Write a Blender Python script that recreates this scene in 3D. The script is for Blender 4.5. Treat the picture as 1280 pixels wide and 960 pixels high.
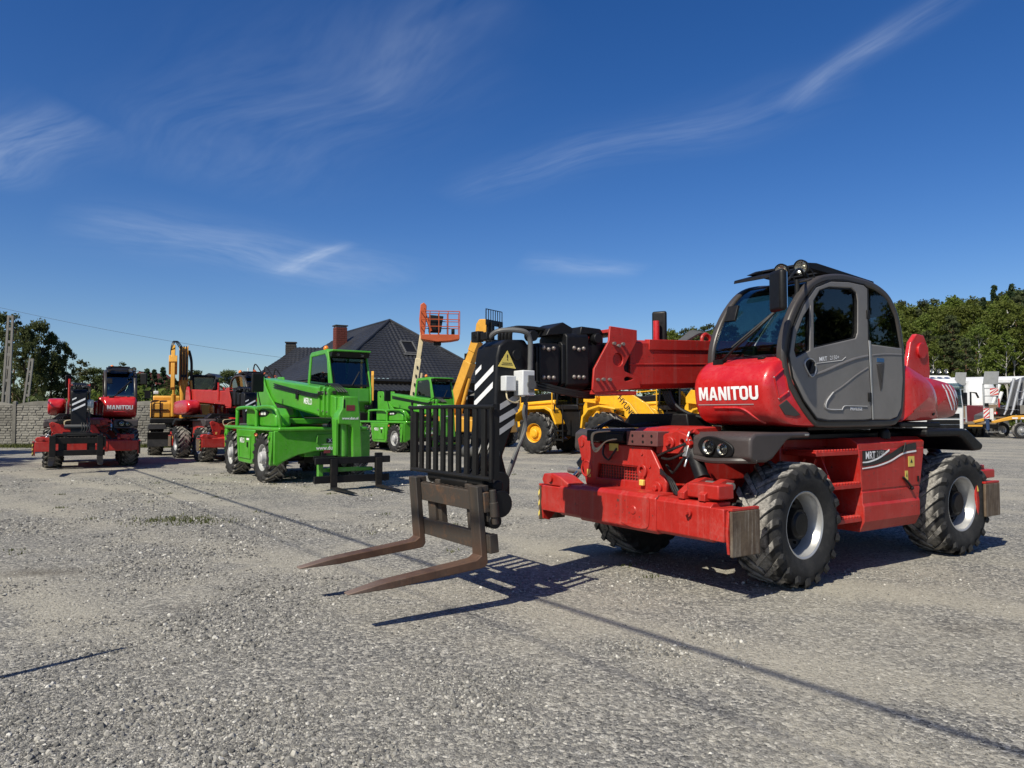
import bpy, bmesh, math, random
import numpy as np
from mathutils import Vector, Matrix
from mathutils.bvhtree import BVHTree
R = math.radians
for o in list(bpy.data.objects): bpy.data.objects.remove(o)
scene = bpy.context.scene
col = scene.collection
# ------------------------------------------------------------------ camera
cam = bpy.data.cameras.new('camera'); camo = bpy.data.objects.new('camera', cam); col.objects.link(camo)
cam.sensor_width = 36.0; cam.lens = 930/1280*36.0; cam.clip_start = 0.05; cam.clip_end = 3000
camo.location = (0, 0, 1.6); camo.rotation_euler = (R(90)+math.atan(37/930), 0, 0)
scene.camera = camo
# ------------------------------------------------------------------ sky and sun
SUN = Vector((-0.58, -0.73, 1.0)).normalized()          # towards the sun
world = bpy.data.worlds.new('World'); scene.world = world; world.use_nodes = True
nt = world.node_tree; nt.nodes.clear()
def N(nt, t, **kw):
    n = nt.nodes.new(t)
    for k, v in kw.items(): setattr(n, k, v)
    return n
out = N(nt, 'ShaderNodeOutputWorld'); bg = N(nt, 'ShaderNodeBackground'); bg.inputs[1].default_value = 0.093
sky = N(nt, 'ShaderNodeTexSky', sky_type='NISHITA'); sky.sun_disc = False
sky.sun_elevation = math.asin(SUN.z); sky.sun_rotation = math.atan2(SUN.x, SUN.y)
sky.altitude = 200; sky.air_density = 0.9; sky.dust_density = 0.75; sky.ozone_density = 3.2
tc = N(nt, 'ShaderNodeTexCoord'); sep = N(nt, 'ShaderNodeSeparateXYZ'); nt.links.new(tc.outputs['Generated'], sep.inputs[0])
def mth(op, a, b=None, c=None, tree=None, clamp=False):
    t = tree or nt
    n = N(t, 'ShaderNodeMath', operation=op); n.use_clamp = clamp
    for i, x in enumerate((a, b, c)):
        if x is None: continue
        if isinstance(x, (int, float)): n.inputs[i].default_value = x
        else: t.links.new(x, n.inputs[i])
    return n.outputs[0]
def mixrgb(t, fac, a, b, blend='MIX'):
    n = N(t, 'ShaderNodeMix', data_type='RGBA', blend_type=blend)
    for s, x in ((0, fac), (6, a), (7, b)):
        if isinstance(x, (int, float)): n.inputs[s].default_value = x
        elif isinstance(x, tuple): n.inputs[s].default_value = (*x, 1)
        else: t.links.new(x, n.inputs[s])
    return n.outputs[2]
def noise(t, scale, detail=4, rough=0.55, vec=None, dist=0.0):
    n = N(t, 'ShaderNodeTexNoise'); n.inputs['Scale'].default_value = scale; n.inputs['Detail'].default_value = detail
    n.inputs['Roughness'].default_value = rough; n.inputs['Distortion'].default_value = dist
    if vec is None:
        c = N(t, 'ShaderNodeTexCoord'); vec = c.outputs['Object']
    t.links.new(vec, n.inputs['Vector'])
    return n.outputs[0]
def ramp(t, x, lo, hi, a=0.0, b=1.0):
    n = N(t, 'ShaderNodeMapRange'); t.links.new(x, n.inputs[0])
    n.inputs[1].default_value = lo; n.inputs[2].default_value = hi; n.inputs[3].default_value = a; n.inputs[4].default_value = b
    return n.outputs[0]
# thin cirrus on a plane high above: streak directions differ between two layers
zz = mth('MAXIMUM', sep.outputs[2], 0.03)
zz = mth('ADD', zz, 0.12)
px = mth('DIVIDE', sep.outputs[0], zz); py = mth('DIVIDE', sep.outputs[1], zz)
def cirrus(ang, sx, sy, scale, lo, hi, seed):
    cx = N(nt, 'ShaderNodeCombineXYZ'); nt.links.new(px, cx.inputs[0]); nt.links.new(py, cx.inputs[1]); cx.inputs[2].default_value = seed
    mp = N(nt, 'ShaderNodeMapping'); mp.inputs['Rotation'].default_value = (0, 0, ang); mp.inputs['Scale'].default_value = (sx, sy, 1)
    nt.links.new(cx.outputs[0], mp.inputs[0])
    n1 = N(nt, 'ShaderNodeTexNoise'); n1.inputs['Scale'].default_value = scale; n1.inputs['Detail'].default_value = 5; n1.inputs['Roughness'].default_value = 0.62; n1.inputs['Distortion'].default_value = 0.9
    nt.links.new(mp.outputs[0], n1.inputs['Vector'])
    n2 = N(nt, 'ShaderNodeTexNoise'); n2.inputs['Scale'].default_value = 0.55; n2.inputs['Detail'].default_value = 2
    nt.links.new(cx.outputs[0], n2.inputs['Vector'])
    mr = N(nt, 'ShaderNodeMapRange', interpolation_type='SMOOTHSTEP'); mr.inputs[1].default_value = lo; mr.inputs[2].default_value = hi
    nt.links.new(n1.outputs[0], mr.inputs[0])
    mr2 = N(nt, 'ShaderNodeMapRange', interpolation_type='SMOOTHSTEP'); mr2.inputs[1].default_value = 0.42; mr2.inputs[2].default_value = 0.66
    nt.links.new(n2.outputs[0], mr2.inputs[0])
    return mth('MULTIPLY', mr.outputs[0], mr2.outputs[0])
cm = 0.0
WARP = None
def wisp(a, b_, w, amt, fib=7.0, warp=.16, seed=0.0):
    # a drawn-out veil of ice cloud between two points of the cloud plane
    dx, dy = b_[0]-a[0], b_[1]-a[1]; L = math.hypot(dx, dy); an = math.atan2(dy, dx)
    cx = N(nt, 'ShaderNodeCombineXYZ'); nt.links.new(px, cx.inputs[0]); nt.links.new(py, cx.inputs[1])
    sb = N(nt, 'ShaderNodeVectorMath', operation='SUBTRACT'); nt.links.new(cx.outputs[0], sb.inputs[0]); sb.inputs[1].default_value = ((a[0]+b_[0])/2, (a[1]+b_[1])/2, 0)
    ro = N(nt, 'ShaderNodeVectorRotate', rotation_type='Z_AXIS'); nt.links.new(sb.outputs[0], ro.inputs[0]); ro.inputs['Angle'].default_value = -an
    s2 = N(nt, 'ShaderNodeSeparateXYZ'); nt.links.new(ro.outputs[0], s2.inputs[0])
    u = s2.outputs[0]
    v = mth('ADD', s2.outputs[1], mth('MULTIPLY', mth('SUBTRACT', WARP, .5), warp*1.3))
    c2_ = N(nt, 'ShaderNodeCombineXYZ'); nt.links.new(mth('MULTIPLY', u, 1.3), c2_.inputs[0]); nt.links.new(mth('MULTIPLY', v, fib*1.1), c2_.inputs[1]); c2_.inputs[2].default_value = seed
    fb = noise(nt, 2.4, 3, .68, vec=c2_.outputs[0], dist=.15)
    g_ = mth('POWER', 2.718, mth('MULTIPLY', mth('MULTIPLY', v, v), -1.0/(w*w)))
    win = mth('SUBTRACT', 1.0, mth('POWER', mth('MINIMUM', mth('DIVIDE', mth('ABSOLUTE', u), L*.56), 1.0), 2.5), clamp=True)
    m_ = mth('MULTIPLY', mth('MULTIPLY', g_, win), ramp(nt, fb, .22, .85))
    return mth('MULTIPLY', m_, amt, clamp=True)
WISPS = [((-.19, 2.35), (.76, 1.72), .11, .17, 6, .25, 1.), ((.68, 1.80), (.82, 1.34), .038, .33, 7, .12, 2.), ((-1.60, 2.03), (-1.05, 1.86), .14, .38, 5, .4, 3.), ((-1.0, 3.14), (-.62, 2.80), .045, .60, 5, .16, 4.),
         ((-.95, 2.25), (-.2, 1.48), .26, .12, 5, .4, 5.), ((-.40, 1.75), (-.02, 1.38), .10, .16, 4, .2, 6.), ((.05, 3.05), (.55, 3.15), .10, .30, 3, .2, 7.), ((-1.5, 2.5), (-.5, 3.3), .22, .30, 3, .3, 8.)]
_c = N(nt, 'ShaderNodeCombineXYZ'); nt.links.new(px, _c.inputs[0]); nt.links.new(py, _c.inputs[1]); WARP = noise(nt, 1.3, 1, .5, vec=_c.outputs[0])
for w_ in WISPS: cm = mth('ADD', cm, wisp(*w_))
cm = mth('MINIMUM', cm, .8)
mixc = N(nt, 'ShaderNodeMix', data_type='RGBA'); nt.links.new(cm, mixc.inputs[0])
hs = N(nt, 'ShaderNodeHueSaturation'); hs.inputs['Saturation'].default_value = 1.33; hs.inputs['Hue'].default_value = 0.512; nt.links.new(sky.outputs[0], hs.inputs['Color'])
nt.links.new(hs.outputs[0], mixc.inputs[6]); mixc.inputs[7].default_value = (6.0, 6.9, 8.3, 1)
nt.links.new(mixc.outputs[2], bg.inputs[0]); nt.links.new(bg.outputs[0], out.inputs[0])
sl = bpy.data.lights.new('sun', 'SUN'); sl.energy = 4.8; sl.angle = R(0.5); sl.color = (1.0, 0.94, 0.80)
so = bpy.data.objects.new('sun', sl); col.objects.link(so); so.location = (-20, -25, 40)
so.rotation_euler = SUN.to_track_quat('Z', 'Y').to_euler()
vs = scene.view_settings; vs.view_transform = 'Standard'; vs.look = 'None'; vs.exposure = 0.22; vs.gamma = 1.0; vs.use_curve_mapping = False
scene.render.engine = 'CYCLES'
scene.cycles.max_bounces = 8; scene.cycles.transparent_max_bounces = 16; scene.cycles.caustics_reflective = False; scene.cycles.caustics_refractive = False

# ------------------------------------------------------------------ materials
M = {}
def newmat(name):
    m = bpy.data.materials.new(name); m.use_nodes = True; M[name] = m
    return m, m.node_tree, m.node_tree.nodes['Principled BSDF']
def bump(t, bsdf, h, strength=0.2, dist=0.01):
    b = N(t, 'ShaderNodeBump'); b.inputs['Strength'].default_value = strength; b.inputs['Distance'].default_value = dist
    t.links.new(h, b.inputs['Height']); t.links.new(b.outputs[0], bsdf.inputs['Normal'])
def paint(name, c, rough=0.35, metal=0.0, coat=0.0, dust=0.25, dustc=(0.32, 0.29, 0.25), scale=3.0, spec=0.5, var=0.12, lowdust=True, chips=None):
    m, t, b = newmat(name)
    n1 = noise(t, scale, 4, 0.65); n2 = noise(t, scale*9, 3, 0.7)
    base = mixrgb(t, ramp(t, n1, 0.3, 0.7), tuple(x*(1-var) for x in c), tuple(min(1, x*(1+var)) for x in c))
    f = mth('MULTIPLY', ramp(t, n1, 0.42, 0.8), ramp(t, n2, 0.35, 0.75), tree=t)
    if lowdust:
        tcg = N(t, 'ShaderNodeNewGeometry'); sp = N(t, 'ShaderNodeSeparateXYZ'); t.links.new(tcg.outputs['Position'], sp.inputs[0])
        low = ramp(t, sp.outputs[2], 1.3, 0.1, 0.25, 1.3)
        f = mth('MULTIPLY', f, low, tree=t)
    f = mth('MULTIPLY', f, dust, tree=t, clamp=True)
    colr = mixrgb(t, f, base, dustc)
    if chips:
        n3 = noise(t, 30, 2, 0.6); n4 = noise(t, 1.7, 1, 0.6)
        cf_ = mth('MULTIPLY', ramp(t, n3, 0.655, 0.675), ramp(t, n4, 0.45, 0.6), tree=t)
        colr = mixrgb(t, cf_, colr, chips)
        cc = N(t, 'ShaderNodeTexCoord'); mp = N(t, 'ShaderNodeMapping'); mp.inputs['Scale'].default_value = (14, 14, .8); t.links.new(cc.outputs['Object'], mp.inputs[0])
        n5 = noise(t, 1.0, 3, 0.7, vec=mp.outputs[0])          # rain streaks of road dust
        colr = mixrgb(t, mth('MULTIPLY', ramp(t, n5, 0.52, 0.80), 0.17, tree=t), colr, dustc)
        mp2 = N(t, 'ShaderNodeMapping'); mp2.inputs['Scale'].default_value = (3, 60, 60); mp2.inputs['Rotation'].default_value = (.5, .4, .3); t.links.new(cc.outputs['Object'], mp2.inputs[0])
        n6 = noise(t, 1.0, 2, 0.6, vec=mp2.outputs[0])
        colr = mixrgb(t, mth('MULTIPLY', ramp(t, n6, 0.66, 0.70), 0.35, tree=t), colr, tuple(min(1, x*1.5+.05) for x in c))
    if name == 'concrete':      # every precast slab weathers a little differently
        oi = N(t, 'ShaderNodeObjectInfo'); hv = N(t, 'ShaderNodeHueSaturation'); t.links.new(colr, hv.inputs['Color']); t.links.new(ramp(t, oi.outputs['Random'], 0, 1, .72, 1.2), hv.inputs['Value']); colr = hv.outputs[0]
    t.links.new(colr, b.inputs['Base Color'])
    t.links.new(mth('ADD', ramp(t, n2, 0.2, 0.8, rough*0.8, rough*1.25), mth('MULTIPLY', f, 0.5, tree=t), tree=t, clamp=True), b.inputs['Roughness'])
    b.inputs['Metallic'].default_value = metal; b.inputs['Specular IOR Level'].default_value = spec
    if coat: b.inputs['Coat Weight'].default_value = coat; b.inputs['Coat Roughness'].default_value = 0.08
    bump(t, b, n2, 0.06, 0.004)
    return m
paint('red', (0.41, 0.017, 0.011), 0.42, dust=0.4, chips=(0.10, 0.035, 0.03))
paint('red_gloss', (0.50, 0.013, 0.014), 0.30, coat=0.5, dust=0.3, lowdust=False, scale=4.0)
paint('red_boom', (0.40, 0.02, 0.014), 0.45, dust=0.5, scale=2.0, chips=(0.10, 0.035, 0.03))
paint('maroon', (0.13, 0.045, 0.042), 0.6, dust=0.4)
paint('grey_door', (0.175, 0.165, 0.155), 0.38, coat=0.15, dust=0.12)
paint('grey_frame', (0.050, 0.044, 0.040), 0.36, dust=0.15)
paint('fender', (0.052, 0.042, 0.040), 0.45, dust=0.3)
paint('black', (0.006, 0.006, 0.007), 0.45, spec=0.3, dust=0.15, dustc=(0.16, 0.15, 0.13))
paint('black_worn', (0.008, 0.008, 0.008), 0.55, spec=0.3, dust=0.4, dustc=(0.12, 0.085, 0.06))
paint('plastic', (0.006, 0.006, 0.0065), 0.5, spec=0.3, dust=0.15)
paint('hose', (0.008, 0.008, 0.008), 0.45, dust=0.2)
paint('hose_grey', (0.09, 0.09, 0.088), 0.5, dust=0.2)
paint('steel', (0.55, 0.54, 0.52), 0.38, metal=0.85, dust=0.3)
paint('bolt', (0.26, 0.23, 0.21), 0.45, metal=0.6, dust=0.3)
paint('silver', (0.46, 0.46, 0.45), 0.36, metal=0.55, dust=0.25)
paint('white', (0.72, 0.72, 0.70), 0.4, dust=0.2)
paint('white_box', (0.62, 0.63, 0.63), 0.5, dust=0.35, lowdust=False)
paint('letter_white', (0.82, 0.82, 0.82), 0.4, dust=0.05)
paint('letter_grey', (0.42, 0.42, 0.42), 0.4, dust=0.1)
paint('letter_black', (0.015, 0.015, 0.016), 0.4, dust=0.05)
paint('sticker_yellow', (0.72, 0.56, 0.12), 0.5, dust=0.35)
paint('sticker_red', (0.55, 0.03, 0.03), 0.45, dust=0.1)
paint('blue_tag', (0.03, 0.10, 0.22), 0.4, dust=0.1)
paint('orange_lamp', (0.80, 0.22, 0.02), 0.25, coat=0.6, dust=0.0)
paint('yellow', (0.80, 0.41, 0.012), 0.42, coat=0.1, dust=0.5, chips=(0.2, 0.12, 0.05))
paint('yellow_pale', (0.66, 0.33, 0.04), 0.45, dust=0.3)
paint('orange', (0.46, 0.085, 0.022), 0.5, dust=0.35)
paint('cream', (0.64, 0.54, 0.34), 0.45, dust=0.25)
paint('green', (0.066, 0.33, 0.016), 0.34, coat=0.25, dust=0.5, scale=2.0, chips=(0.05, 0.09, 0.03))
paint('galv', (0.42, 0.43, 0.42), 0.5, metal=0.35, dust=0.35)
paint('concrete', (0.21, 0.20, 0.175), 0.9, dust=0.8, dustc=(0.16, 0.155, 0.135), scale=2, spec=0.2, var=0.25)
paint('concrete_pole', (0.27, 0.255, 0.225), 0.9, dust=0.4, dustc=(0.22, 0.21, 0.19), scale=2, spec=0.2, lowdust=False)
paint('roof_tile', (0.026, 0.027, 0.030), 0.40, dust=0.35, dustc=(0.06, 0.06, 0.06), lowdust=False, scale=0.8)
paint('brick_red', (0.15, 0.042, 0.032), 0.85, dust=0.4, dustc=(0.14, 0.10, 0.08), lowdust=False, spec=0.2)
paint('wall_dark', (0.05, 0.045, 0.042), 0.8, dust=0.4, spec=0.2)
paint('wall_plaster', (0.32, 0.30, 0.27), 0.9, dust=0.3, spec=0.2)
paint('wood_deck', (0.20, 0.15, 0.10), 0.85, dust=0.5, spec=0.2)
paint('tarp', (0.78, 0.78, 0.76), 0.55, dust=0.2, lowdust=False)
paint('cable', (0.03, 0.03, 0.03), 0.7, dust=0.0)
paint('skin', (0.55, 0.33, 0.25), 0.55, dust=0.0)
paint('hair', (0.02, 0.014, 0.01), 0.6, dust=0.0)
paint('cloth_white', (0.72, 0.72, 0.72), 0.9, dust=0.0, spec=0.1)
paint('denim', (0.035, 0.06, 0.13), 0.9, dust=0.0, spec=0.1)
paint('dark_red', (0.17, 0.025, 0.03), 0.5, dust=0.35)
def rubber():
    m, t, b = newmat('rubber')
    c = N(t, 'ShaderNodeTexCoord'); sp = N(t, 'ShaderNodeSeparateXYZ'); t.links.new(c.outputs['Object'], sp.inputs[0])
    r2 = mth('SQRT', mth('ADD', mth('MULTIPLY', sp.outputs[0], sp.outputs[0], tree=t), mth('MULTIPLY', sp.outputs[2], sp.outputs[2], tree=t), tree=t), tree=t)
    n1 = noise(t, 7, 6, 0.7); n2 = noise(t, 60, 4, 0.7)
    at = N(t, 'ShaderNodeAttribute'); at.attribute_name = 'tread'
    tread = mth('MULTIPLY', ramp(t, at.outputs['Fac'], 0.5, 1.0), ramp(t, n1, 0.36, 0.55), tree=t)
    side = mth('MULTIPLY', ramp(t, n1, 0.45, 0.8), 0.09, tree=t)
    f = mth('MAXIMUM', mth('MULTIPLY', tread, 0.88, tree=t), side, tree=t)
    base = mixrgb(t, n2, (0.012, 0.012, 0.012), (0.026, 0.026, 0.027))
    dc = mixrgb(t, ramp(t, n2, 0.3, 0.7), (0.22, 0.205, 0.185), (0.50, 0.475, 0.43))
    t.links.new(mixrgb(t, f, base, dc), b.inputs['Base Color']); b.inputs['Roughness'].default_value = 0.72; b.inputs['Specular IOR Level'].default_value = 0.3
    bump(t, b, n2, 0.25, 0.006)
rubber()
def rust(name, c0, c1, c2, lo=0.4, hi=0.62, rough=0.75, met=0.2):
    m, t, b = newmat(name)
    n1 = noise(t, 4, 8, 0.72); n2 = noise(t, 45, 5, 0.7)
    c = N(t, 'ShaderNodeTexCoord'); mp = N(t, 'ShaderNodeMapping'); mp.inputs['Scale'].default_value = (22, 22, 1.6); t.links.new(c.outputs['Object'], mp.inputs[0])
    n3 = noise(t, 1.0, 5, 0.7, vec=mp.outputs[0])
    a = mixrgb(t, ramp(t, n1, lo, hi), c0, c1)
    a = mixrgb(t, ramp(t, n3, 0.5, 0.75), a, c2)
    a = mixrgb(t, ramp(t, n2, 0.35, 0.65, 0.0, 0.4), a, tuple(x*0.5 for x in c1))
    t.links.new(a, b.inputs['Base Color']); b.inputs['Roughness'].default_value = rough; b.inputs['Metallic'].default_value = met
    if name == 'rusty_fork':
        sp = N(t, 'ShaderNodeSeparateXYZ'); t.links.new(c.outputs['Object'], sp.inputs[0])
        a = mixrgb(t, mth('ADD', ramp(t, sp.outputs[2], .44, .66), ramp(t, n1, .3, .7, -.35, .35), tree=t, clamp=True), a, mixrgb(t, ramp(t, n3, .4, .7), (0.045, 0.042, 0.038), (0.085, 0.062, 0.045)))
        a = mixrgb(t, mth('MULTIPLY', ramp(t, mth('ADD', sp.outputs[0], mth('MULTIPLY', n1, .5, tree=t), tree=t), 5.3, 5.75), .75, tree=t), a, (0.27, 0.20, 0.16))
        t.links.new(a, b.inputs['Base Color'])
    bump(t, b, n2, 0.35, 0.004)
rust('rusty_fork', (0.105, 0.056, 0.036), (0.165, 0.092, 0.058), (0.07, 0.048, 0.038), rough=0.62, met=0.35)
rust('rusty_carriage', (0.055, 0.050, 0.043), (0.17, 0.085, 0.042), (0.075, 0.06, 0.048), lo=0.52, hi=0.68)
rust('pad_plate', (0.085, 0.055, 0.036), (0.16, 0.115, 0.075), (0.36, 0.32, 0.26), lo=0.4, hi=0.6, rough=0.7)
def glass(name, tint, refl=0.06, dark=0.0):
    m, t, b = newmat(name); t.nodes.remove(b)
    tr = N(t, 'ShaderNodeBsdfTransparent'); tr.inputs[0].default_value = (*tint, 1)
    gl = N(t, 'ShaderNodeBsdfGlossy'); gl.inputs['Roughness'].default_value = 0.015; gl.inputs[0].default_value = (1, 1, 1, 1)
    gm = N(t, 'ShaderNodeNewGeometry'); dt = N(t, 'ShaderNodeVectorMath', operation='DOT_PRODUCT'); t.links.new(gm.outputs['Normal'], dt.inputs[0]); t.links.new(gm.outputs['Incoming'], dt.inputs[1])
    sch = mth('ADD', mth('MULTIPLY', mth('POWER', mth('SUBTRACT', 1.0, mth('ABSOLUTE', dt.outputs['Value'], tree=t), tree=t, clamp=True), 5.0, tree=t), .96, tree=t), .04, tree=t)
    mx = N(t, 'ShaderNodeMixShader'); t.links.new(mth('ADD', mth('MULTIPLY', sch, 1.0, tree=t), refl, tree=t, clamp=True), mx.inputs[0])
    t.links.new(tr.outputs[0], mx.inputs[1]); t.links.new(gl.outputs[0], mx.inputs[2])
    t.links.new(mx.outputs[0], t.nodes['Material Output'].inputs[0])
glass('glass_front', (0.50, 0.62, 0.59), 0.055)
glass('glass_side', (0.45, 0.50, 0.52), 0.0)
glass('glass_lens', (0.85, 0.85, 0.85), 0.05)
glass('glass_clear', (0.5, 0.58, 0.58), 0.05)
m, t, b = newmat('chrome'); b.inputs['Base Color'].default_value = (0.8, 0.8, 0.8, 1); b.inputs['Metallic'].default_value = 1; b.inputs['Roughness'].default_value = 0.18
m, t, b = newmat('reflector'); b.inputs['Base Color'].default_value = (0.66, 0.64, 0.56, 1); b.inputs['Metallic'].default_value = 0.9; b.inputs['Roughness'].default_value = 0.24
m, t, b = newmat('mirror'); b.inputs['Base Color'].default_value = (0.7, 0.72, 0.74, 1); b.inputs['Metallic'].default_value = 1; b.inputs['Roughness'].default_value = 0.05
def foliage(name, c0, c1, trans=0.35):
    m, t, b = newmat(name)
    oi = N(t, 'ShaderNodeObjectInfo'); n1 = noise(t, 1.1, 3, 0.6); at = N(t, 'ShaderNodeAttribute'); at.attribute_name = 'leafvar'
    f = mth('ADD', mth('MULTIPLY', at.outputs['Fac'], 0.5, tree=t), mth('MULTIPLY', ramp(t, n1, 0.3, 0.7), 0.5, tree=t), tree=t)
    a = mixrgb(t, f, c0, c1)
    hv = N(t, 'ShaderNodeHueSaturation'); t.links.new(a, hv.inputs['Color'])
    t.links.new(ramp(t, oi.outputs['Random'], 0, 1, 0.75, 1.25), hv.inputs['Value']); t.links.new(ramp(t, oi.outputs['Random'], 0, 1, 0.485, 0.512), hv.inputs['Hue'])
    t.links.new(hv.outputs[0], b.inputs['Base Color']); b.inputs['Roughness'].default_value = 0.6; b.inputs['Specular IOR Level'].default_value = 0.2
    tl = N(t, 'ShaderNodeBsdfTranslucent'); t.links.new(hv.outputs[0], tl.inputs[0])
    mx = N(t, 'ShaderNodeMixShader'); mx.inputs[0].default_value = trans
    t.links.new(b.outputs[0], mx.inputs[1]); t.links.new(tl.outputs[0], mx.inputs[2]); t.links.new(mx.outputs[0], t.nodes['Material Output'].inputs[0])
foliage('leaf_spring', (0.095, 0.130, 0.024), (0.165, 0.195, 0.040), 0.45)
foliage('leaf_dark', (0.060, 0.080, 0.028), (0.115, 0.130, 0.042), 0.45)
foliage('needle_pine', (0.056, 0.074, 0.030), (0.098, 0.116, 0.046), 0.35)
foliage('needle_spruce', (0.016, 0.032, 0.014), (0.034, 0.055, 0.020), 0.1)
foliage('leaf_olive', (0.075, 0.085, 0.034), (0.11, 0.125, 0.045))
foliage('grass_blade', (0.06, 0.085, 0.02), (0.13, 0.13, 0.045))
paint('bark', (0.10, 0.08, 0.06), 0.9, dust=0.4, dustc=(0.05, 0.04, 0.03), spec=0.1, lowdust=False)
paint('bark_pine', (0.17, 0.10, 0.06), 0.9, dust=0.4, dustc=(0.08, 0.055, 0.04), spec=0.1, lowdust=False)
paint('bark_birch', (0.48, 0.46, 0.42), 0.85, dust=0.9, dustc=(0.06, 0.055, 0.05), spec=0.1, lowdust=False, scale=1.4)
def ground_mat():
    m, t, b = newmat('gravel_ground')
    g = N(t, 'ShaderNodeNewGeometry'); P = g.outputs['Position']
    big = noise(t, 0.16, 3, 0.6, vec=P); mid = noise(t, 0.9, 5, 0.68, vec=P, dist=0.4); fine = noise(t, 22, 4, 0.75, vec=P)
    vo = N(t, 'ShaderNodeTexVoronoi', feature='F1'); vo.inputs['Scale'].default_value = 42; t.links.new(P, vo.inputs['Vector'])
    vo2 = N(t, 'ShaderNodeTexVoronoi', feature='F1'); vo2.inputs['Scale'].default_value = 95; t.links.new(P, vo2.inputs['Vector'])
    hv = N(t, 'ShaderNodeSeparateColor'); t.links.new(vo.outputs['Color'], hv.inputs[0])
    hv2 = N(t, 'ShaderNodeSeparateColor'); t.links.new(vo2.outputs['Color'], hv2.inputs[0])
    dustc = mixrgb(t, fine, (0.300, 0.277, 0.224), (0.470, 0.436, 0.356))
    cr = N(t, 'ShaderNodeValToRGB'); t.links.new(hv.outputs[0], cr.inputs[0])
    for p, c in ((0.0, (0.050, 0.049, 0.047, 1)), (1.0, (0.56, 0.53, 0.46, 1))): cr.color_ramp.elements[int(p)].color = c
    e = cr.color_ramp.elements.new(0.35); e.color = (0.135, 0.131, 0.122, 1)
    e = cr.color_ramp.elements.new(0.8); e.color = (0.32, 0.30, 0.255, 1)
    st = mixrgb(t, ramp(t, hv2.outputs[0], 0.0, 1.0, 0.0, 0.6), cr.outputs[0], mixrgb(t, hv2.outputs[1], (0.10, 0.10, 0.10), (0.40, 0.39, 0.36)))
    f = mth('ADD', ramp(t, mid, 0.40, 0.66), ramp(t, big, 0.42, 0.62, -0.35, 0.35), tree=t, clamp=True)
    f = mth('MULTIPLY', f, ramp(t, hv2.outputs[2], 0.1, 0.9, 0.30, 0.85), tree=t)
    # spread of newer, cleaner grey gravel where a load was tipped
    fd = N(t, 'ShaderNodeVectorMath', operation='DISTANCE'); fs = N(t, 'ShaderNodeVectorMath', operation='MULTIPLY'); t.links.new(P, fs.inputs[0]); fs.inputs[1].default_value = (.55, 1, 0); t.links.new(fs.outputs[0], fd.inputs[0]); fd.inputs[1].default_value = (-2.2*.55, 3.9, 0)
    fresh = ramp(t, mth('ADD', fd.outputs['Value'], mth('MULTIPLY', mid, 2.0, tree=t), tree=t), 3.3, 1.7, 0.0, 0.85)
    f = mth('MULTIPLY', f, mth('SUBTRACT', 1.0, fresh, tree=t), tree=t, clamp=True)
    c = mixrgb(t, f, st, dustc)
    c = mixrgb(t, ramp(t, big, 0.58, 0.72, 0.0, 0.35), c, (0.14, 0.13, 0.115))
    # wheel lanes of pressed fines and a few oily, earthy stains
    wv = N(t, 'ShaderNodeVectorMath', operation='DOT_PRODUCT'); t.links.new(P, wv.inputs[0]); wv.inputs[1].default_value = (.62, .78, 0)
    lane = mth('SINE', mth('ADD', mth('MULTIPLY', wv.outputs['Value'], 2.6, tree=t), mth('MULTIPLY', mid, 3.0, tree=t), tree=t), tree=t)
    lm = mth('MULTIPLY', ramp(t, lane, .35, .95, 0, .8), ramp(t, big, .34, .50), tree=t)
    c = mixrgb(t, mth('MULTIPLY', mth('MULTIPLY', lm, mth('SUBTRACT', 1.0, fresh, tree=t), tree=t), ramp(t, hv2.outputs[2], 0.1, 0.9, 0.35, 1.0), tree=t, clamp=True), c, dustc)
    for (sx, sy, sr, sa) in ((-4.75, 7.55, .55, .75), (-4.2, 11.1, .45, .5), (-2.6, 6.2, .35, .35), (1.3, 8.6, .5, .4), (3.4, 5.6, .5, .3)):
        dv = N(t, 'ShaderNodeVectorMath', operation='DISTANCE'); sc_ = N(t, 'ShaderNodeVectorMath', operation='MULTIPLY'); t.links.new(P, sc_.inputs[0]); sc_.inputs[1].default_value = (.6, 1.3, 0)
        t.links.new(sc_.outputs[0], dv.inputs[0]); dv.inputs[1].default_value = (sx*.6, sy*1.3, 0)
        c = mixrgb(t, mth('MULTIPLY', ramp(t, mth('ADD', dv.outputs['Value'], mth('MULTIPLY', mid, sr*1.6, tree=t), tree=t), sr*1.5, sr*.7), sa, tree=t, clamp=True), c, (0.075, 0.062, 0.045))
    t.links.new(c, b.inputs['Base Color']); b.inputs['Roughness'].default_value = 0.95; b.inputs['Specular IOR Level'].default_value = 0.15
    h = mth('ADD', mth('MULTIPLY', vo.outputs[0], -0.9, tree=t), mth('MULTIPLY', vo2.outputs[0], -0.7, tree=t), tree=t)
    h = mth('ADD', h, mth('MULTIPLY', mid, 0.3, tree=t), tree=t)
    h = mth('MULTIPLY', h, ramp(t, f, 0.0, 1.0, 1.0, 0.55), tree=t)
    bump(t, b, h, 0.7, 0.014)
ground_mat()
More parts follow.
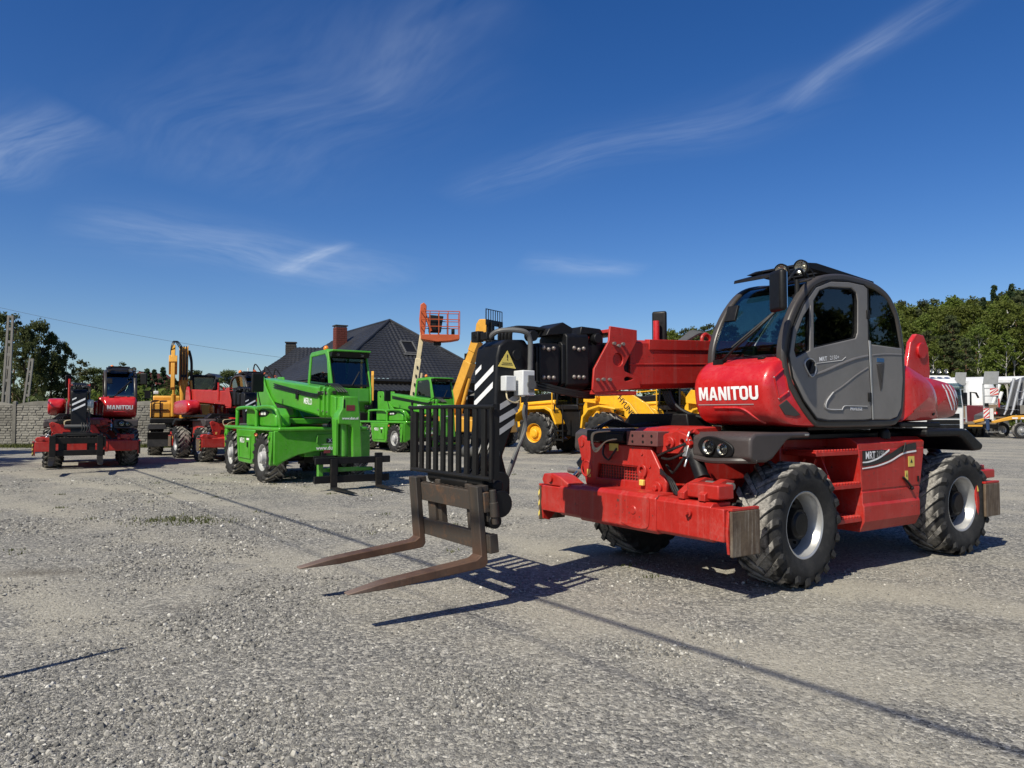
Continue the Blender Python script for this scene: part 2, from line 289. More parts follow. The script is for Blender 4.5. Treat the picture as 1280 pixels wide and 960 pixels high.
def stone_mat():
    m, t, b = newmat('stone')
    oi = N(t, 'ShaderNodeObjectInfo'); n1 = noise(t, 30, 4, 0.7)
    cr = N(t, 'ShaderNodeValToRGB'); t.links.new(oi.outputs['Random'], cr.inputs[0])
    cr.color_ramp.elements[0].color = (0.065, 0.065, 0.064, 1); cr.color_ramp.elements[1].color = (0.68, 0.66, 0.60, 1)
    for p, c in ((0.3, (0.135, 0.133, 0.127, 1)), (0.65, (0.24, 0.234, 0.215, 1)), (0.9, (0.41, 0.39, 0.345, 1))):
        e = cr.color_ramp.elements.new(p); e.color = c
    t.links.new(mixrgb(t, ramp(t, n1, 0.3, 0.7, 0, 0.3), cr.outputs[0], (0.28, 0.26, 0.215)), b.inputs['Base Color'])
    b.inputs['Roughness'].default_value = 0.9; b.inputs['Specular IOR Level'].default_value = 0.2
stone_mat()
def earth(name, c0, c1, s=0.5):
    m, t, b = newmat(name); g = N(t, 'ShaderNodeNewGeometry'); n1 = noise(t, s, 6, 0.7, vec=g.outputs['Position'])
    t.links.new(mixrgb(t, n1, c0, c1), b.inputs['Base Color']); b.inputs['Roughness'].default_value = 1; b.inputs['Specular IOR Level'].default_value = 0.05
    bump(t, b, n1, 0.5, 0.2)
earth('forest_floor', (0.02, 0.025, 0.01), (0.05, 0.055, 0.02))
earth('soil', (0.045, 0.04, 0.032), (0.10, 0.085, 0.065), 5)

# ------------------------------------------------------------------ mesh helpers
class MB:
    def __init__(s): s.v = []; s.f = []
    def add(s, vs_, fs):
        k = len(s.v); s.v += [tuple(x) for x in vs_]; s.f += [tuple(i+k for i in q) for q in fs]; return s
    def box(s, x0, x1, y0, y1, z0, z1):
        v = [(x, y, z) for x in (x0, x1) for y in (y0, y1) for z in (z0, z1)]
        return s.add(v, [(0, 1, 3, 2), (4, 6, 7, 5), (0, 4, 5, 1), (2, 3, 7, 6), (0, 2, 6, 4), (1, 5, 7, 3)])
    def obox(s, c, d, rot=(0, 0, 0)):
        from mathutils import Euler
        m = Euler(rot).to_matrix(); c = Vector(c)
        v = [c + m @ Vector((a*d[0]/2, b*d[1]/2, e*d[2]/2)) for a in (-1, 1) for b in (-1, 1) for e in (-1, 1)]
        return s.add(v, [(0, 1, 3, 2), (4, 6, 7, 5), (0, 4, 5, 1), (2, 3, 7, 6), (0, 2, 6, 4), (1, 5, 7, 3)])
    @staticmethod
    def to3(p, q, axis):
        if axis == 'y': return (p[0], q, p[1])
        if axis == 'x': return (q, p[0], p[1])
        return (p[0], p[1], q)
    def prism(s, poly, a, b, axis='y'):
        n = len(poly); v = [s.to3(p, a, axis) for p in poly] + [s.to3(p, b, axis) for p in poly]
        return s.add(v, [tuple(range(n)), tuple(range(2*n-1, n-1, -1))] + [(i, i+n, (i+1) % n+n, (i+1) % n) for i in range(n)])
    def plate(s, outer, holes, a, b, axis='y'):
        bm = bmesh.new(); E = []
        for lp in [outer]+list(holes):
            vs_ = [bm.verts.new(s.to3(p, a, axis)) for p in lp]
            E += [bm.edges.new((vs_[i], vs_[(i+1) % len(vs_)])) for i in range(len(vs_))]
        bmesh.ops.triangle_fill(bm, use_beauty=True, use_dissolve=False, edges=E)
        r = bmesh.ops.extrude_face_region(bm, geom=list(bm.faces))
        d = s.to3((0, 0), b-a, axis)
        bmesh.ops.translate(bm, verts=[x for x in r['geom'] if isinstance(x, bmesh.types.BMVert)], vec=d)
        bm.verts.index_update()
        s.add([x.co[:] for x in bm.verts], [tuple(w.index for w in q.verts) for q in bm.faces]); bm.free(); return s
    def loft(s, loops, cap=True, closed=True):
        n = len(loops[0]); v = [p for lp in loops for p in lp]; f = []
        for j in range(len(loops)-1):
            for i in range(n if closed else n-1):
                f.append((j*n+i, j*n+(i+1) % n, (j+1)*n+(i+1) % n, (j+1)*n+i))
        if cap: f += [tuple(range(n)), tuple(range(len(loops)*n-1, (len(loops)-1)*n-1, -1))]
        return s.add(v, f)
    def cyl(s, p0, p1, r0, r1=None, n=14, cap=True):
        if r1 is None: r1 = r0
        return s.tube([p0, p1], [r0, r1], n, cap)
    def tube(s, pts, r, n=8, cap=True):
        pts = [Vector(p) for p in pts]; rs = r if isinstance(r, (list, tuple)) else [r]*len(pts); loops = []; u = None
        for i, p in enumerate(pts):
            d = (pts[min(i+1, len(pts)-1)]-pts[max(i-1, 0)])
            if d.length < 1e-9: d = Vector((0, 0, 1))
            d.normalize()
            if u is None:
                u = d.orthogonal().normalized()
            else:
                u = (u - d*u.dot(d))
                u = u.normalized() if u.length > 1e-6 else d.orthogonal().normalized()
            w = d.cross(u)
            loops.append([p + (u*math.cos(2*math.pi*k/n)+w*math.sin(2*math.pi*k/n))*rs[i] for k in range(n)])
        return s.loft(loops, cap)
    def lathe(s, prof, n=32, axis='y', c=(0, 0, 0), close=False):
        loops = []
        for k in range(n):
            a = 2*math.pi*k/n; lp = []
            for r, h in prof:
                x, z = r*math.cos(a), r*math.sin(a)
                q = {'y': (x, h, z), 'z': (x, z, h), 'x': (h, x, z)}[axis]
                lp.append((q[0]+c[0], q[1]+c[1], q[2]+c[2]))
            loops.append(lp)
        m = len(prof); v = [p for lp in loops for p in lp]; f = []
        for k in range(n):
            for i in range(m if close else m-1):
                f.append((k*m+i, k*m+(i+1) % m, ((k+1) % n)*m+(i+1) % m, ((k+1) % n)*m+i))
        return s.add(v, f)
    def sphere(s, c, r, n=12, m=8, sc=(1, 1, 1)):
        loops = [[(c[0]+r*sc[0]*math.sin(math.pi*j/m)*math.cos(2*math.pi*k/n), c[1]+r*sc[1]*math.sin(math.pi*j/m)*math.sin(2*math.pi*k/n), c[2]+r*sc[2]*math.cos(math.pi*j/m)) for k in range(n)] for j in range(m+1)]
        return s.loft(loops, False)
    def text(s, txt, o, right, up, size, bold=0.0, sx=1.0, shear=0.0, align='CENTER', fn=None, ext=0.0):
        cu = bpy.data.curves.new('lettering', 'FONT'); cu.body = txt; cu.size = size; cu.offset = bold*size; cu.shear = shear; cu.align_x = align; cu.align_y = 'CENTER'; cu.resolution_u = 3
        ob = bpy.data.objects.new('lettering_tmp', cu); col.objects.link(ob)
        dg = bpy.context.evaluated_depsgraph_get(); me = ob.evaluated_get(dg).to_mesh()
        o = Vector(o); right = Vector(right).normalized(); up = Vector(up).normalized()
        P = [o + right*(w.co.x*sx) + up*w.co.y for w in me.vertices]
        F_ = [tuple(q.vertices) for q in me.polygons]
        if fn:      # cut the letters finely so that they follow the curved panel
            bm = bmesh.new(); bv_ = [bm.verts.new(p) for p in P]
            for q in F_:
                try: bm.faces.new([bv_[i] for i in q])
                except ValueError: pass
            for d, k0, k1, n_ in ((up, -size*.6, size*.6, 14), (right, -size*3.2, size*3.2, 44)):
                for k in range(n_+1):
                    bmesh.ops.bisect_plane(bm, geom=list(bm.verts)+list(bm.edges)+list(bm.faces), plane_co=o+d*(k0+(k1-k0)*k/n_), plane_no=d)
            bm.verts.index_update(); P = [fn(w.co.copy()) for w in bm.verts]; F_ = [tuple(w.index for w in q.verts) for q in bm.faces]; bm.free()
        s.add(P, F_)
        ob.evaluated_get(dg).to_mesh_clear(); bpy.data.objects.remove(ob); bpy.data.curves.remove(cu); return s
    def letters(s, txt, o, right, up, h, fn, gap=.10):
        G = {'M': ([(0, 0), (0, 1), (.28, 1), (.45, .46), (.62, 1), (.9, 1), (.9, 0), (.68, 0), (.68, .62), (.52, .1), (.38, .1), (.22, .62), (.22, 0)], []),
             'A': ([(0, 0), (.27, 1), (.55, 1), (.82, 0), (.58, 0), (.54, .19), (.28, .19), (.24, 0)], [[(.32, .37), (.50, .37), (.41, .76)]]),
             'N': ([(0, 0), (0, 1), (.25, 1), (.55, .42), (.55, 1), (.77, 1), (.77, 0), (.53, 0), (.22, .6), (.22, 0)], []), 'I': ([(0, 0), (0, 1), (.23, 1), (.23, 0)], []),
             'T': ([(.2, 0), (.2, .8), (0, .8), (0, 1), (.78, 1), (.78, .8), (.43, .8), (.43, 0)], []),
             'O': ([(.0, .25), (.0, .78), (.10, .95), (.22, 1), (.55, 1), (.67, .95), (.77, .78), (.77, .25), (.68, .07), (.53, 0), (.24, 0), (.09, .07)], [[(.23, .26), (.23, .76), (.30, .82), (.47, .82), (.54, .76), (.54, .26), (.47, .19), (.30, .19)]]),
             'U': ([(0, .25), (0, 1), (.23, 1), (.23, .26), (.30, .19), (.47, .19), (.54, .26), (.54, 1), (.77, 1), (.77, .25), (.68, .07), (.53, 0), (.24, 0), (.09, .07)], [])}
        W = sum(max(p[0] for p in G[c][0]) for c in txt)+gap*(len(txt)-1)-.12*txt.count('TO'); x = -W/2; o = Vector(o); right = Vector(right); up = Vector(up)
        for i, c in enumerate(txt):
            out_, hol = G[c]; bm = bmesh.new(); E_ = []
            for lp in [out_]+hol:
                vv = [bm.verts.new(o+right*((p[0]+x)*h)+up*((p[1]-.5)*h)) for p in lp]; E_ += [bm.edges.new((vv[k], vv[(k+1) % len(vv)])) for k in range(len(vv))]
            bmesh.ops.triangle_fill(bm, use_beauty=True, edges=E_)
            for d, n_, k0, k1 in ((up, 8, -.5, .5), (right, 6, x, x+.9)):
                for k in range(n_+1): bmesh.ops.bisect_plane(bm, geom=list(bm.verts)+list(bm.edges)+list(bm.faces), plane_co=o+d*(h*(k0+(k1-k0)*k/n_)), plane_no=d)
            bm.verts.index_update(); s.add([fn(w.co.copy()) for w in bm.verts], [tuple(w.index for w in q.verts) for q in bm.faces]); bm.free()
            x += max(p[0] for p in out_)+gap-(.12 if txt[i:i+2] == 'TO' else 0)
        return s
    def xf(s, m): s.v = [tuple(m @ Vector(p)) for p in s.v]; return s
    def mirror_y(s): s.v = [(x, -y, z) for x, y, z in s.v]; return s
    def mesh(s, name, mat, smooth=35, recalc=True):
        me = bpy.data.meshes.new(name); me.from_pydata(s.v, [], s.f)
        if recalc:
            bm = bmesh.new(); bm.from_mesh(me); bmesh.ops.recalc_face_normals(bm, faces=bm.faces); bm.to_mesh(me); bm.free()
        me.materials.append(M[mat])
        if smooth:
            me.shade_smooth(); me.set_sharp_from_angle(angle=R(smooth))
        return me
    def build(s, name, mat, parent=None, bevel=0.0, seg=2, smooth=35, recalc=True, loc=None):
        o = bpy.data.objects.new(name, s.mesh(name, mat, smooth, recalc)); col.objects.link(o)
        if parent is not None: o.parent = parent
        if loc: o.location = loc
        if bevel:
            b = o.modifiers.new('bevel', 'BEVEL'); b.width = bevel; b.segments = seg; b.limit_method = 'ANGLE'; b.angle_limit = R(32)
        return o
def tag(o, label=None, cat=None, group=None, kind=None):
    for k, v in (('label', label), ('category', cat), ('group', group), ('kind', kind)):
        if v: o[k] = v
    return o
def thing(name, label, cat, loc=(0, 0, 0), rz=0.0, group=None):
    o = bpy.data.objects.new(name, None); col.objects.link(o); o.location = loc; o.rotation_euler = (0, 0, rz); o.empty_display_size = 0.3
    return tag(o, label, cat, group)
def copy_tree(o, parent=None, skip=()):
    c = o.copy(); col.objects.link(c); c.parent = parent
    for ch in list(o.children):
        if ch.name.split('.')[0] in skip: continue
        copy_tree(ch, c, skip)
    return c
def catmull(P, n=6, closed=False):
    P = [Vector(p) for p in P]; out_ = []; L = len(P)
    for i in range(L if closed else L-1):
        a, b_, c, d = (P[(i-1) % L], P[i], P[(i+1) % L], P[(i+2) % L]) if closed else (P[max(i-1, 0)], P[i], P[i+1], P[min(i+2, L-1)])
        for k in range(n):
            u = k/n
            out_.append(0.5*((2*b_)+(c-a)*u+(2*a-5*b_+4*c-d)*u*u+(3*b_-a-3*c+d)*u**3))
    if not closed: out_.append(P[-1])
    return [tuple(p) for p in out_]
def circle2(c, r, n=16, a0=0): return [(c[0]+r*math.cos(a0+2*math.pi*k/n), c[1]+r*math.sin(a0+2*math.pi*k/n)) for k in range(n)]
# ------------------------------------------------------------------ ground
g = MB().add([(-900, -300, 0), (900, -300, 0), (900, 1500, 0), (-900, 1500, 0)], [(0, 1, 2, 3)]).build('ground', 'gravel_ground')
tag(g, 'pale grey gravel yard', None, None, 'structure')
rng = np.random.default_rng(5)
def vnoise(x, y, s, seed):
    r = np.random.default_rng(seed); G = r.random((64, 64)); u = x/s+20.3; v = y/s+11.7
    i = np.floor(u).astype(int); j = np.floor(v).astype(int); a = u-i; b_ = v-j; a = a*a*(3-2*a); b_ = b_*b_*(3-2*b_)
    g_ = lambda p, q: G[p % 64, q % 64]
    return (g_(i, j)*(1-a)+g_(i+1, j)*a)*(1-b_)+(g_(i, j+1)*(1-a)+g_(i+1, j+1)*a)*b_
def gravel():
    n = 900000
    Y = 1.6+ (22-1.6)*rng.random(n)**2.0
    X = (rng.random(n)*2-1)*(0.80*Y+2.2)
    d = .45*vnoise(X, Y, 1.7, 1)+.35*vnoise(X, Y, .55, 2)+.2*vnoise(X, Y, .2, 3)
    lane = np.sin((X*.62+Y*.78)*2.6+vnoise(X, Y, 1.1, 7)*3.0)
    d = d-.10*np.clip((lane-.3)/.6, 0, 1)
    bias = np.clip(-X*0.05, -.12, .14)+np.clip((4.8-Y)*.03, -.05, .08)
    keep = rng.random(n) < np.clip((d+bias-.37)*3.4, .30, 1.0)*np.clip(1.25-Y/19., .12, 1.0)
    X, Y, d = X[keep], Y[keep], (d+bias)[keep]; n = len(X)
    sc = (.0022+.0034*rng.random(n)+.014*rng.random(n)**16)*(.62+.88*np.clip((d-.40)*3, 0, 1))*np.clip(.75+Y*.045, .8, 1.7)
    me = bpy.data.meshes.new('gravel'); me.vertices.add(n)
    me.vertices.foreach_set('co', np.stack([X, Y, sc*.10], 1).astype(np.float32).ravel())
    a = me.attributes.new('scl', 'FLOAT', 'POINT'); a.data.foreach_set('value', sc.astype(np.float32))
    a = me.attributes.new('rot', 'FLOAT_VECTOR', 'POINT'); a.data.foreach_set('vector', np.stack([rng.normal(0, .35, n), rng.normal(0, .35, n), rng.random(n)*6.28], 1).astype(np.float32).ravel())
    o = bpy.data.objects.new('gravel', me); col.objects.link(o); tag(o, 'loose grey gravel stones strewn over the yard', 'gravel', None, 'stuff')
    ng = bpy.data.node_groups.new('scatter', 'GeometryNodeTree')
    ng.interface.new_socket('Geometry', in_out='INPUT', socket_type='NodeSocketGeometry'); ng.interface.new_socket('Geometry', in_out='OUTPUT', socket_type='NodeSocketGeometry')
    gi = N(ng, 'NodeGroupInput'); go = N(ng, 'NodeGroupOutput'); iop = N(ng, 'GeometryNodeInstanceOnPoints'); join = N(ng, 'GeometryNodeJoinGeometry')
    m2p = N(ng, 'GeometryNodeMeshToPoints'); ng.links.new(gi.outputs[0], m2p.inputs[0]); ng.links.new(m2p.outputs[0], iop.inputs['Points'])
    ico = bmesh.new(); bmesh.ops.create_icosphere(ico, subdivisions=1, radius=1.0)
    base = [v.co.copy() for v in ico.verts]; fs = [tuple(v.index for v in f.verts) for f in ico.faces]; ico.free()
    for k in range(5):
        r = random.Random(k); sx, sy, sz = 1.0, r.uniform(.6, .95), r.uniform(.45, .8)
        sm = bpy.data.meshes.new('stone_shape'); sm.from_pydata([(v.x*sx*r.uniform(.78, 1.15), v.y*sy*r.uniform(.78, 1.15), v.z*sz*r.uniform(.75, 1.15)) for v in base], [], fs); sm.materials.append(M['stone'])
        ob = bpy.data.objects.new('stone_shape', sm)
        oi = N(ng, 'GeometryNodeObjectInfo'); oi.inputs['Object'].default_value = ob; oi.inputs['As Instance'].default_value = True
        ng.links.new(oi.outputs['Geometry'], join.inputs[0])
    ng.links.new(join.outputs[0], iop.inputs['Instance']); iop.inputs['Pick Instance'].default_value = True
    ra = N(ng, 'GeometryNodeInputNamedAttribute', data_type='FLOAT'); ra.inputs[0].default_value = 'scl'; ng.links.new(ra.outputs[0], iop.inputs['Scale'])
    rb_ = N(ng, 'GeometryNodeInputNamedAttribute', data_type='FLOAT_VECTOR'); rb_.inputs[0].default_value = 'rot'
    e2r = N(ng, 'FunctionNodeEulerToRotation'); ng.links.new(rb_.outputs[0], e2r.inputs[0]); ng.links.new(e2r.outputs[0], iop.inputs['Rotation'])
    ng.links.new(iop.outputs[0], go.inputs[0])
    md = o.modifiers.new('scatter', 'NODES'); md.node_group = ng
gravel()
# ------------------------------------------------------------------ wheels
WM = {}
def wheel_meshes(key, Rt, W, rr, lugs, sweep, rim_mat, hub_mat, lugw=0.05, depth=0.04, deep=True):
    w = W/2; mb = MB()
    rb = Rt-depth
    prof = [(rr-0.01, -w*.78), (rr+.02, -w*.86), (rr+(rb-rr)*.45, -w*1.0), (rr+(rb-rr)*.8, -w*.99), (rb-.012, -w*.86), (rb, -w*.55), (rb+.006, 0),
            (rb, w*.55), (rb-.012, w*.86), (rr+(rb-rr)*.8, w*.99), (rr+(rb-rr)*.45, w*1.0), (rr+.02, w*.86), (rr-.01, w*.78)]
    mb.lathe(prof, 56)
    for sgn in (-1, 1):
        for i in range(lugs):
            a0 = 2*math.pi*(i+(0.5 if sgn > 0 else 0))/lugs
            loops = []
            for u, dr, ln in ((-.06, 0, .8), (.25, 0, .9), (.6, 0, 1.0), (.9, -.006, 1.15), (.99, -.024, 1.1), (1.025, -.050, .7)):
                a = a0+sweep*min(u, 1.0); y = sgn*w*u; rt = Rt+dr; rbb = rb-.02+dr*1.2
                da = lugw*ln/Rt/2
                if u > 1.0: y = sgn*w*(.99 if dr > -.05 else 1.03)
                pr = lambda r, an, yy: (r*math.cos(an), yy, r*math.sin(an))
                yo = y+sgn*(0.014 if u > 1.0 else 0)
                loops.append([pr(rbb, a-da*1.35, y), pr(rt, a-da*.85, yo), pr(rt, a+da*.85, yo), pr(rbb, a+da*1.35, y)])
            mb.loft(loops, True)
    me = mb.mesh('tyre', 'rubber', 40)
    at = me.attributes.new('tread', 'FLOAT', 'POINT')
    at.data.foreach_set('value', [1.0 if math.hypot(x, z) > Rt*0.972 and abs(y) < w*0.97 else (0.9 if math.hypot(x, z) > rb-.004 and abs(y) < w*.9 else 0.0) for x, y, z in mb.v])
    rm = MB().lathe([(rr+.014, w*.80), (rr+.02, w*.83), (rr+.006, w*.845), (rr-.010, w*.80), (rr-.018, w*.62), (rr-.034, w*.52), (rr-.036, w*.25), (rr-.050, w*.16), (rr-.052, -w*.35), (rr-.07, -w*.5), (rr+.0, -w*.8)], 40)
    dsk = w*(-.12 if deep else .3)
    rm.lathe([(rr-.05, dsk+.02), (rr-.09, dsk+.05), (rr*.5, dsk+.06), (0.02, dsk+.06)], 40)
    rim = rm.mesh('wheel', rim_mat, 40)
    hb = MB()
    h0 = dsk+.055
    hb.cyl((0, h0-.02, 0), (0, h0+.012, 0), rr*(.93 if deep else .80), rr*(.90 if deep else .78), 24)
    hb.cyl((0, h0, 0), (0, h0+.11, 0), rr*.50, rr*.46, 20); hb.cyl((0, h0+.11, 0), (0, h0+.13, 0), rr*.40, rr*.34, 20)
    for k in range(10):
        a = 2*math.pi*k/10; hb.cyl((rr*.64*math.cos(a), h0, rr*.64*math.sin(a)), (rr*.64*math.cos(a), h0+.04, rr*.64*math.sin(a)), .014, n=6)
    hub = hb.mesh('hub', hub_mat, 40)
    WM[key] = (rim, me, hub)
def put_wheel(key, parent, loc, side, steer=0.0, spin=0.0):
    rim, ty, hub = WM[key]
    o = bpy.data.objects.new('wheel', rim); col.objects.link(o); o.parent = parent; o.location = loc
    o.rotation_euler = (0, 0, steer + (0 if side > 0 else math.pi))
    for nm, me in (('tyre', ty), ('hub', hub)):
        c = bpy.data.objects.new(nm, me); col.objects.link(c); c.parent = o
        if nm == 'tyre': c.rotation_euler = (0, spin, 0)
    return o
wheel_meshes('red', 0.575, 0.46, 0.300, 19, 0.42, 'silver', 'plastic', 0.070, 0.026)
wheel_meshes('green', 0.575, 0.46, 0.300, 17, 0.5, 'galv', 'letter_grey', 0.075, 0.04, deep=False)
wheel_meshes('loader', 0.83, 0.62, 0.37, 15, 0.42, 'yellow', 'yellow', 0.13, 0.06, deep=False)
wheel_meshes('truck', 0.50, 0.30, 0.285, 36, 0.1, 'silver', 'silver', 0.05, 0.012, deep=False)

def lamp(parent, c, d, r, name='headlight', rim='plastic', amber=False):
    """round lamp: reflector bowl, black ring, lens. d = facing direction"""
    d = Vector(d).normalized(); rot = d.to_track_quat('Z', 'Y').to_matrix().to_4x4(); mt = Matrix.Translation(c) @ rot
    o = MB().lathe([(0.2*r, -.8*r), (.7*r, -.55*r), (.93*r, 0), (1.0*r, .12*r), (1.1*r, .12*r), (1.14*r, 0), (1.0*r, -.6*r), (.5*r, -.95*r), (0.01*r, -.98*r)], 20, 'z').xf(mt).build(name, rim, parent)
    MB().lathe([(.001, -.05*r), (.15*r, -.08*r), (.17*r, -.40*r), (.45*r, -.34*r), (.75*r, -.20*r), (.92*r, .02*r)], 20, 'z').xf(mt).build('reflector', 'orange_lamp' if amber else 'reflector', o)
    lens = MB().lathe([(.001, .22*r), (.5*r, .17*r), (.95*r, .06*r)], 20, 'z')
    lens.xf(mt).build('lens', 'glass_lens', o)
    return o

# ------------------------------------------------------------------ red rotating telehandler
def crom2(P, n=5, closed=False):
    return [(p[0], p[1]) for p in catmull([(a, b_, 0) for a, b_ in P], n, closed)]
def inset(P, d):
    """shrink a 2d polygon towards its inside by d (works for roughly convex outlines)"""
    n = len(P); A = sum(P[i][0]*P[(i+1) % n][1]-P[(i+1) % n][0]*P[i][1] for i in range(n)); sg = 1 if A > 0 else -1; o = []
    for i in range(n):
        a, b_, c = Vector(P[i-1]), Vector(P[i]), Vector(P[(i+1) % n])
        d1 = (b_-a).normalized(); d2 = (c-b_).normalized(); nn = Vector((-(d1+d2).y, (d1+d2).x))
        nn = nn.normalized() if nn.length > 1e-6 else Vector((-d1.y, d1.x))
        o.append(tuple(b_+nn*d*sg))
    return o
CAB = [(1.30, 1.50), (1.52, 1.68), (1.695, 1.905), (1.752, 2.14), (1.68, 2.40), (1.50, 2.67), (1.24, 2.88), (0.88, 2.965), (0.479, 2.962), (0.18, 2.925), (-0.06, 2.82),
       (-0.225, 2.60), (-0.305, 2.276), (-0.312, 1.955), (-0.26, 1.63), (-0.16, 1.51), (0.0, 1.472), (0.6, 1.468), (1.12, 1.468)]
def telehandler(name, label, loc, rz):
    T = thing(name, label, 'telehandler', loc, rz)
    B = lambda mb, n, m, p=None, bevel=0.0, **k: mb.build(n, m, T if p is None else p, bevel, **k)
    # ---------------- wheels
    for x, y, st, sp in ((1.466, 1.0, R(4), .1), (-1.466, 1.0, R(-1), .33), (1.466, -1.0, R(4), .2), (-1.466, -1.0, R(-1), .5)):
        put_wheel('red', T, (x, y, .575), 1 if y > 0 else -1, st, sp)
    B(MB().cyl((1.466, -.8, .575), (1.466, .8, .575), .11, n=16).obox((1.466, 0, .6), (.36, .5, .34)), 'axle', 'black', bevel=.02)
    B(MB().cyl((-1.466, -.8, .575), (-1.466, .8, .575), .11, n=16).obox((-1.466, 0, .6), (.36, .5, .34)), 'axle', 'black', bevel=.02)
    # ---------------- chassis
    ch = B(MB().box(-2.15, 1.98, -.42, .42, .60, 1.30).box(-.85, 1.25, -.78, .78, .50, 1.34), 'chassis', 'red', bevel=.015)
    B(MB().prism([(-1.45, -.95), (-1.45, .95), (1.4, .95), (1.55, .55), (2.1, .45), (2.1, -.75), (1.55, -.75), (1.4, -.95)], 1.345, 1.40, 'z'), 'deck', 'black', bevel=.01)
    B(MB().cyl((.25, 0, 1.40), (.25, 0, 1.47), .62, .60, 40), 'slew_ring', 'black')
    # side box (tank cover)
    sec = [(.60, 1.345), (1.07, 1.355), (1.15, 1.30), (1.15, 1.235), (1.155, 1.225), (1.155, .835), (1.145, .822), (1.155, .81), (1.155, .70), (1.172, .672), (1.172, .52), (1.12, .415), (.60, .415)]
    xf_ = lambda z: .465+.065*max(0, (z-.9)/.45); xr_ = lambda z: -.590-.165*max(0, (z-.66)/.69)
    sp = B(MB().loft([[(xf_(z), y, z) for y, z in sec], [(xr_(z), y, z) for y, z in sec]]), 'side_box', 'red', bevel=.006, smooth=12)
    B(MB().prism([(.455, 1.228), (.455, 1.105), (.34, 1.11), (.16, 1.145), (-.02, 1.20), (-.04, 1.216), (.1, 1.232)], 1.156, 1.160), 'badge', 'letter_black', sp)
    B(MB().text('MRT', (.32, 1.1625, 1.176), (-1, 0, 0), (0, 0, 1), .105, .02, .85), 'lettering', 'letter_white', sp)
    B(MB().text('2150+', (.12, 1.1625, 1.188), (-1, 0, 0), (0, 0, 1), .085, .0, .8), 'lettering', 'letter_grey', sp)
    def swoosh(pts, wd, y0, y1):
        P = crom2(pts, 6); up = [(x, z+w_*wd) for (x, z), w_ in zip(P, np.linspace(.6, 1.0, len(P)))]
        return MB().prism(P+up[::-1], y0, y1)
    B(swoosh([(.455, 1.07), (.2, 1.085), (-.05, 1.125), (-.3, 1.195), (-.56, 1.215)], .075, 1.156, 1.159), 'stripe', 'letter_black', sp)
    B(swoosh([(.455, 1.045), (.2, 1.06), (-.05, 1.10), (-.3, 1.17), (-.56, 1.19)], .018, 1.156, 1.1605), 'stripe', 'letter_white', sp)
    B(swoosh([(.455, 1.105), (.34, 1.108), (.16, 1.14), (-.03, 1.212)], .02, 1.160, 1.1625), 'stripe', 'letter_white', sp)
    for (x, z, sx, sz) in ((-.46, 1.09, .12, .11), (-.36, .945, .055, .10)):
        st = B(MB().box(x-sx/2, x+sx/2, 1.156, 1.159, z-sz/2, z+sz/2), 'warning_sticker', 'sticker_yellow', sp)
        B(MB().prism([(x-sx*.2, z-sz*.12), (x+sx*.2, z-sz*.12), (x, z+sz*.25)], 1.1595, 1.161), 'warning_symbol', 'letter_black', sp)
    B(MB().text('manitou', (-.10, 1.1575, .745), (-1, 0, 0), (0, 0, 1), .13, .02, 1.0), 'lettering', 'red', sp)
    B(MB().tube([(-.28, 1.165, .93), (-.36, 1.175, .87), (-.42, 1.175, .82)], .012, 6).sphere((-.43, 1.175, .81), .022, 8, 6), 'latch', 'plastic', sp)
    B(MB().tube([(-.34, 1.165, 1.29), (-.29, 1.17, 1.19)], .008, 6), 'latch', 'plastic', sp)
    B(MB().box(-.60, -.575, 1.15, 1.165, .87, .93), 'latch', 'plastic', sp)
    B(MB().sphere((-.08, 1.08, 1.40), .055, 14, 10).cyl((-.08, 1.08, 1.34), (-.08, 1.08, 1.40), .06, n=14), 'camera_dome', 'plastic')
    # ladder
    ld = B(MB().box(.45, 1.22, .70, .80, 1.26, 1.345).box(.44, 1.0, .55, .60, .45, 1.24), 'ladder', 'red', bevel=.006)
    slots = []
    for z in (1.10, .985, .80, .68, .53):
        for y in (.82, .95):
            slots.append([(y-.03, z-.055), (y-.005, z-.06), (y+.04, z+.045), (y+.015, z+.055)])
    B(MB().plate([(.60, .44), (1.14, .44), (1.14, .90), (1.0, 1.23), (.60, 1.23)], slots, .935, .95, 'x'), 'slotted_plate', 'red', ld)
    for (x0, x1, z) in ((.46, 1.21, 1.222), (.47, .935, .89), (.47, .935, .555)):
        sm = MB().box(x0, x1, .80, 1.15, z-.03, z+.012)
        k = int((x1-x0)/.05)
        for i in range(k): sm.box(x0+.012+i*.05, x0+.037+i*.05, .82, 1.15, z+.012, z+.03)
        B(sm, 'step', 'red', ld, .004)
    # fenders
    FR = [(1.38, 1.43), (2.16, 1.43), (2.235, 1.385), (2.245, 1.215), (2.20, 1.175), (2.02, 1.17), (1.93, 1.20), (1.73, 1.355), (1.66, 1.378), (1.38, 1.380)]
    RR = [(-.69, 1.43), (-1.50, 1.43), (-1.60, 1.415), (-1.93, 1.25), (-1.955, 1.21), (-1.90, 1.172), (-1.72, 1.168), (-1.50, 1.31), (-1.40, 1.345), (-.69, 1.350)]
    for sg in (1, -1):
        ys = sorted((sg*.55, sg*1.215))
        ff = B(MB().prism(FR, *ys), 'fender', 'fender', bevel=.028, seg=3)
        rf = B(MB().prism(RR, *ys), 'fender', 'plastic', bevel=.028, seg=3)
        B(MB().box(1.42, 1.47, sg*1.212, sg*1.219, 1.398, 1.412) if sg > 0 else MB().box(1.42, 1.47, -1.219, -1.212, 1.398, 1.412), 'clip', 'silver', ff)
        # headlight cluster on the fender nose
        hs_ = crom2([(sg*.64, 1.30), (sg*.68, 1.375), (sg*.80, 1.395), (sg*.95, 1.36), (sg*1.04, 1.30), (sg*1.02, 1.225), (sg*.90, 1.205), (sg*.72, 1.215)], 4, True)
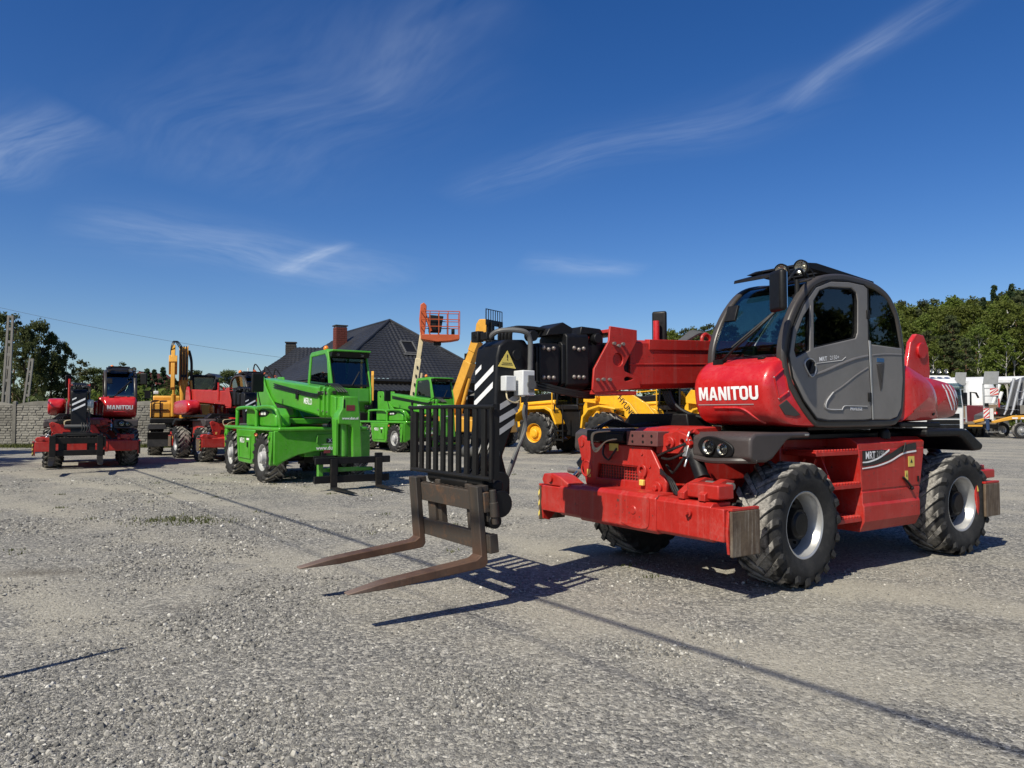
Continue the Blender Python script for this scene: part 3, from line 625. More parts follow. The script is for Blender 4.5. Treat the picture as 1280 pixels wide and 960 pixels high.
        B(MB().prism(hs_, 2.235, 2.262, 'x'), 'headlight_housing', 'plastic', ff, .008)
        lamp(ff, (2.275, sg*.775, 1.30), (1, 0, .05), .070); lamp(ff, (2.27, sg*.93, 1.285), (1, sg*.15, 0), .055)
        B(MB().tube(catmull([(2.235, sg*.58, 1.19), (2.26, sg*.8, 1.175), (2.25, sg*1.05, 1.185), (2.14, sg*1.20, 1.19)], 5), .026, 8), 'bumper_lip', 'fender', ff)
    # ---------------- outriggers front and rear
    q0_right = lambda xs, sg: xs > 0 and sg < 0
    for nm, xs, px0, px1 in (('front', 1, 2.20, 2.56), ('rear', -1, 1.84, 2.19)):
        x0, x1 = (2.32, 2.575) if xs > 0 else (2.02, 2.24)
        bm_ = MB().prism([(xs*x0, .50), (xs*(x1-.03), .50), (xs*x1, .53), (xs*x1, .80), (xs*(x1-.04), .835), (xs*x0, .835)], -1.06, 1.06)
        ob = B(bm_, 'outrigger_beam', 'red', bevel=.008)
        B(MB().prism([(xs*(x0-.02), .485), (xs*(x1-.02), .485), (xs*(x1+.014), .52), (xs*(x1+.014), .815), (xs*(x1-.03), .85), (xs*(x0-.02), .85)], -.70, .42), 'sleeve', 'red', ob, .01)
        if xs > 0:
            B(MB().lathe([(.001, x1+.022), (.035, x1+.022), (.045, x1+.012)], 18, 'x', (0, .12, .68)), 'plug', 'red', ob)
            B(MB().plate(crom2([(-.05, .55), (.1, .52), (.3, .53), (.34, .62), (.34, .80), (.31, .80), (.30, .62), (.28, .565), (.1, .555)], 3, True), [], x1+.014, x1+.022, 'x'), 'weld_lip', 'red', ob)
            B(MB().cyl((x1, .82, .73), (x1+.025, .82, .73), .035, n=12).cyl((x1+.02, .82, .73), (x1+.05, .82, .73), .018, n=6), 'pin', 'red', ob)
        for sg in (1, -1):
            dy = .19 if (xs > 0 and sg < 0) else 0.0
            e0, e1 = sorted((sg*1.04, sg*(1.20+dy)))
            leg = B(MB().box(min(xs*x0, xs*x1), max(xs*x0, xs*x1), e0, e1, .52, .80), 'outrigger_leg', 'red', bevel=.01)
            if xs < 0:
                a0, a1 = sorted((sg*.98, sg*1.19)); B(MB().box(-2.27, -1.90, a0, a1, .835, .935), 'bracket', 'red', leg, .012)
                a0, a1 = sorted((sg*1.19, sg*1.215)); B(MB().plate([(-1.86, .90), (-1.90, .62), (-1.84, .41), (-1.78, .42), (-1.74, .70), (-1.78, .90)], [circle2((-1.83, .66), .03, 10)], a0, a1), 'pad_arm', 'red', leg, .005)
                B(MB().box(-1.83, -1.77, min(sg*1.216, sg*1.219), max(sg*1.216, sg*1.219), .70, .78), 'warning_sticker', 'sticker_yellow', leg)
            # knuckle bracket above the beam end
            if q0_right(xs, sg):
                B(MB().prism([(-1.36, .805), (-1.40, .86), (-1.36, .93), (-1.20, .94), (-1.06, .91), (-.90, .838), (-.90, .805)], 2.34, 2.56, 'x'), 'bracket', 'red', leg, .012)
                B(MB().cyl((2.55, -1.22, .88), (2.585, -1.22, .88), .035, n=14), 'pin', 'red', leg)
            kp = [(xs*(x0+.0), .84), (xs*(x0-.10), .93), (xs*(x0-.16), 1.0), (xs*(x0-.05), 1.02), (xs*(x0+.12), .97), (xs*(x1-.02), .90), (xs*(x1-.02), .84)]
            q0 = (1.06, 1.12, 1.16, 1.22, 1.06, 1.34) if (sg < 0 and xs > 0) else (.66, .74, .90, .98, .74, 1.10)
            a0, a1 = sorted((sg*q0[0], sg*q0[1])); dy or B(MB().plate(kp, [], a0, a1), 'bracket', 'red', leg, .006)
            a0, a1 = sorted((sg*q0[2], sg*q0[3])); dy or B(MB().plate(kp, [], a0, a1), 'bracket', 'red', leg, .006)
            a0, a1 = sorted((sg*q0[4], sg*q0[5])); dy or B(MB().box(min(xs*(x0-.0), xs*(x0+.20)), max(xs*(x0-.0), xs*(x0+.20)), a0, a1, .86, .985), 'knuckle', 'red', leg, .012)
            B(MB().cyl((xs*(x0-.06), sg*(q0[0]-.04), .96), (xs*(x0-.06), sg*(q0[5]-.06), .96), .032, n=12), 'pin', 'bolt', leg)
            a0, a1 = sorted((sg*(1.20+dy), sg*(1.228+dy)))
            B(MB().plate([(xs*(px1-.02), .42), (xs*px1, .60), (xs*(px1-.02), .78), (xs*(px0+.1), .80), (xs*(px0+.02), .62), (xs*(px1-.1), .40)], [circle2((xs*(px1-.12), .62), .045, 10)], a0, a1), 'pad_arm', 'red', leg, .005)
            B(MB().cyl((xs*(px1-.12), sg*(1.17+dy), .62), (xs*(px1-.12), sg*(1.245+dy), .62), .04, n=12), 'pin', 'bolt', leg)
            a0, a1 = sorted((sg*(1.245+dy), sg*(1.275+dy)))
            pd = B(MB().box(min(xs*px0, xs*px1), max(xs*px0, xs*px1), a0, a1, .405, .785), 'foot_pad', 'pad_plate', leg, .008)
            a0, a1 = sorted((sg*(1.225+dy), sg*(1.272+dy))); B(MB().box(min(xs*px0, xs*px1)+.005, max(xs*px0, xs*px1)-.005, a0, a1, .786, .81), 'pad_rim', 'red', leg, .004)
            if sg < 0:
                for k in range(3): B(MB().add([(xs*(px1+.002), -1.274-dy, .44+k*.115), (xs*(px1+.002), -1.246-dy, .47+k*.115), (xs*(px1+.002), -1.246-dy, .52+k*.115), (xs*(px1+.002), -1.274-dy, .49+k*.115)], [(0, 1, 2, 3)]), 'hazard_mark', 'sticker_yellow', leg)
            # jack
            j0 = Vector((xs*2.16, sg*.47, 1.27)); j1 = Vector((xs*(x0-.04), sg*(.76 if q0[0] < .8 else 1.14), .90))
            if q0[0] > .8: j0 = Vector((2.12, -.88, 1.27))
            jr = .09 if dy else .068
            jk = B(MB().cyl(j0, j0.lerp(j1, .72), jr, n=16).cyl(j0.lerp(j1, .69), j0.lerp(j1, .74), .074, n=16), 'jack', 'black', leg)
            B(MB().cyl(j0.lerp(j1, .7), j1, .036, n=12), 'jack_rod', 'chrome', leg)
            if xs > 0 and sg > 0:
                vb = j0+Vector((.08, sg*.03, -.0))
                B(MB().obox(vb, (.06, .05, .17), (0, R(-20), 0)).cyl(vb+Vector((.02, 0, .07)), vb+Vector((-.02, 0, .16)), .012, n=8).cyl(vb+Vector((0, 0, -.06)), vb+Vector((.05, 0, -.17)), .012, n=8), 'valve_block', 'steel', leg, .006)
                for P_ in ([vb+Vector((.03, 0, .05)), (2.33, .38, 1.26), (2.30, .27, 1.23), (2.28, .15, 1.19)], [vb+Vector((.03, 0, -.03)), (2.32, .36, 1.17), (2.30, .22, 1.17)], [vb+Vector((.02, 0, -.05)), (2.30, .40, 1.07), (2.24, .30, 1.03), (2.2, .18, 1.10)]):
                    B(MB().tube(catmull(P_, 6), .013, 7), 'hose', 'hose', leg)
                for q in range(3):
                    B(MB().tube(catmull([(2.30, sg*.20, 1.06-.02*q), (2.36, sg*(.36+.02*q), .98), (2.38, sg*(.46+.03*q), .86), (2.42, sg*.62, .86+.012*q), (2.42, sg*.80, .88+.012*q)], 6), .013, 7), 'hose', 'hose', leg)
                for q in range(3): B(MB().tube(catmull([(2.42, sg*.78, .87+.012*q), (2.44, sg*.86, .905+.015*q), (2.44, sg*(.90+.012*q), .86)], 5), .011, 7), 'pipe', 'steel', leg)
    # ---------------- front plate with grille and fittings
    fp = B(MB().plate([(-1.08, 1.32), (-1.0, 1.365), (-.84, 1.30), (-.6, 1.285), (.06, 1.275), (.28, .94), (.27, .84), (.20, .79), (-.86, .79), (-.93, .83)],
                      [[(-.72, 1.065), (-.09, 1.055), (-.115, .925), (-.755, .915)]], 2.262, 2.305, 'x'), 'front_plate', 'red', bevel=.012)
    gm = MB()
    for i in range(18): y = -.77+i*.041; gm.box(2.258, 2.266, y, y+.008, .90, 1.08)
    for i in range(6): z = .915+i*.03; gm.box(2.255, 2.263, -.78, -.06, z, z+.007)
    gr = B(gm, 'grille', 'red', fp)
    B(MB().box(2.235, 2.25, -.80, -.05, .88, 1.09), 'grille_backing', 'maroon', fp)
    B(MB().cyl((2.30, .17, .88), (2.335, .17, .88), .062, n=20).cyl((2.33, .17, .88), (2.365, .17, .88), .034, n=6), 'pivot_pin', 'red', fp, .004)
    B(MB().cyl((2.30, -1.0, 1.28), (2.315, -1.0, 1.28), .045, n=18), 'pivot_pin', 'red', fp)
    B(MB().lathe([(.07, 2.306), (.085, 2.312), (.095, 2.306)], 22, 'x', (0, -.92, 1.0)), 'pivot_ring', 'red', fp)
    B(MB().plate(circle2((-.04, 1.03), .068, 14), [circle2((-.04, 1.04), .03, 10)], 2.306, 2.33, 'x').box(2.306, 2.33, -.075, -.01, .93, .98), 'tow_eye', 'red', fp, .005)
    B(MB().box(2.31, 2.345, -.06, .0, .885, .945), 'shackle', 'sticker_yellow', fp, .008)
    for (y, z, w_, h_) in ((-.875, .955, .06, .085), (-.47, 1.25, .14, .075)): B(MB().box(2.306, 2.309, y-w_/2, y+w_/2, z-h_/2, z+h_/2), 'warning_sticker', 'sticker_yellow', fp)
    B(MB().tube(catmull([(2.31, -.62, 1.27), (2.34, -.60, 1.17), (2.34, -.52, 1.12), (2.34, -.45, 1.18), (2.31, -.42, 1.24)], 6), .011, 7), 'hose', 'hose', fp)
    B(MB().box(2.16, 2.34, -.24, .20, 1.28, 1.425), 'hose_bracket', 'maroon', bevel=.006)
    for y in (-.15, 0.0, .12):
        for z in (1.32, 1.38): B(MB().cyl((2.338, y, z), (2.344, y, z), .014, n=8), 'hole_plug', 'plastic', fp)
    ru = B(MB().box(2.20, 2.37, -.84, -.26, 1.305, 1.425).box(2.25, 2.385, -.50, -.26, 1.31, 1.40), 'rubber_block', 'black_worn', bevel=.012)
    for q in range(3):
        B(MB().tube(catmull([(2.40, -.42-.02*q, 1.42), (2.41, -.66-.015*q, 1.39), (2.41, -.68, 1.27-.02*q), (2.42, -.60, 1.235-.015*q), (2.41, -.48, 1.31), (2.40, -.36+.02*q, 1.34)], 6), .007, 6), 'loose_cable', 'cream', ru)
    lug = MB().plate([(.10, 1.21), (.10, 1.30), (.22, 1.405), (.38, 1.435), (.50, 1.40), (.54, 1.31), (.50, 1.22)], [circle2((.44, 1.33), .028, 10)], 2.20, 2.26, 'x')
    B(lug.cyl((2.24, .30, 1.32), (2.29, .30, 1.32), .06, n=18), 'jack_bracket', 'red', bevel=.008)
    B(MB().cyl((2.28, .30, 1.32), (2.32, .30, 1.32), .03, n=6), 'bolt', 'red')
    B(MB().cyl((2.05, .62, 1.30), (2.22, .56, 1.44), .022, n=10), 'stop_rod', 'red')
    for (y, z) in ((-.82, .83), (-.55, .83), (-.25, .83), (.05, .83), (-.98, 1.10), (-.78, 1.24), (-.05, 1.20), (.06, 1.08)): B(MB().cyl((2.302, y, z), (2.316, y, z), .016, n=6), 'bolt', 'red', fp)
    B(MB().plate([(-.70, 1.10), (-.06, 1.09), (-.08, 1.075), (-.70, 1.083)], [], 2.304, 2.312, 'x'), 'weld_bead', 'red', fp)
    for q in range(4): B(MB().tube(catmull([(2.25, -.9+.05*q, 1.44), (2.1, -.85+.05*q, 1.47+.02*q), (1.95, -.7+.06*q, 1.46), (1.8, -.5+.06*q, 1.50)], 6), .014, 7), 'hose', 'hose', fp)
    B(MB().prism([(1.70, 1.405), (2.20, 1.405), (2.12, 1.455), (1.70, 1.475)], -.3, .44), 'hood_plate', 'red', bevel=.01)
    # ---------------- turret
    tu = B(MB().box(-1.7, 1.35, -.95, .25, 1.475, 1.56).box(-.2, 1.25, .25, 1.1, 1.44, 1.478), 'turret_frame', 'black', bevel=.01)
    B(MB().prism([(-1.02, 1.44), (-.86, 1.60), (.0, 1.60), (.03, 1.44)], 1.35, 1.72, 'x'), 'turret_nose', 'plastic', bevel=.015)
    for y in (.40, -.68):
        B(MB().plate([(-2.18, 1.60), (-2.27, 2.15), (-2.24, 2.45), (-2.13, 2.60), (-1.95, 2.61), (-1.82, 2.50), (-1.70, 2.1), (-.4, 1.9), (-.2, 1.58)], [circle2((-1.80, 2.0), .04, 10), circle2((-2.05, 2.02), .04, 10)], y, y+.06), 'boom_support', 'red_gloss', bevel=.012)
    B(MB().cyl((-2.05, .39, 2.40), (-2.05, .485, 2.40), .105, .10, 28), 'pivot_pin', 'red_gloss', bevel=.006)
    # engine cover behind the cab and rounded tail
    def blob(xs_, zs, y0, y1, yb=.12, n=26):
        # closed profile in x,z, swelling across y
        prof = crom2(list(zip(xs_, zs)), 4, True); cx = sum(p[0] for p in prof)/len(prof); cz = sum(p[1] for p in prof)/len(prof); loops = []
        for k in range(n+1):
            u = -1+2*k/n; s_ = (1-abs(u)**5)**.22 if abs(u) < 1 else 0.0
            s_ = .55+.45*s_
            loops.append([(cx+(p[0]-cx)*s_, (y0+y1)/2+u*(y1-y0)/2, cz+(p[1]-cz)*s_) for p in prof])
        return MB().loft(loops)
    eng = B(blob([-.26, -.22, -.60, -.90, -1.03, -1.04, -.98, -.28], [1.55, 2.12, 2.07, 1.95, 1.78, 1.58, 1.52, 1.51], .16, 1.21), 'engine_cover', 'red_gloss', smooth=50)
    B(MB().box(-1.06, -.24, .2, 1.17, 1.455, 1.508), 'cover_skirt', 'plastic', eng, .012)
    B(MB().cyl((-.86, 1.17, 1.60), (-.86, 1.202, 1.60), .022, n=12), 'lock', 'plastic', eng)
    B(MB().text('110', (-.80, 1.195, 1.86), (-1, 0, 0), (0, 0, 1), .05, .03), 'lettering', 'sticker_yellow', eng)
    tail = blob([-.95, -1.02, -1.55, -1.86, -1.95, -1.90, -1.70, -1.0], [1.56, 2.0, 2.0, 1.92, 1.76, 1.62, 1.54, 1.53], .05, 1.0)
    tl = B(tail, 'tail_cover', 'red_gloss', smooth=50)
    bv = BVHTree.FromPolygons([Vector(p) for p in tail.v], tail.f)
    def onto(p, d, off=.004):
        h = bv.ray_cast(Vector(p), Vector(d)); return (h[0]-Vector(d)*off) if h[0] else Vector(p)
    for k in range(4):
        q = []
        for i in range(5):
            for e in (0, .035): q.append(onto((-1.60-.045*i-e*.9+.09*(k-1.5)-.02, 1.6, 1.94-.075*i+ (0)), (0, -1, 0)))
        B(MB().add([tuple(x) for x in q], [(2*i, 2*i+1, 2*i+3, 2*i+2) for i in range(4)]), 'stripe', 'letter_white', tl, recalc=True)
    B(blob([-.1, -.1, -1.5, -1.86, -1.9, -1.7], [1.6, 2.05, 2.05, 1.95, 1.65, 1.56], -1.22, -.72), 'engine_cover', 'red_gloss', smooth=50)
    # ---------------- boom
    yb = -.34
    def bx(x): return 2.345-.037*(x-2.3)      # top line of the boom
    hw = .235
    bm_ = MB()
    oct_ = lambda h0, h1, w_, x: [(x, yb-w_, bx(x)-h1+.05), (x, yb-w_, bx(x)-h0-.03), (x, yb-w_+.03, bx(x)-h0), (x, yb+w_-.03, bx(x)-h0), (x, yb+w_, bx(x)-h0-.03), (x, yb+w_, bx(x)-h1+.05), (x, yb+w_-.07, bx(x)-h1), (x, yb-w_+.07, bx(x)-h1)]
    bm_.loft([oct_(0, .50, hw, -2.2), oct_(0, .50, hw, 2.40)])
    bo = B(bm_, 'boom', 'red_boom', bevel=.006)
    B(MB().loft([[(x, yb+hw+.012, bx(x)-.10), (x, yb+hw+.012, bx(x)+.006), (x, yb+hw-.06, bx(x)+.012), (x, yb+hw-.06, bx(x)-.10)] for x in (-1.2, 2.15)]), 'boom_rib', 'red_boom', bo, .004)
    B(MB().loft([[(x, yb+hw+.004, bx(x)-.255), (x, yb+hw+.007, bx(x)-.248), (x, yb+hw+.004, bx(x)-.241), (x, yb+hw-.01, bx(x)-.248)] for x in (-1.2, 2.42)]), 'weld_seam', 'red_boom', bo)
    PL = [(2.70, 2.455), (2.345, 2.437), (2.345, 2.33), (2.525, 2.06), (2.515, 2.02), (2.325, 1.96), (2.30, 1.855), (2.90, 1.80), (2.925, 1.83), (2.905, 2.03), (2.715, 2.31)]
    for y0, hole in ((yb+hw+.012, True), (yb-hw-.037, False)):
        pl = B(MB().plate(PL, [circle2((2.60, 2.13), .065, 18), crom2([(2.40, 1.945), (2.48, 1.965), (2.52, 1.945), (2.50, 1.92)], 3, True)] if hole else [], y0, y0+.025), 'boom_collar', 'red_boom', bo, .005)
        if hole:
            for (x, z) in ((2.66, 2.285), (2.60, 2.265), (2.545, 2.285), (2.87, 1.925), (2.80, 1.93), (2.72, 1.93)): B(MB().cyl((x, y0+.02, z), (x, y0+.052, z), .017, n=8), 'bolt', 'bolt', bo)
            B(MB().cyl((2.60, y0-.03, 2.13), (2.60, y0+.0, 2.13), .063, n=18), 'access_plug', 'red_boom', bo)
    B(MB().box(2.35, 2.90, yb-hw-.03, yb+hw+.03, 1.785, 1.825), 'collar_bridge', 'red_boom', bo, .004)
    B(MB().box(2.35, 2.66, yb-hw, yb+hw, 2.40, 2.435), 'collar_bridge', 'red_boom', bo, .004)
    # telescoping inner sections, black
    secs = []
    for x0, x1, h0, h1, w_ in ((2.3, 3.24, .03, .475, .205), (3.0, 3.52, .05, .455, .180), (3.3, 3.80, .07, .435, .155)):
        secs.append(B(MB().loft([oct_(h0, h1, w_, x0), oct_(h0, h1, w_, x1)]), 'boom_section', 'black', bevel=.008))
    for (x0, x1, h0, h1, w_, k) in ((2.93, 3.20, -.05, .49, .225, 0), (3.27, 3.50, .045, .47, .20, 1)):
        c = B(MB().loft([oct_(h0, h1, w_, x0), oct_(h0, h1, w_, x1)]), 'section_collar', 'black', secs[k], .012)
        for j in range(3):
            for z in (bx(x0)-.10, bx(x0)-.375): B(MB().sphere((x0+.07+j*.058, yb+w_+.004, z-(.012 if j == 1 and z > 2.1 else 0)), .021, 8, 6), 'bolt', 'bolt', secs[k])
    for q in range(4):
        B(MB().tube(catmull([(3.70, yb+.02-.06*q, 2.22), (3.72, yb+.06-.06*q, 2.37), (3.58, yb+.08-.06*q, 2.40), (3.25, yb+.08-.06*q, 2.39), (3.10, yb+.08-.06*q, 2.38)], 6), .021, 8), 'hose', 'hose', bo)
    B(MB().prism([(3.10, 2.36), (3.08, 2.42), (3.20, 2.47), (3.36, 2.40), (3.40, 2.33)], yb-.16, yb+.17).prism([(2.72, 2.38), (2.76, 2.43), (3.0, 2.44), (3.02, 2.36)], yb-.16, yb+.20), 'hose_guide', 'black', bo, .01)
    for x, z in ((2.83, 2.33), (3.60, 2.31)): B(MB().cyl((x, yb+.16, z), (x, yb+.25, z), .05, n=18), 'roller', 'black', bo, .006)
    for q in range(3): B(MB().tube(catmull([(3.52, yb+.17, 1.90-.03*q), (3.3, yb+.21, 1.84-.02*q), (3.0, yb+.2, 1.80-.02*q), (2.8, yb+.14, 1.80-.02*q)], 6), .016, 7), 'hose', 'hose', bo)
    # head: drop leg in front
    HD = [(3.60, 2.20), (3.66, 2.275), (3.86, 2.265), (3.94, 2.21), (3.965, 2.10), (3.985, 1.66), (4.06, .95), (3.98, .86), (3.86, .90), (3.84, 1.02), (3.90, 1.22), (3.76, 1.55), (3.73, 1.72), (3.58, 1.86)]
    hd = B(MB().prism(HD, yb-.185, yb+.195), 'boom_head', 'black', bevel=.02)
    def fx(z): return float(np.interp(z, [.95, 1.66, 2.10], [4.06, 3.985, 3.965]))+.0035
    def band(ys, z0, dz, hgt):
        return MB().add([(fx(z0), ys[0], z0), (fx(z0+dz), ys[1], z0+dz), (fx(z0+dz+hgt), ys[1], z0+dz+hgt), (fx(z0+hgt), ys[0], z0+hgt)], [(0, 1, 2, 3)])
    for z0 in (1.68, 1.83): B(band((yb-.16, yb+.15), z0-.02, .17, .055), 'stripe', 'letter_white', hd)
    B(band((yb-.16, yb-.06), 1.955, .055, .04), 'stripe', 'letter_white', hd)
    ysd = yb+.199
    for k in range(3):
        z0 = 1.40+k*.115; x1 = 3.74+(.0 if k else .04)
        B(MB().add([(3.955-.01*k, ysd, z0), (x1, ysd, z0+.10), (x1, ysd, z0+.155), (3.955-.01*k, ysd, z0+.055)], [(0, 1, 2, 3)]), 'stripe', 'letter_grey', hd)
    tri = B(MB().prism([(3.985-.03, 2.02), (3.765, 2.005), (3.855, 2.165)], ysd-.002, ysd+.002), 'warning_triangle', 'sticker_yellow', hd)
    B(MB().text('!', (3.857, ysd+.004, 2.10), (-1, 0, 0), (0, 0, 1), .075, .02).box(3.80, 3.92, ysd+.002, ysd+.0035, 2.035, 2.04).box(3.81, 3.91, ysd+.002, ysd+.0035, 2.05, 2.055), 'warning_symbol', 'letter_black', hd)
    B(MB().cyl((3.76, ysd-.01, 2.13), (3.76, ysd+.018, 2.13), .048, n=20), 'pin', 'black', hd, .004)
    jb = B(MB().box(3.66, 3.79, ysd+.0, ysd+.15, 1.76, 1.985), 'junction_box', 'white_box', hd, .008)
    B(MB().box(3.82, 3.93, ysd+.0, ysd+.09, 1.80, 1.935), 'junction_box', 'white_box', hd, .008)
    B(MB().cyl((3.70, ysd+.15, 1.86), (3.70, ysd+.165, 1.86), .045, n=14).box(3.675, 3.735, ysd+.15, ysd+.162, 1.79, 1.94), 'coupling', 'hose_grey', hd)
    B(MB().tube(catmull([(3.90, ysd+.05, 1.80), (3.90, ysd+.07, 1.73), (3.84, ysd+.07, 1.70), (3.78, ysd+.06, 1.70)], 6), .007, 6).tube(catmull([(3.76, ysd+.05, 1.76), (3.77, ysd+.06, 1.72), (3.80, ysd+.05, 1.71)], 5), .007, 6), 'loose_cable', 'cream', hd)
    B(MB().tube(catmull([(3.95, yb+.02, 2.27), (3.90, yb+.12, 2.345), (3.72, yb+.24, 2.345), (3.645, yb+.25, 2.27), (3.64, yb+.25, 2.05), (3.64, yb+.25, 1.96), (3.57, yb+.22, 1.84)], 8), .024, 10), 'conduit', 'hose_grey', hd)
    B(MB().tube(catmull([(3.66, yb+.24, 1.78), (3.72, yb+.26, 1.62), (3.70, yb+.26, 1.46), (3.83, yb+.27, 1.22), (3.90, yb+.27, 1.05), (3.90, yb+.2, .95)], 8), .016, 8).tube(catmull([(3.66, yb+.22, 1.70), (3.69, yb+.23, 1.5), (3.80, yb+.24, 1.2), (3.87, yb+.2, 1.0)], 8), .014, 8), 'hose', 'hose_grey', hd)
    B(MB().box(3.93, 4.0, yb-.20, yb-.08, 2.26, 2.36).box(3.90, 3.99, yb-.05, yb+.06, 2.27, 2.34), 'camera_box', 'plastic', hd, .008)
    B(MB().cyl((3.98, yb-.12, 2.30), (4.01, yb-.12, 2.30), .03, n=12), 'lens', 'glass_lens', hd)
    # ---------------- fork carriage
    cx = 4.30; yc = -.37; tilt = R(5.5)
    KM = Matrix.Translation((cx, 0, .95)) @ Matrix.Rotation(tilt, 4, 'Y') @ Matrix.Translation((-cx, 0, -.95))
    ca = MB().box(cx, cx+.055, yc-.60, yc+.64, .80, .965).box(cx, cx+.055, yc-.60, yc+.64, .48, .625).box(cx-.02, cx+.03, yc-.42, yc-.28, .60, .82).box(cx-.02, cx+.03, yc+.30, yc+.44, .60, .82)
    ca.box(cx-.06, cx+.0, yc-.30, yc-.22, .5, 1.0).box(cx-.06, cx+.0, yc+.24, yc+.32, .5, 1.0).box(cx-.03, cx+.05, yc+.60, yc+.67, .47, .62)
    nt_ = MB()
    for i in range(14): nt_.box(cx+.005, cx+.05, yc-.55+i*.082, yc-.52+i*.082, .963, .972)
    cg = B(ca.xf(KM), 'fork_carriage', 'rusty_carriage', bevel=.006)
    B(nt_.xf(KM), 'notch_strip', 'rusty_carriage', cg)
    for y in (yc-.55, yc+.55):
        f_ = MB(); yw = .074
        fp_ = [(cx+.055, .40), (cx+.055, 1.02), (cx+.105, 1.02), (cx+.112, .46), (cx+.16, .435), (cx+.95, .430), (cx+1.235, .407), (cx+1.24, .396), (cx+.9, .374), (cx+.12, .362), (cx+.08, .366)]
        n = len(fp_)
        vs_ = []
        for sgn in (-1, 1):
            for (x, z) in fp_:
                tp = 1.0 if x < cx+.85 else float(np.interp(x, [cx+.85, cx+1.24], [1.0, .6]))
                vs_.append((x, y+sgn*yw*tp, z))
        f_.add(vs_, [tuple(range(n)), tuple(range(2*n-1, n-1, -1))]+[(i, i+n, (i+1) % n+n, (i+1) % n) for i in range(n)])
        f_.box(cx-.015, cx+.06, y-yw*.8, y+yw*.8, .965, 1.015)
        fo = B(f_.xf(KM), 'fork', 'rusty_fork', bevel=.006)
    # upper rusty part of the shank is dark: hook blocks at the side
    B(MB().cyl((cx-.02, yc+.66, .70), (cx-.02, yc+.66, .98), .028, n=12).cyl((cx-.02, yc+.66, .76), (cx-.02, yc+.66, .88), .038, n=12).box(cx-.02, cx+.03, yc+.56, yc+.63, .72, .90).xf(KM), 'lock_pin', 'rusty_fork', cg, .004)
    # load backrest
    br = MB(); y0b, y1b, z0b, z1b = yc-.80, yc+.645, 1.065, 1.655
    fr_ = catmull([(cx-.01, y0b, z0b), (cx-.01, y0b, z0b+.02), (cx-.01, y0b, z1b-.05), (cx-.01, y0b+.05, z1b), (cx-.01, y1b-.05, z1b), (cx-.01, y1b, z1b-.05), (cx-.01, y1b, z0b+.02), (cx-.01, y1b, z0b)], 4)
    br.tube(fr_, .018, 8).tube([(cx-.01, y0b, z0b), (cx-.01, y1b, z0b)], .02, 8).box(cx-.035, cx-.005, y0b-.005, y0b+.095, z0b, z1b-.04).box(cx-.085, cx-.005, y1b-.02, y1b+.012, z0b, z1b-.02)
    lb = B(br, 'load_backrest', 'black_worn')
    for i in range(9):
        y = y0b+.16+i*.142
        B(MB().box(cx-.03, cx-.004, y, y+.064, z0b, z1b), 'bar', 'black_worn', lb, .003)
    B(MB().box(cx-.12, cx-.02, yc-.5, yc+.5, 1.0, 1.07).cyl((cx-.10, yc-.55, 1.0), (cx-.10, yc+.62, 1.0), .05, n=16).prism([(cx-.05, .86), (cx+.0, 1.02), (cx-.22, 1.10), (cx-.46, 1.02), (cx-.46, .88)], yc-.22, yc+.25), 'tilt_carrier', 'black_worn', cg, .012)
    B(MB().cyl((4.0, yc-.33, 1.01), (4.0, yc+.36, 1.01), .085, n=20).cyl((cx-.10, yc+.50, .86), (cx-.10, yc+.66, .86), .11, n=20).cyl((cx-.06, yc+.52, .72), (cx-.06, yc+.64, .72), .06, n=16), 'tilt_pivot', 'black', cg, .006)
    B(MB().cyl((4.02, yc-.30, 1.25), (4.02, yc+.28, 1.25), .055, n=16), 'tilt_cylinder', 'hose_grey', cg)
    for q in range(4): B(MB().tube(catmull([(4.03, yc+.1+.06*q, 1.35), (4.10, yc+.12+.06*q, 1.22), (4.12, yc+.1+.06*q, 1.12), (4.15, yc+.02+.05*q, 1.06)], 6), .013, 7), 'hose', 'hose', cg)
    # ---------------- cab
    cy0, cy1 = .30, 1.20
    side = crom2(CAB, 5, True)
    inn = inset(side, .075)
    fl = B(MB().plate(side, [inn], cy1-.085, cy1-.005), 'cab_frame', 'grey_frame', bevel=.022, seg=3)
    B(MB().plate(side, [inn], cy0+.005, cy0+.085), 'frame_hoop', 'grey_frame', fl, .022, seg=3)
    # roof shell, rear wall and floor follow the hoop
    def strip(i0, i1, off, y0, y1, th=.02):
        P = [side[i % len(side)] for i in range(i0, i1+1)]; Q = inset(side, off); P = [Q[i % len(side)] for i in range(i0, i1+1)]; P2 = inset(side, off+th); P2 = [P2[i % len(side)] for i in range(i0, i1+1)]
        return MB().loft([[(p[0], y, p[1]) for p in P+P2[::-1]] for y in (y0, y1)])
    B(strip(31, 54, .012, cy0+.05, cy1-.05), 'roof', 'grey_frame', fl)
    B(strip(64, 93, .012, cy0+.05, cy1-.05), 'floor_pan', 'black', fl)
    B(strip(54, 64, .02, cy0+.07, cy1-.07, .006), 'rear_window', 'glass_side', fl)
    # windscreen
    B(strip(14, 31, .022, cy0+.075, cy1-.075, .006), 'windscreen', 'glass_front', fl)
    B(strip(28, 31, .03, cy0+.085, cy1-.085, .012), 'sun_blind', 'plastic', fl)
    # right-hand side glass and lower wall
    lowr = [p for p in inn if p[1] < 2.15]; upr = [p for p in inn if p[1] >= 2.15]
    B(MB().prism([p for p in inn if p[1] < 1.95], cy0+.03, cy0+.05), 'side_wall', 'black', fl)
    B(MB().prism([p for p in inn if p[1] >= 1.93], cy0+.035, cy0+.041), 'side_window', 'glass_clear', fl)
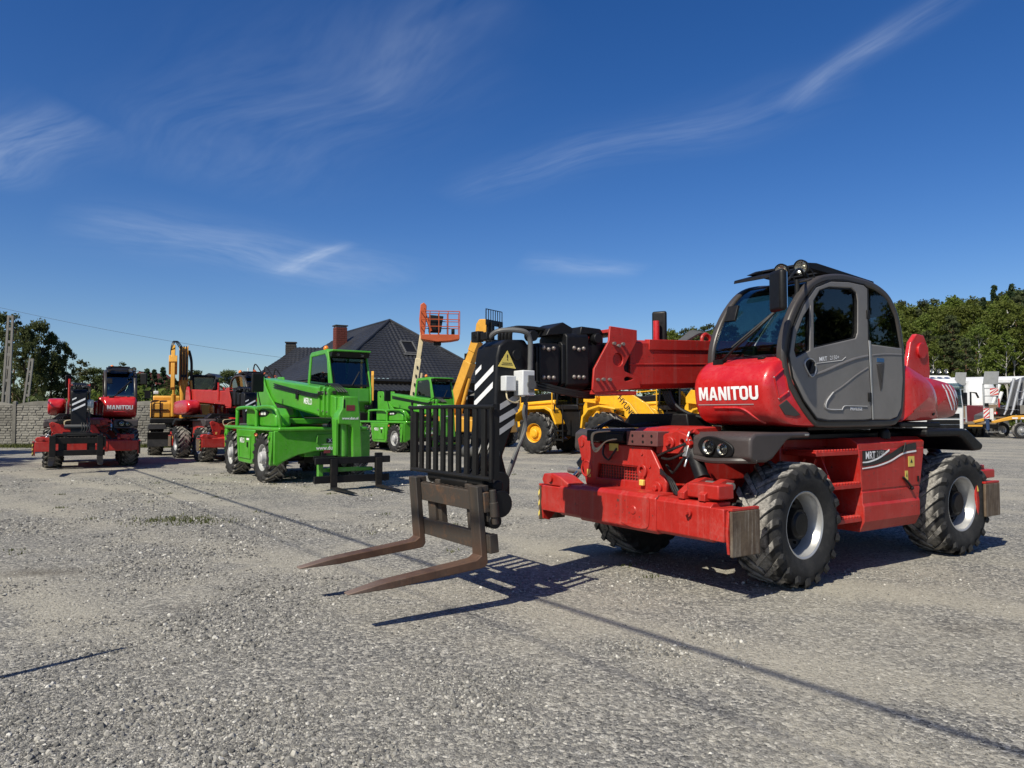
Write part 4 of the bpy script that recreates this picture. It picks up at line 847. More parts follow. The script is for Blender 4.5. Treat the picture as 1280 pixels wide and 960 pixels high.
    # door with two windows
    DO = [(1.27, 1.555), (1.47, 1.73), (1.62, 1.93), (1.672, 2.13), (1.61, 2.37), (1.45, 2.61), (1.26, 2.79), (1.02, 2.872), (.72, 2.895), (.46, 2.888), (.40, 2.86), (.402, 2.3), (.362, 1.545), (.5, 1.535), (1.1, 1.535)]
    W1 = [(1.305, 2.215), (1.300, 2.66), (1.20, 2.77), (1.05, 2.815), (.68, 2.838), (.595, 2.80), (.575, 2.72), (.585, 2.40), (.62, 2.345)]
    W2 = [(1.575, 2.115), (1.37, 2.19), (1.36, 2.60), (1.46, 2.50), (1.565, 2.33), (1.605, 2.18)]
    dr = B(MB().plate(DO, [W1, W2], cy1-.045, cy1+.012), 'door', 'grey_door', bevel=.010, seg=3)
    B(MB().prism(inset(W1, -.012), cy1-.022, cy1-.016), 'window', 'glass_side', dr)
    B(MB().prism(inset(W2, -.012), cy1-.022, cy1-.016), 'window', 'glass_side', dr)
    B(MB().plate(inset(W1, -.004), [inset(W1, .012)], cy1-.03, cy1+.004), 'window_seal', 'plastic', dr)
    B(MB().tube([(1.335, cy1+.004, 2.20), (1.33, cy1+.004, 2.64)], .008, 6), 'mullion', 'letter_grey', dr)
    B(MB().tube([(x, cy1+.006, z) for x, z in inset(DO, -.009)]+[(inset(DO, -.009)[0][0], cy1+.006, inset(DO, -.009)[0][1])], .009, 6), 'door_seal', 'plastic', dr)
    for z in (1.72, 2.55): B(MB().box(.385, .43, cy1+.008, cy1+.028, z, z+.09), 'hinge', 'plastic', dr, .005)
    B(MB().plate(inset(W2, -.004), [inset(W2, .010)], cy1-.03, cy1+.004), 'window_seal', 'plastic', dr)
    # pressed lines on the door
    def ridge(P, r=.012, mat='grey_door', dy=.008): return B(MB().tube(catmull([(x, cy1+dy, z) for x, z in P], 6), r, 6), 'pressing', mat, dr)
    ridge([(1.40, 1.95), (1.2, 1.99), (.9, 2.075), (.65, 2.14), (.42, 2.18)], .014)
    ridge([(1.02, 1.80), (.85, 1.87), (.62, 1.98), (.42, 2.06)], .010)
    ridge([(1.02, 1.80), (1.13, 1.72), (1.16, 1.66), (1.10, 1.635), (.95, 1.63)], .010)
    ridge([(1.02, 1.805), (1.12, 1.725), (1.145, 1.665), (1.09, 1.64), (.88, 1.637)], .0055, 'letter_grey', .018)
    ridge([(.88, 1.637), (.84, 1.672), (.72, 1.675), (.45, 1.672)], .004, 'letter_grey', .016)
    B(MB().text('PRIVILEGE', (.64, cy1+.0145, 1.645), (-1, 0, 0), (0, 0, 1), .042, .02, 1.1), 'lettering', 'letter_white', dr)
    B(MB().text('MRT', (1.17, cy1+.0145, 2.115), (-1, 0, .10), (.1, 0, 1), .058, .02, 1.1), 'lettering', 'letter_white', dr)
    B(MB().text('2150+', (.985, cy1+.0145, 2.137), (-1, 0, .10), (.1, 0, 1), .055, .0, 1.1), 'lettering', 'letter_white', dr)
    B(MB().tube([(1.27, cy1+.012, 2.07), (.86, cy1+.012, 2.115), (.80, cy1+.012, 2.15)], .004, 5), 'pinstripe', 'letter_grey', dr)
    hh = crom2([(1.47, 2.06), (1.40, 2.115), (1.31, 2.09), (1.29, 2.0), (1.34, 1.94), (1.40, 1.96)], 4, True)
    hn = B(MB().plate(hh, [inset(hh, .012)], cy1+.008, cy1+.026), 'door_handle', 'silver', dr, .004)
    B(MB().prism(inset(hh, .012), cy1+.008, cy1+.015).obox((1.37, cy1+.028, 2.03), (.035, .02, .12), (0, R(-25), 0)), 'handle_grip', 'plastic', dr, .004)
    B(MB().prism([(.405, 2.335), (.368, 2.33), (.345, 1.54), (.362, 1.54)], cy1+.012, cy1+.02), 'trim_strip', 'silver', dr, .003)
    # rear quarter
    QP = [(.335, 1.54), (.375, 2.30), (-.228, 2.285), (-.236, 1.96), (-.19, 1.66), (-.11, 1.565), (.02, 1.537)]
    qp = B(MB().prism(QP, cy1-.045, cy1+.010), 'rear_panel', 'grey_door', bevel=.010)
    B(MB().prism([(.40, 2.31), (.41, 2.885), (.22, 2.865), (.02, 2.79), (-.13, 2.62), (-.225, 2.30)], cy1-.022, cy1-.014), 'rear_quarter_window', 'glass_side', fl)
    B(MB().prism([(.265, 2.10), (.12, 2.115), (.17, 1.86), (.20, 1.83)], cy1+.008, cy1+.014).prism([(.235, 2.09), (.15, 2.10), (.18, 1.92)], cy1+.013, cy1+.017), 'triangle_relief', 'grey_frame', qp, .003)
    B(MB().box(.125, .255, cy1+.0105, cy1+.0135, 2.125, 2.165), 'maker_tag', 'blue_tag', qp)
    B(MB().tube(catmull([(.33, cy1+.006, 2.19), (.1, cy1+.006, 2.21), (-.22, cy1+.006, 2.22)], 5), .010, 6), 'pressing', 'grey_door', qp)
    # nose
    NP = [(1.50, 2.17), (1.66, 2.145), (1.80, 2.085), (1.905, 1.995), (1.955, 1.89), (1.955, 1.78), (1.93, 1.66), (1.875, 1.565), (1.76, 1.505), (1.55, 1.478), (1.15, 1.47)]
    npf = crom2(NP, 4)
    loops = []
    for k in range(29):
        u = -1+2*k/28; y = .735+u*.445
        e = (1-abs(u)**11)**.4 if abs(u) < 1 else 0
        s_ = .90+.10*e; cxn, czn = 1.30, 1.82
        loops.append([(cxn+(p[0]-cxn)*s_, y, czn+(p[1]-czn)*(s_*.5+.5)) for p in npf])
    nose_mb = MB().loft(loops, True)
    no = B(nose_mb, 'nose_cover', 'red_gloss', smooth=60)
    bvn = BVHTree.FromPolygons([Vector(p) for p in nose_mb.v], nose_mb.f)
    def onto_nose(p, d=(-1, 0, 0), off=.005):
        h = bvn.ray_cast(Vector(p), Vector(d)); return tuple(h[0]-Vector(d)*off) if h[0] else tuple(p)
    B(MB().letters('MANITOU', (2.4, .735, 1.79), (0, 1, 0), (0, 0, 1), .126, onto_nose), 'lettering', 'letter_white', no, smooth=0)
    B(MB().add([onto_nose((2.4, y, z)) for y, z in ((.36, 1.682), (.36, 1.689), (.52, 1.682), (.52, 1.689), (.68, 1.682), (.68, 1.689), (1.02, 1.682), (1.02, 1.689))], [(0, 1, 3, 2), (2, 3, 5, 4), (4, 5, 7, 6)]), 'underline', 'letter_grey', no)
    def nline(P, r=.011, nm='pressing', mt='red_gloss'): return B(MB().tube(catmull([onto_nose((2.4, y, z), off=.0) for y, z in crom2(P, 4)], 2), r, 7), nm, mt, no)
    nline([(.55, 1.655), (.72, 1.655), (.85, 1.65), (.93, 1.615), (1.0, 1.545), (1.03, 1.515)], .012)
    def sidept(x, z): 
        h = bvn.ray_cast(Vector((x, 1.6, z)), Vector((0, -1, 0))); return (x, (h[0].y if h[0] else 1.17)+.002, z)
    fr2 = [(1.86, 1.925), (1.72, 2.01), (1.66, 1.80), (1.80, 1.735)]
    fr3 = [(fr2[i][0]+(fr2[(i+1) % 4][0]-fr2[i][0])*k/5, fr2[i][1]+(fr2[(i+1) % 4][1]-fr2[i][1])*k/5) for i in range(4) for k in range(5)]
    B(MB().tube([sidept(*p) for p in fr3]+[sidept(*fr3[0])], .008, 6), 'panel_edge', 'red_gloss', no)
    for p in fr2: q = sidept(*p); B(MB().cyl((q[0], q[1]-.01, q[2]), (q[0], q[1]+.006, q[2]), .009, n=8), 'screw', 'steel', no)
    vt = [(1.80, 1.675), (1.69, 1.725), (1.49, 1.59), (1.56, 1.575), (1.72, 1.59)]
    q = [sidept(*p) for p in vt]
    B(MB().add([(a, b_-.02, c) for a, b_, c in q]+[(a, b_+.006, c) for a, b_, c in q], [(0, 1, 2, 3, 4), (9, 8, 7, 6, 5)]+[(i, (i+1) % 5, (i+1) % 5+5, i+5) for i in range(5)]), 'vent', 'grey_frame', no, .004)
    B(MB().box(1.72, 1.77, .93, 1.0, 2.10, 2.125), 'washer_jet', 'plastic', no, .006)
    # interior
    st = B(MB().obox((.45, .72, 2.02), (.50, .50, .14)).obox((.22, .72, 2.34), (.14, .46, .62), (0, R(-8), 0)).obox((.18, .72, 2.70), (.10, .26, .16)), 'seat', 'plastic', bevel=.05, seg=3)
    B(MB().obox((.42, .72, 1.75), (.3, .3, .4)), 'seat_base', 'black', st, .02)
    B(MB().tube(catmull([(1.02+.05*math.sin(2*math.pi*k/20)*0+.10*math.sin(2*math.pi*k/20), .72+.18*math.cos(2*math.pi*k/20), 2.20+.12*math.sin(2*math.pi*k/20)) for k in range(21)], 1), .016, 8).cyl((1.03, .72, 2.2), (1.30, .72, 1.95), .03, n=10).tube([(1.02, .54, 2.20), (1.02, .90, 2.20)], .014, 6), 'steering_wheel', 'plastic')
    B(MB().prism([(1.55, 2.12), (1.35, 2.16), (1.15, 2.0), (1.2, 1.6), (1.5, 1.6)], .50, .95).box(1.30, 1.36, .40, .58, 2.10, 2.28), 'dashboard', 'plastic', bevel=.02)
    B(MB().box(.15, .75, .36, .46, 2.08, 2.24).box(.15, .75, .98, 1.06, 2.08, 2.2).cyl((.7, .41, 2.2), (.72, .41, 2.38), .02, n=8), 'arm_console', 'plastic', bevel=.02)
    # wiper, mirrors, lamps, roof guard
    B(MB().tube(catmull([(1.545, 1.02, 2.60), (1.70, .88, 2.40), (1.79, .68, 2.22), (1.80, .56, 2.12), (1.78, .47, 2.10)], 6), .014, 6).tube([(1.555, 1.0, 2.585), (1.80, .66, 2.235)], .010, 6).obox((1.78, .50, 2.10), (.07, .12, .05)).obox((1.555, 1.03, 2.60), (.05, .07, .04)), 'wiper', 'plastic')
    B(MB().tube([(1.585, .98, 2.535), (1.715, .86, 2.24)], .006, 5), 'wiper_rod', 'silver')
    ma = B(MB().tube(catmull([(1.30, 1.12, 2.90), (1.50, 1.22, 2.93), (1.72, 1.32, 2.88), (1.90, 1.34, 2.74), (1.95, 1.34, 2.66)], 6), .012, 7).cyl((1.42, 1.12, 2.70), (1.42, 1.12, 2.86), .022, n=10).box(1.39, 1.45, 1.09, 1.16, 2.66, 2.72), 'mirror_arm', 'plastic')
    mm = B(MB().obox((2.03, 1.36, 2.665), (.07, .20, .36), (0, 0, R(-22))), 'mirror', 'plastic', bevel=.03, seg=3)
    B(MB().obox((1.995, 1.372, 2.665), (.006, .17, .31), (0, 0, R(-22))), 'mirror_glass', 'mirror', mm)
    B(MB().obox((1.55, .46, 2.60), (.03, .13, .17), (0, R(-20), 0)).tube([(1.53, .40, 2.60), (1.50, .34, 2.62)], .01, 6), 'inside_mirror', 'plastic', bevel=.02)
    for (x, y, z) in ((1.52, 1.02, 2.945), (1.36, 1.12, 2.985)):
        L = lamp(T, (x, y, z), (.92, .12, -.18), .065, 'work_light')
        B(MB().cyl((x-.05, y, z-.02), (x-.10, y, z-.09), .014, n=8).tube(catmull([(x-.06, y, z), (x-.12, y+.03, z-.02), (x-.16, y+.04, z-.10)], 5), .006, 5), 'bracket', 'plastic', L)
    g1 = B(MB().prism([(1.28, 3.02), (1.14, 3.075), (.95, 3.09), (-.05, 3.005), (-.05, 2.955), (.15, 2.96), (1.12, 3.025)], .95, 1.02).prism([(1.28, 3.02), (1.14, 3.075), (.95, 3.09), (-.05, 3.005), (-.05, 2.955), (.15, 2.96), (1.12, 3.025)], .42, .49), 'roof_guard', 'plastic', bevel=.008)
    for k in range(9): x = 1.08-.135*k; B(MB().obox((x, .72, 3.065-.085*max(0, (1-x))*.95), (.05, .50, .02), (0, R(-20), 0)), 'guard_bar', 'plastic', g1)
    B(MB().prism([(1.40, 2.93), (1.39, 2.965), (1.10, 3.045), (1.08, 3.015)], .36, .98), 'visor', 'plastic', bevel=.006)
    B(MB().cyl((1.66, .998+.1, 2.22), (1.668, .998+.1, 2.222), .022, n=14), 'sticker', 'sticker_yellow', fl)
    # amber beacon and aerial post on the far side
    B(MB().cyl((1.55, -.60, 2.05), (1.55, -.60, 2.64), .036, n=14), 'mirror_post', 'red_gloss')
    pm = B(MB().obox((1.46, -.64, 2.58), (.05, .17, .36), (0, 0, R(28))), 'post_mirror', 'plastic', bevel=.03, seg=3)
    B(MB().obox((1.432, -.655, 2.58), (.006, .14, .31), (0, 0, R(28))), 'mirror_glass', 'mirror', pm)
    B(MB().tube(catmull([(1.15, yb+.05, 2.37), (1.15, yb+.05, 2.45), (1.09, yb+.05, 2.49), (1.03, yb+.05, 2.45), (1.03, yb+.05, 2.37)], 6), .02, 8), 'lifting_eye', 'red_boom', bo)
    for q in range(5): B(MB().tube(catmull([(1.38, yb-.05-.03*q, 2.37), (1.2, yb-.08-.03*q, 2.45), (1.0, yb-.10-.03*q, 2.52+.008*q), (.8, yb-.10-.03*q, 2.48), (.6, yb-.08-.03*q, 2.40)], 6), .02, 7), 'hose', 'hose_grey', bo)
    # hose loop under the boom
    for q in range(4): B(MB().tube(catmull([(1.72, yb+.1-.03*q, 1.84), (1.70, yb+.16-.03*q, 1.70), (1.62, yb+.28-.03*q, 1.60), (1.45, yb+.45-.02*q, 1.535), (1.2, yb+.6, 1.50)], 6), .02, 7), 'hose', 'hose', bo)
    return T
RZ_MAIN = math.atan2(-0.55596, -0.83121)
main = telehandler('rotating_telehandler', 'red rotating telehandler with grey cab door and rusty forks, nearest machine', (3.2418, 8.6843, 0), RZ_MAIN)
# ------------------------------------------------------------------ the two other red telehandlers: same model, same parts
def place_copy(src, name, label, loc, deg, skip=()):
    c = copy_tree(src, None, skip); c.name = name; c.location = loc; c.rotation_euler = (0, 0, R(deg)); c['label'] = label; return c
M2 = place_copy(main, 'rotating_telehandler', 'red rotating telehandler facing the yard, leftmost, in front of the stone-pattern fence', (-13.5, 23.9, 0), -60, skip=('load_backrest',))
M3 = place_copy(main, 'rotating_telehandler', 'red rotating telehandler half hidden behind the front green machine', (-10.35, 26.6, 0), -52, skip=('load_backrest',))
for r_ in (M2, M3):
    for ch in r_.children:
        if ch.name.split('.')[0] in ('fork', 'fork_carriage'):
            ch.material_slots[0].link = 'OBJECT'; ch.material_slots[0].material = M['black_worn']
    MB().cyl((.2, .55, 2.98), (.2, .55, 3.05), .05, n=12).build('beacon_base', 'plastic', r_)
    MB().sphere((.2, .55, 3.09), .065, 10, 8, (1, 1, 1.2)).build('beacon', 'orange_lamp', r_)

# ------------------------------------------------------------------ green rotating telehandler
def green_machine(label, loc, deg):
    T = thing('green_telehandler', label, 'telehandler', loc, R(deg))
    B = lambda mb, n, m='green', p=None, bevel=0.0, **k: mb.build(n, m, T if p is None else p, bevel, **k)
    for x in (1.47, -1.47):
        for s in (1, -1): put_wheel('green', T, (x, s*.99, .575), s, R(3) if x > 0 else 0, x+s)
        B(MB().cyl((x, -.8, .575), (x, .8, .575), .11, n=12).obox((x, 0, .6), (.4, .5, .36)), 'axle', 'black')
    B(MB().box(-2.1, 2.2, -.42, .42, .6, 1.2), 'chassis', bevel=.02)
    B(MB().prism([(-2.25, -1.1), (-2.15, -1.2), (2.1, -1.2), (2.36, -1.05), (2.40, .0), (2.36, 1.05), (2.1, 1.2), (-2.15, 1.2), (-2.25, 1.1)], 1.20, 1.285, 'z'), 'deck', bevel=.03, seg=3)
    B(MB().text('VVVVVVVVVV', (1.0, -1.10, 1.287), (1, 0, 0), (0, 1, 0), .07, 0), 'tread_mark', 'letter_white')
    arch = [(-1.15, 1.205), (1.15, 1.205), (1.15, .58), (1.02, .56), (.7, .66), (.3, .73), (-.2, .73), (-.6, .66), (-.88, .54), (-1.08, .42), (-1.15, .46)]
    fp = B(MB().prism(arch, 2.24, 2.30, 'x'), 'front_panel', bevel=.015)
    B(MB().add([(2.303, -1.1, .46), (2.303, -.72, .64), (2.303, -.95, 1.02), (2.303, -1.1, 1.05)], [(0, 1, 2, 3)]).add([(2.302, -.71, .64), (2.305, -.70, .645), (2.305, -.93, 1.03), (2.302, -.94, 1.02)], [(0, 1, 2, 3)]), 'panel_inset', 'green', fp)
    B(MB().tube(catmull([(2.31, -.16, .93), (2.33, -.16, 1.06), (2.33, -.10, 1.10), (2.33, .25, 1.11)], 5), .02, 6), 'grab_edge', 'green', fp)
    B(MB().box(2.30, 2.306, -.48, -.28, 1.04, 1.13), 'hatch', 'green', fp, .004)
    B(MB().box(2.30, 2.305, .06, .24, .92, 1.02), 'emblem_plate', 'letter_black', fp)
    B(MB().text('X', (2.307, .15, .97), (0, 1, 0), (0, 0, 1), .11, .03), 'emblem', 'letter_white', fp)
    B(MB().text('www.dun.nl', (2.304, .10, .80), (0, 1, 0), (0, 0, 1), .13, .02, .9), 'lettering', 'letter_white', fp)
    B(MB().text('transport machines', (2.304, .10, .885), (0, 1, 0), (0, 0, 1), .045, .0, .9), 'lettering', 'letter_grey', fp)
    B(MB().box(2.30, 2.305, .0, .16, .68, .75), 'warning_sticker', 'dark_red', fp)
    for s in (1, -1):
        a, b_ = sorted((s*.78, s*1.205))
        sp = B(MB().prism([(-.86, 1.21), (.90, 1.21), (.84, 1.0), (.74, .45), (.62, .38), (-.55, .38), (-.66, .45), (-.80, 1.0)], a, b_), 'side_panel', bevel=.03, seg=3)
        ys = s*1.208
        B(MB().plate([(-.58, 1.06), (.60, 1.06), (.58, .50), (-.52, .50)], [[(-.53, 1.03), (.55, 1.03), (.53, .53), (-.47, .53)]], min(ys, ys+s*.02), max(ys, ys+s*.02)), 'hatch_rim', 'green', sp, .006)
        B(MB().text('MERLO', (-.22, ys+s*.004, .93), (s*-1, 0, 0), (0, 0, 1), .17, .02, .8), 'lettering', 'letter_white', sp)
        B(MB().box(.2, .42, min(ys, ys+s*.004), max(ys, ys+s*.004), .95, 1.0), 'sticker', 'letter_white', sp)
        B(MB().obox((.30, ys+s*.01, .84), (.07, .02, .12)), 'latch', 'plastic', sp)
        # stowed outriggers at the corners
        for xs in (1, -1):
            og = B(MB().prism([(xs*1.98, 1.19), (xs*2.22, 1.19), (xs*2.20, .80), (xs*2.10, .42), (xs*2.0, .44), (xs*1.96, .8)], min(s*1.02, s*1.18), max(s*1.02, s*1.18)), 'outrigger', bevel=.012)
            B(MB().cyl((xs*2.06, s*1.19, 1.05), (xs*2.06, s*1.21, 1.05), .05, n=14), 'pin', 'green', og)
        lamp(T, (.95, s*1.19, 1.1), (1, s, 0), .045, 'side_lamp', amber=True)
    for y in (-.9, -.6, .45, .75, 1.0): B(MB().cyl((2.30, y, 1.12), (2.315, y, 1.12), .02, n=8), 'bolt', 'green', fp)
    for y in (.5, .8): B(MB().box(2.30, 2.312, y-.1, y+.1, .80, 1.0), 'hatch', 'green', fp, .004)
    B(MB().box(2.28, 2.34, -.25, .25, .52, .62).box(2.0, 2.3, -.06, .06, .5, .7), 'tow_hitch', 'black', bevel=.01)
    for k in range(4): B(MB().tube(catmull([(1.6, .5+.05*k, 1.36), (2.0, .3+.05*k, 1.42), (2.3, .1+.04*k, 1.36), (2.33, .08+.04*k, 1.2)], 5), .016, 6), 'hose', 'hose')
    # hand rails on the deck
    for x0, x1 in ((-1.25, .35), (.62, 2.0)):
        B(MB().tube(catmull([(x0-.1, -1.06, 1.29), (x0-.08, -1.06, 1.62), (x0+.03, -1.06, 1.74), (x1-.12, -1.06, 1.74), (x1+.12, -1.0, 1.55), (x1+.12, -.95, 1.29)], 5), .045, 8), 'handrail')
    eg = B(MB().prism([(-.75, 1.29), (-.75, 1.80), (1.5, 1.72), (1.78, 1.55), (1.82, 1.29)], -.98, -.62), 'engine_hood', bevel=.05, seg=3)
    B(MB().prism(crom2([(.30, 1.60), (.45, 1.68), (1.0, 1.68), (1.30, 1.62), (1.0, 1.54), (.45, 1.53)], 4, True), -.995, -.975), 'lamp_recess', 'plastic', eg)
    for x in (.5, .75, .98): B(MB().box(x-.08, x+.08, -1.003, -.99, 1.565, 1.645), 'tail_lamp', 'sticker_red' if x < .6 else 'white', eg, .01)
    # turret and boom
    B(MB().cyl((0, 0, 1.285), (0, 0, 1.38), .75, n=32).box(-1.5, 1.3, -.6, .95, 1.35, 1.48), 'turret_frame', bevel=.02)
    for y in (-.44, .10):
        tw = B(MB().plate([(-1.75, 1.45), (-1.80, 2.55), (-1.72, 2.62), (-1.25, 2.60), (-1.05, 2.35), (-.6, 2.05), (.5, 1.48)], [circle2((-1.5, 2.35), .06, 12)], y, y+.05), 'boom_tower', bevel=.012)
    B(MB().prism([(-1.75, 1.5), (-1.95, 1.7), (-1.95, 2.2), (-1.6, 2.3), (-.2, 2.1), (.2, 1.5)], .0, .98), 'counterweight', bevel=.06, seg=3)
    yb = -.14
    def sect(x, zt, zb, w): return [(x, yb-w, zb+.05), (x, yb-w, zt-.03), (x, yb-w+.03, zt), (x, yb+w-.03, zt), (x, yb+w, zt-.03), (x, yb+w, zb+.05), (x, yb+w-.06, zb), (x, yb-w+.06, zb)]
    bo = B(MB().loft([sect(-1.7, 2.58, 1.98, .23), sect(2.9, 2.20, 1.54, .23)]), 'boom', bevel=.008)
    B(MB().loft([sect(2.7, 2.17, 1.60, .20), sect(3.6, 2.08, 1.56, .20)]), 'boom_section', bevel=.008)
    for x in (2.95, 3.25, 3.5):
        z = 2.19-.09*(x-2.9)
        B(MB().loft([sect(x, z+.03, 1.52, .245), sect(x+.10, z+.02, 1.51, .245)]), 'section_collar', 'green', bo, .006)
        B(MB().cyl((x+.05, yb-.265, z-.1), (x+.05, yb-.24, z-.1), .02, n=8), 'bolt', 'bolt', bo)
        B(MB().cyl((x+.05, yb-.265, z-.5), (x+.05, yb-.24, z-.5), .02, n=8), 'bolt', 'bolt', bo)
    for q in range(3): B(MB().tube(catmull([(-.4, yb-.245, 2.38-.05*q), (1.2, yb-.248, 2.20-.04*q), (2.8, yb-.255, 2.04-.03*q), (3.2, yb-.265, 2.08-.03*q), (3.7, yb-.1, 2.08-.02*q)], 5), .014, 6), 'hose', 'hose', bo)
    for q in range(4): B(MB().tube(catmull([(2.9, yb-.1+.06*q, 2.16), (3.2, yb-.1+.06*q, 2.26), (3.5, yb-.1+.06*q, 2.20), (3.75, yb-.05+.06*q, 2.06)], 5), .016, 6), 'hose', 'hose', bo)
    B(MB().text('MERLO', (2.25, yb-.2335, 1.88), (1, 0, -.08), (.08, 0, 1), .20, .02, .9), 'lettering', 'letter_white', bo)
    B(MB().box(1.45, 1.60, yb-.27, yb-.232, 1.95, 2.15), 'camera_box', 'plastic', bo, .01)
    hd = B(MB().prism([(-.33, 1.62), (-.36, 1.54), (-.36, 1.38), (-.10, 1.36), (-.05, 1.30), (-.03, .66), (.18, .66), (.12, 1.62), (.08, 1.96), (-.26, 1.96), (-.28, 1.70)], 3.84, 4.16, 'x'), 'boom_head', bevel=.02)
    B(MB().prism([(3.50, 2.02), (3.86, 1.96), (3.9, 1.38), (3.5, 1.6)], -.33, .06), 'head_neck', 'green', hd, .02)
    B(MB().cyl((4.0, -.20, 1.40), (4.0, -.20, .70), .11, n=16), 'tilt_cylinder', 'green', hd)
    B(MB().prism([(3.86, 1.52), (4.12, 1.48), (4.12, .72), (3.96, .72)], -.40, -.34), 'head_leg', 'green', hd, .01)
    B(MB().box(4.161, 4.165, -.19, .0, 1.66, 1.78), 'warning_sticker', 'dark_red', hd)
    B(MB().box(4.161, 4.165, -.25, -.22, 1.72, 1.9), 'slot', 'plastic', hd)
    B(MB().text('www.dun.nl', (4.165, -.10, 1.50), (0, 1, 0), (0, 0, 1), .075, .03, 1.0), 'lettering', 'letter_white', hd)
    ca = B(MB().box(4.14, 4.22, -.86, .80, .55, .69).box(4.14, 4.22, -.88, .78, .16, .31).box(4.10, 4.18, -.52, -.36, .2, .68).box(4.10, 4.18, .48, .64, .2, .76), 'fork_carriage', 'black', bevel=.008)
    B(MB().box(3.99, 4.12, -.72, .44, .38, .46).box(3.99, 4.12, -.76, -.66, .24, .60), 'lower_bracket', 'green', ca, .01)
    for y in (-.48, .52):
        B(MB().box(4.22, 4.27, y-.07, y+.07, .04, .66).prism([(4.22, .04), (4.27, .08), (4.6, .075), (5.35, .05), (5.37, .04), (4.6, .035)], y-.065, y+.065), 'fork', 'black_worn', bevel=.006)
    # cab
    cs = [(.78, 1.62), (.72, 2.28), (.90, 3.06), (1.02, 3.12), (2.06, 3.13), (2.16, 3.08), (2.46, 2.22), (2.48, 1.86), (2.2, 1.62)]
    wi = [(.88, 2.36), (1.02, 3.00), (1.98, 3.02), (2.10, 2.9), (2.22, 2.22), (1.6, 2.16), (1.05, 2.24)]
    y0, y1 = .12, 1.12
    cf = B(MB().plate(cs, [wi], y0, y0+.05), 'cab_frame', bevel=.02, seg=3)
    B(MB().plate(cs, [wi], y1-.05, y1), 'side_frame', 'green', cf, .02, seg=3)
    B(MB().prism(inset(wi, -.01), y0+.018, y0+.026), 'side_window', 'glass_side', cf)
    B(MB().prism(inset(wi, -.01), y1-.026, y1-.018), 'side_window', 'glass_side', cf)
    B(MB().prism([(.90, 3.04), (1.02, 3.125), (2.06, 3.135), (2.44, 3.10), (2.44, 3.06), (2.1, 3.05), (2.05, 3.02), (1.0, 3.0)], y0+.02, y1-.02), 'roof', 'green', cf, .012)
    B(MB().prism([(2.10, 3.035), (2.40, 3.055), (2.33, 2.93), (2.16, 2.95)], y0+.03, y1-.03), 'visor', 'plastic', cf, .01)
    for y in (.30, .90): lamp(cf, (2.37, y, 3.0), (1, 0, -.1), .045, 'roof_lamp')
    ws = [(2.155, y0+.05, 2.96), (2.155, y1-.05, 2.96), (2.435, y1-.05, 2.24), (2.435, y0+.05, 2.24)]
    B(MB().add(ws+[(a-.008, b_, c-.002) for a, b_, c in ws], [(0, 1, 2, 3), (7, 6, 5, 4), (0, 4, 5, 1), (1, 5, 6, 2), (2, 6, 7, 3), (3, 7, 4, 0)]), 'windscreen', 'glass_front', cf)
    B(MB().loft([[(a+.004, b_, c+.002) for a, b_, c in ws], [(ws[0][0]+.008, y0+.10, 2.92), (ws[1][0]+.008, y1-.10, 2.92), (2.425, y1-.10, 2.29), (2.425, y0+.10, 2.29)]], False), 'screen_seal', 'plastic', cf)
    B(MB().prism([(.80, 1.64), (.76, 2.26), (1.6, 2.14), (2.24, 2.2), (2.44, 2.2), (2.46, 1.88), (2.2, 1.64)], y0+.06, y1-.06), 'cab_body', 'green', cf, .02)
    B(MB().box(.80, .86, y0+.05, y1-.05, 2.25, 2.95), 'rear_wall', 'plastic', cf)
    B(MB().obox((1.35, .55, 2.3), (.5, .5, .16)).obox((1.08, .55, 2.62), (.14, .46, .6), (0, R(-8), 0)).obox((1.05, .55, 2.92), (.1, .24, .14)), 'seat', 'plastic', bevel=.04)
    B(MB().prism([(2.36, 2.2), (2.2, 2.36), (2.05, 2.3), (2.1, 2.16)], .3, .8).tube([(1.92+.1*math.sin(a*.314), .55+.18*math.cos(a*.314), 2.48+.1*math.sin(a*.314)) for a in range(21)], .016, 6).cyl((1.92, .55, 2.46), (2.15, .55, 2.25), .03, n=8), 'dashboard', 'plastic')
    B(MB().tube([(2.44, .62, 2.26), (2.31, .86, 2.6)], .012, 6), 'wiper', 'plastic', cf)
    B(MB().box(2.40, 2.47, .95, 1.10, 1.70, 1.80).cyl((2.47, 1.02, 1.75), (2.49, 1.02, 1.75), .04, n=12), 'front_lamp', 'plastic', cf, .01)
    B(MB().cyl((1.3, .40, 3.12), (1.3, .40, 3.17), .05, n=12), 'beacon_base', 'plastic', cf); B(MB().sphere((1.3, .40, 3.21), .07, 10, 8, (1, 1, 1.1)), 'beacon', 'orange_lamp', cf)
    B(MB().tube(catmull([(.6, -.98, 1.75), (.55, -1.02, 2.0), (.52, -1.05, 2.2)], 4), .015, 6), 'mirror_arm', 'plastic')
    mr = B(MB().obox((.52, -1.05, 2.36), (.09, .30, .46), (0, 0, R(6))), 'mirror', 'plastic', bevel=.03, seg=3)
    return T
G1 = green_machine('bright green rotating telehandler with black forks on the gravel, in front of the house', (-5.665, 19.26, 0), -56)
G2 = place_copy(G1, 'green_telehandler', 'green rotating telehandler seen side-on behind the black fork guard', (-4.76, 32.8, 0), -55)

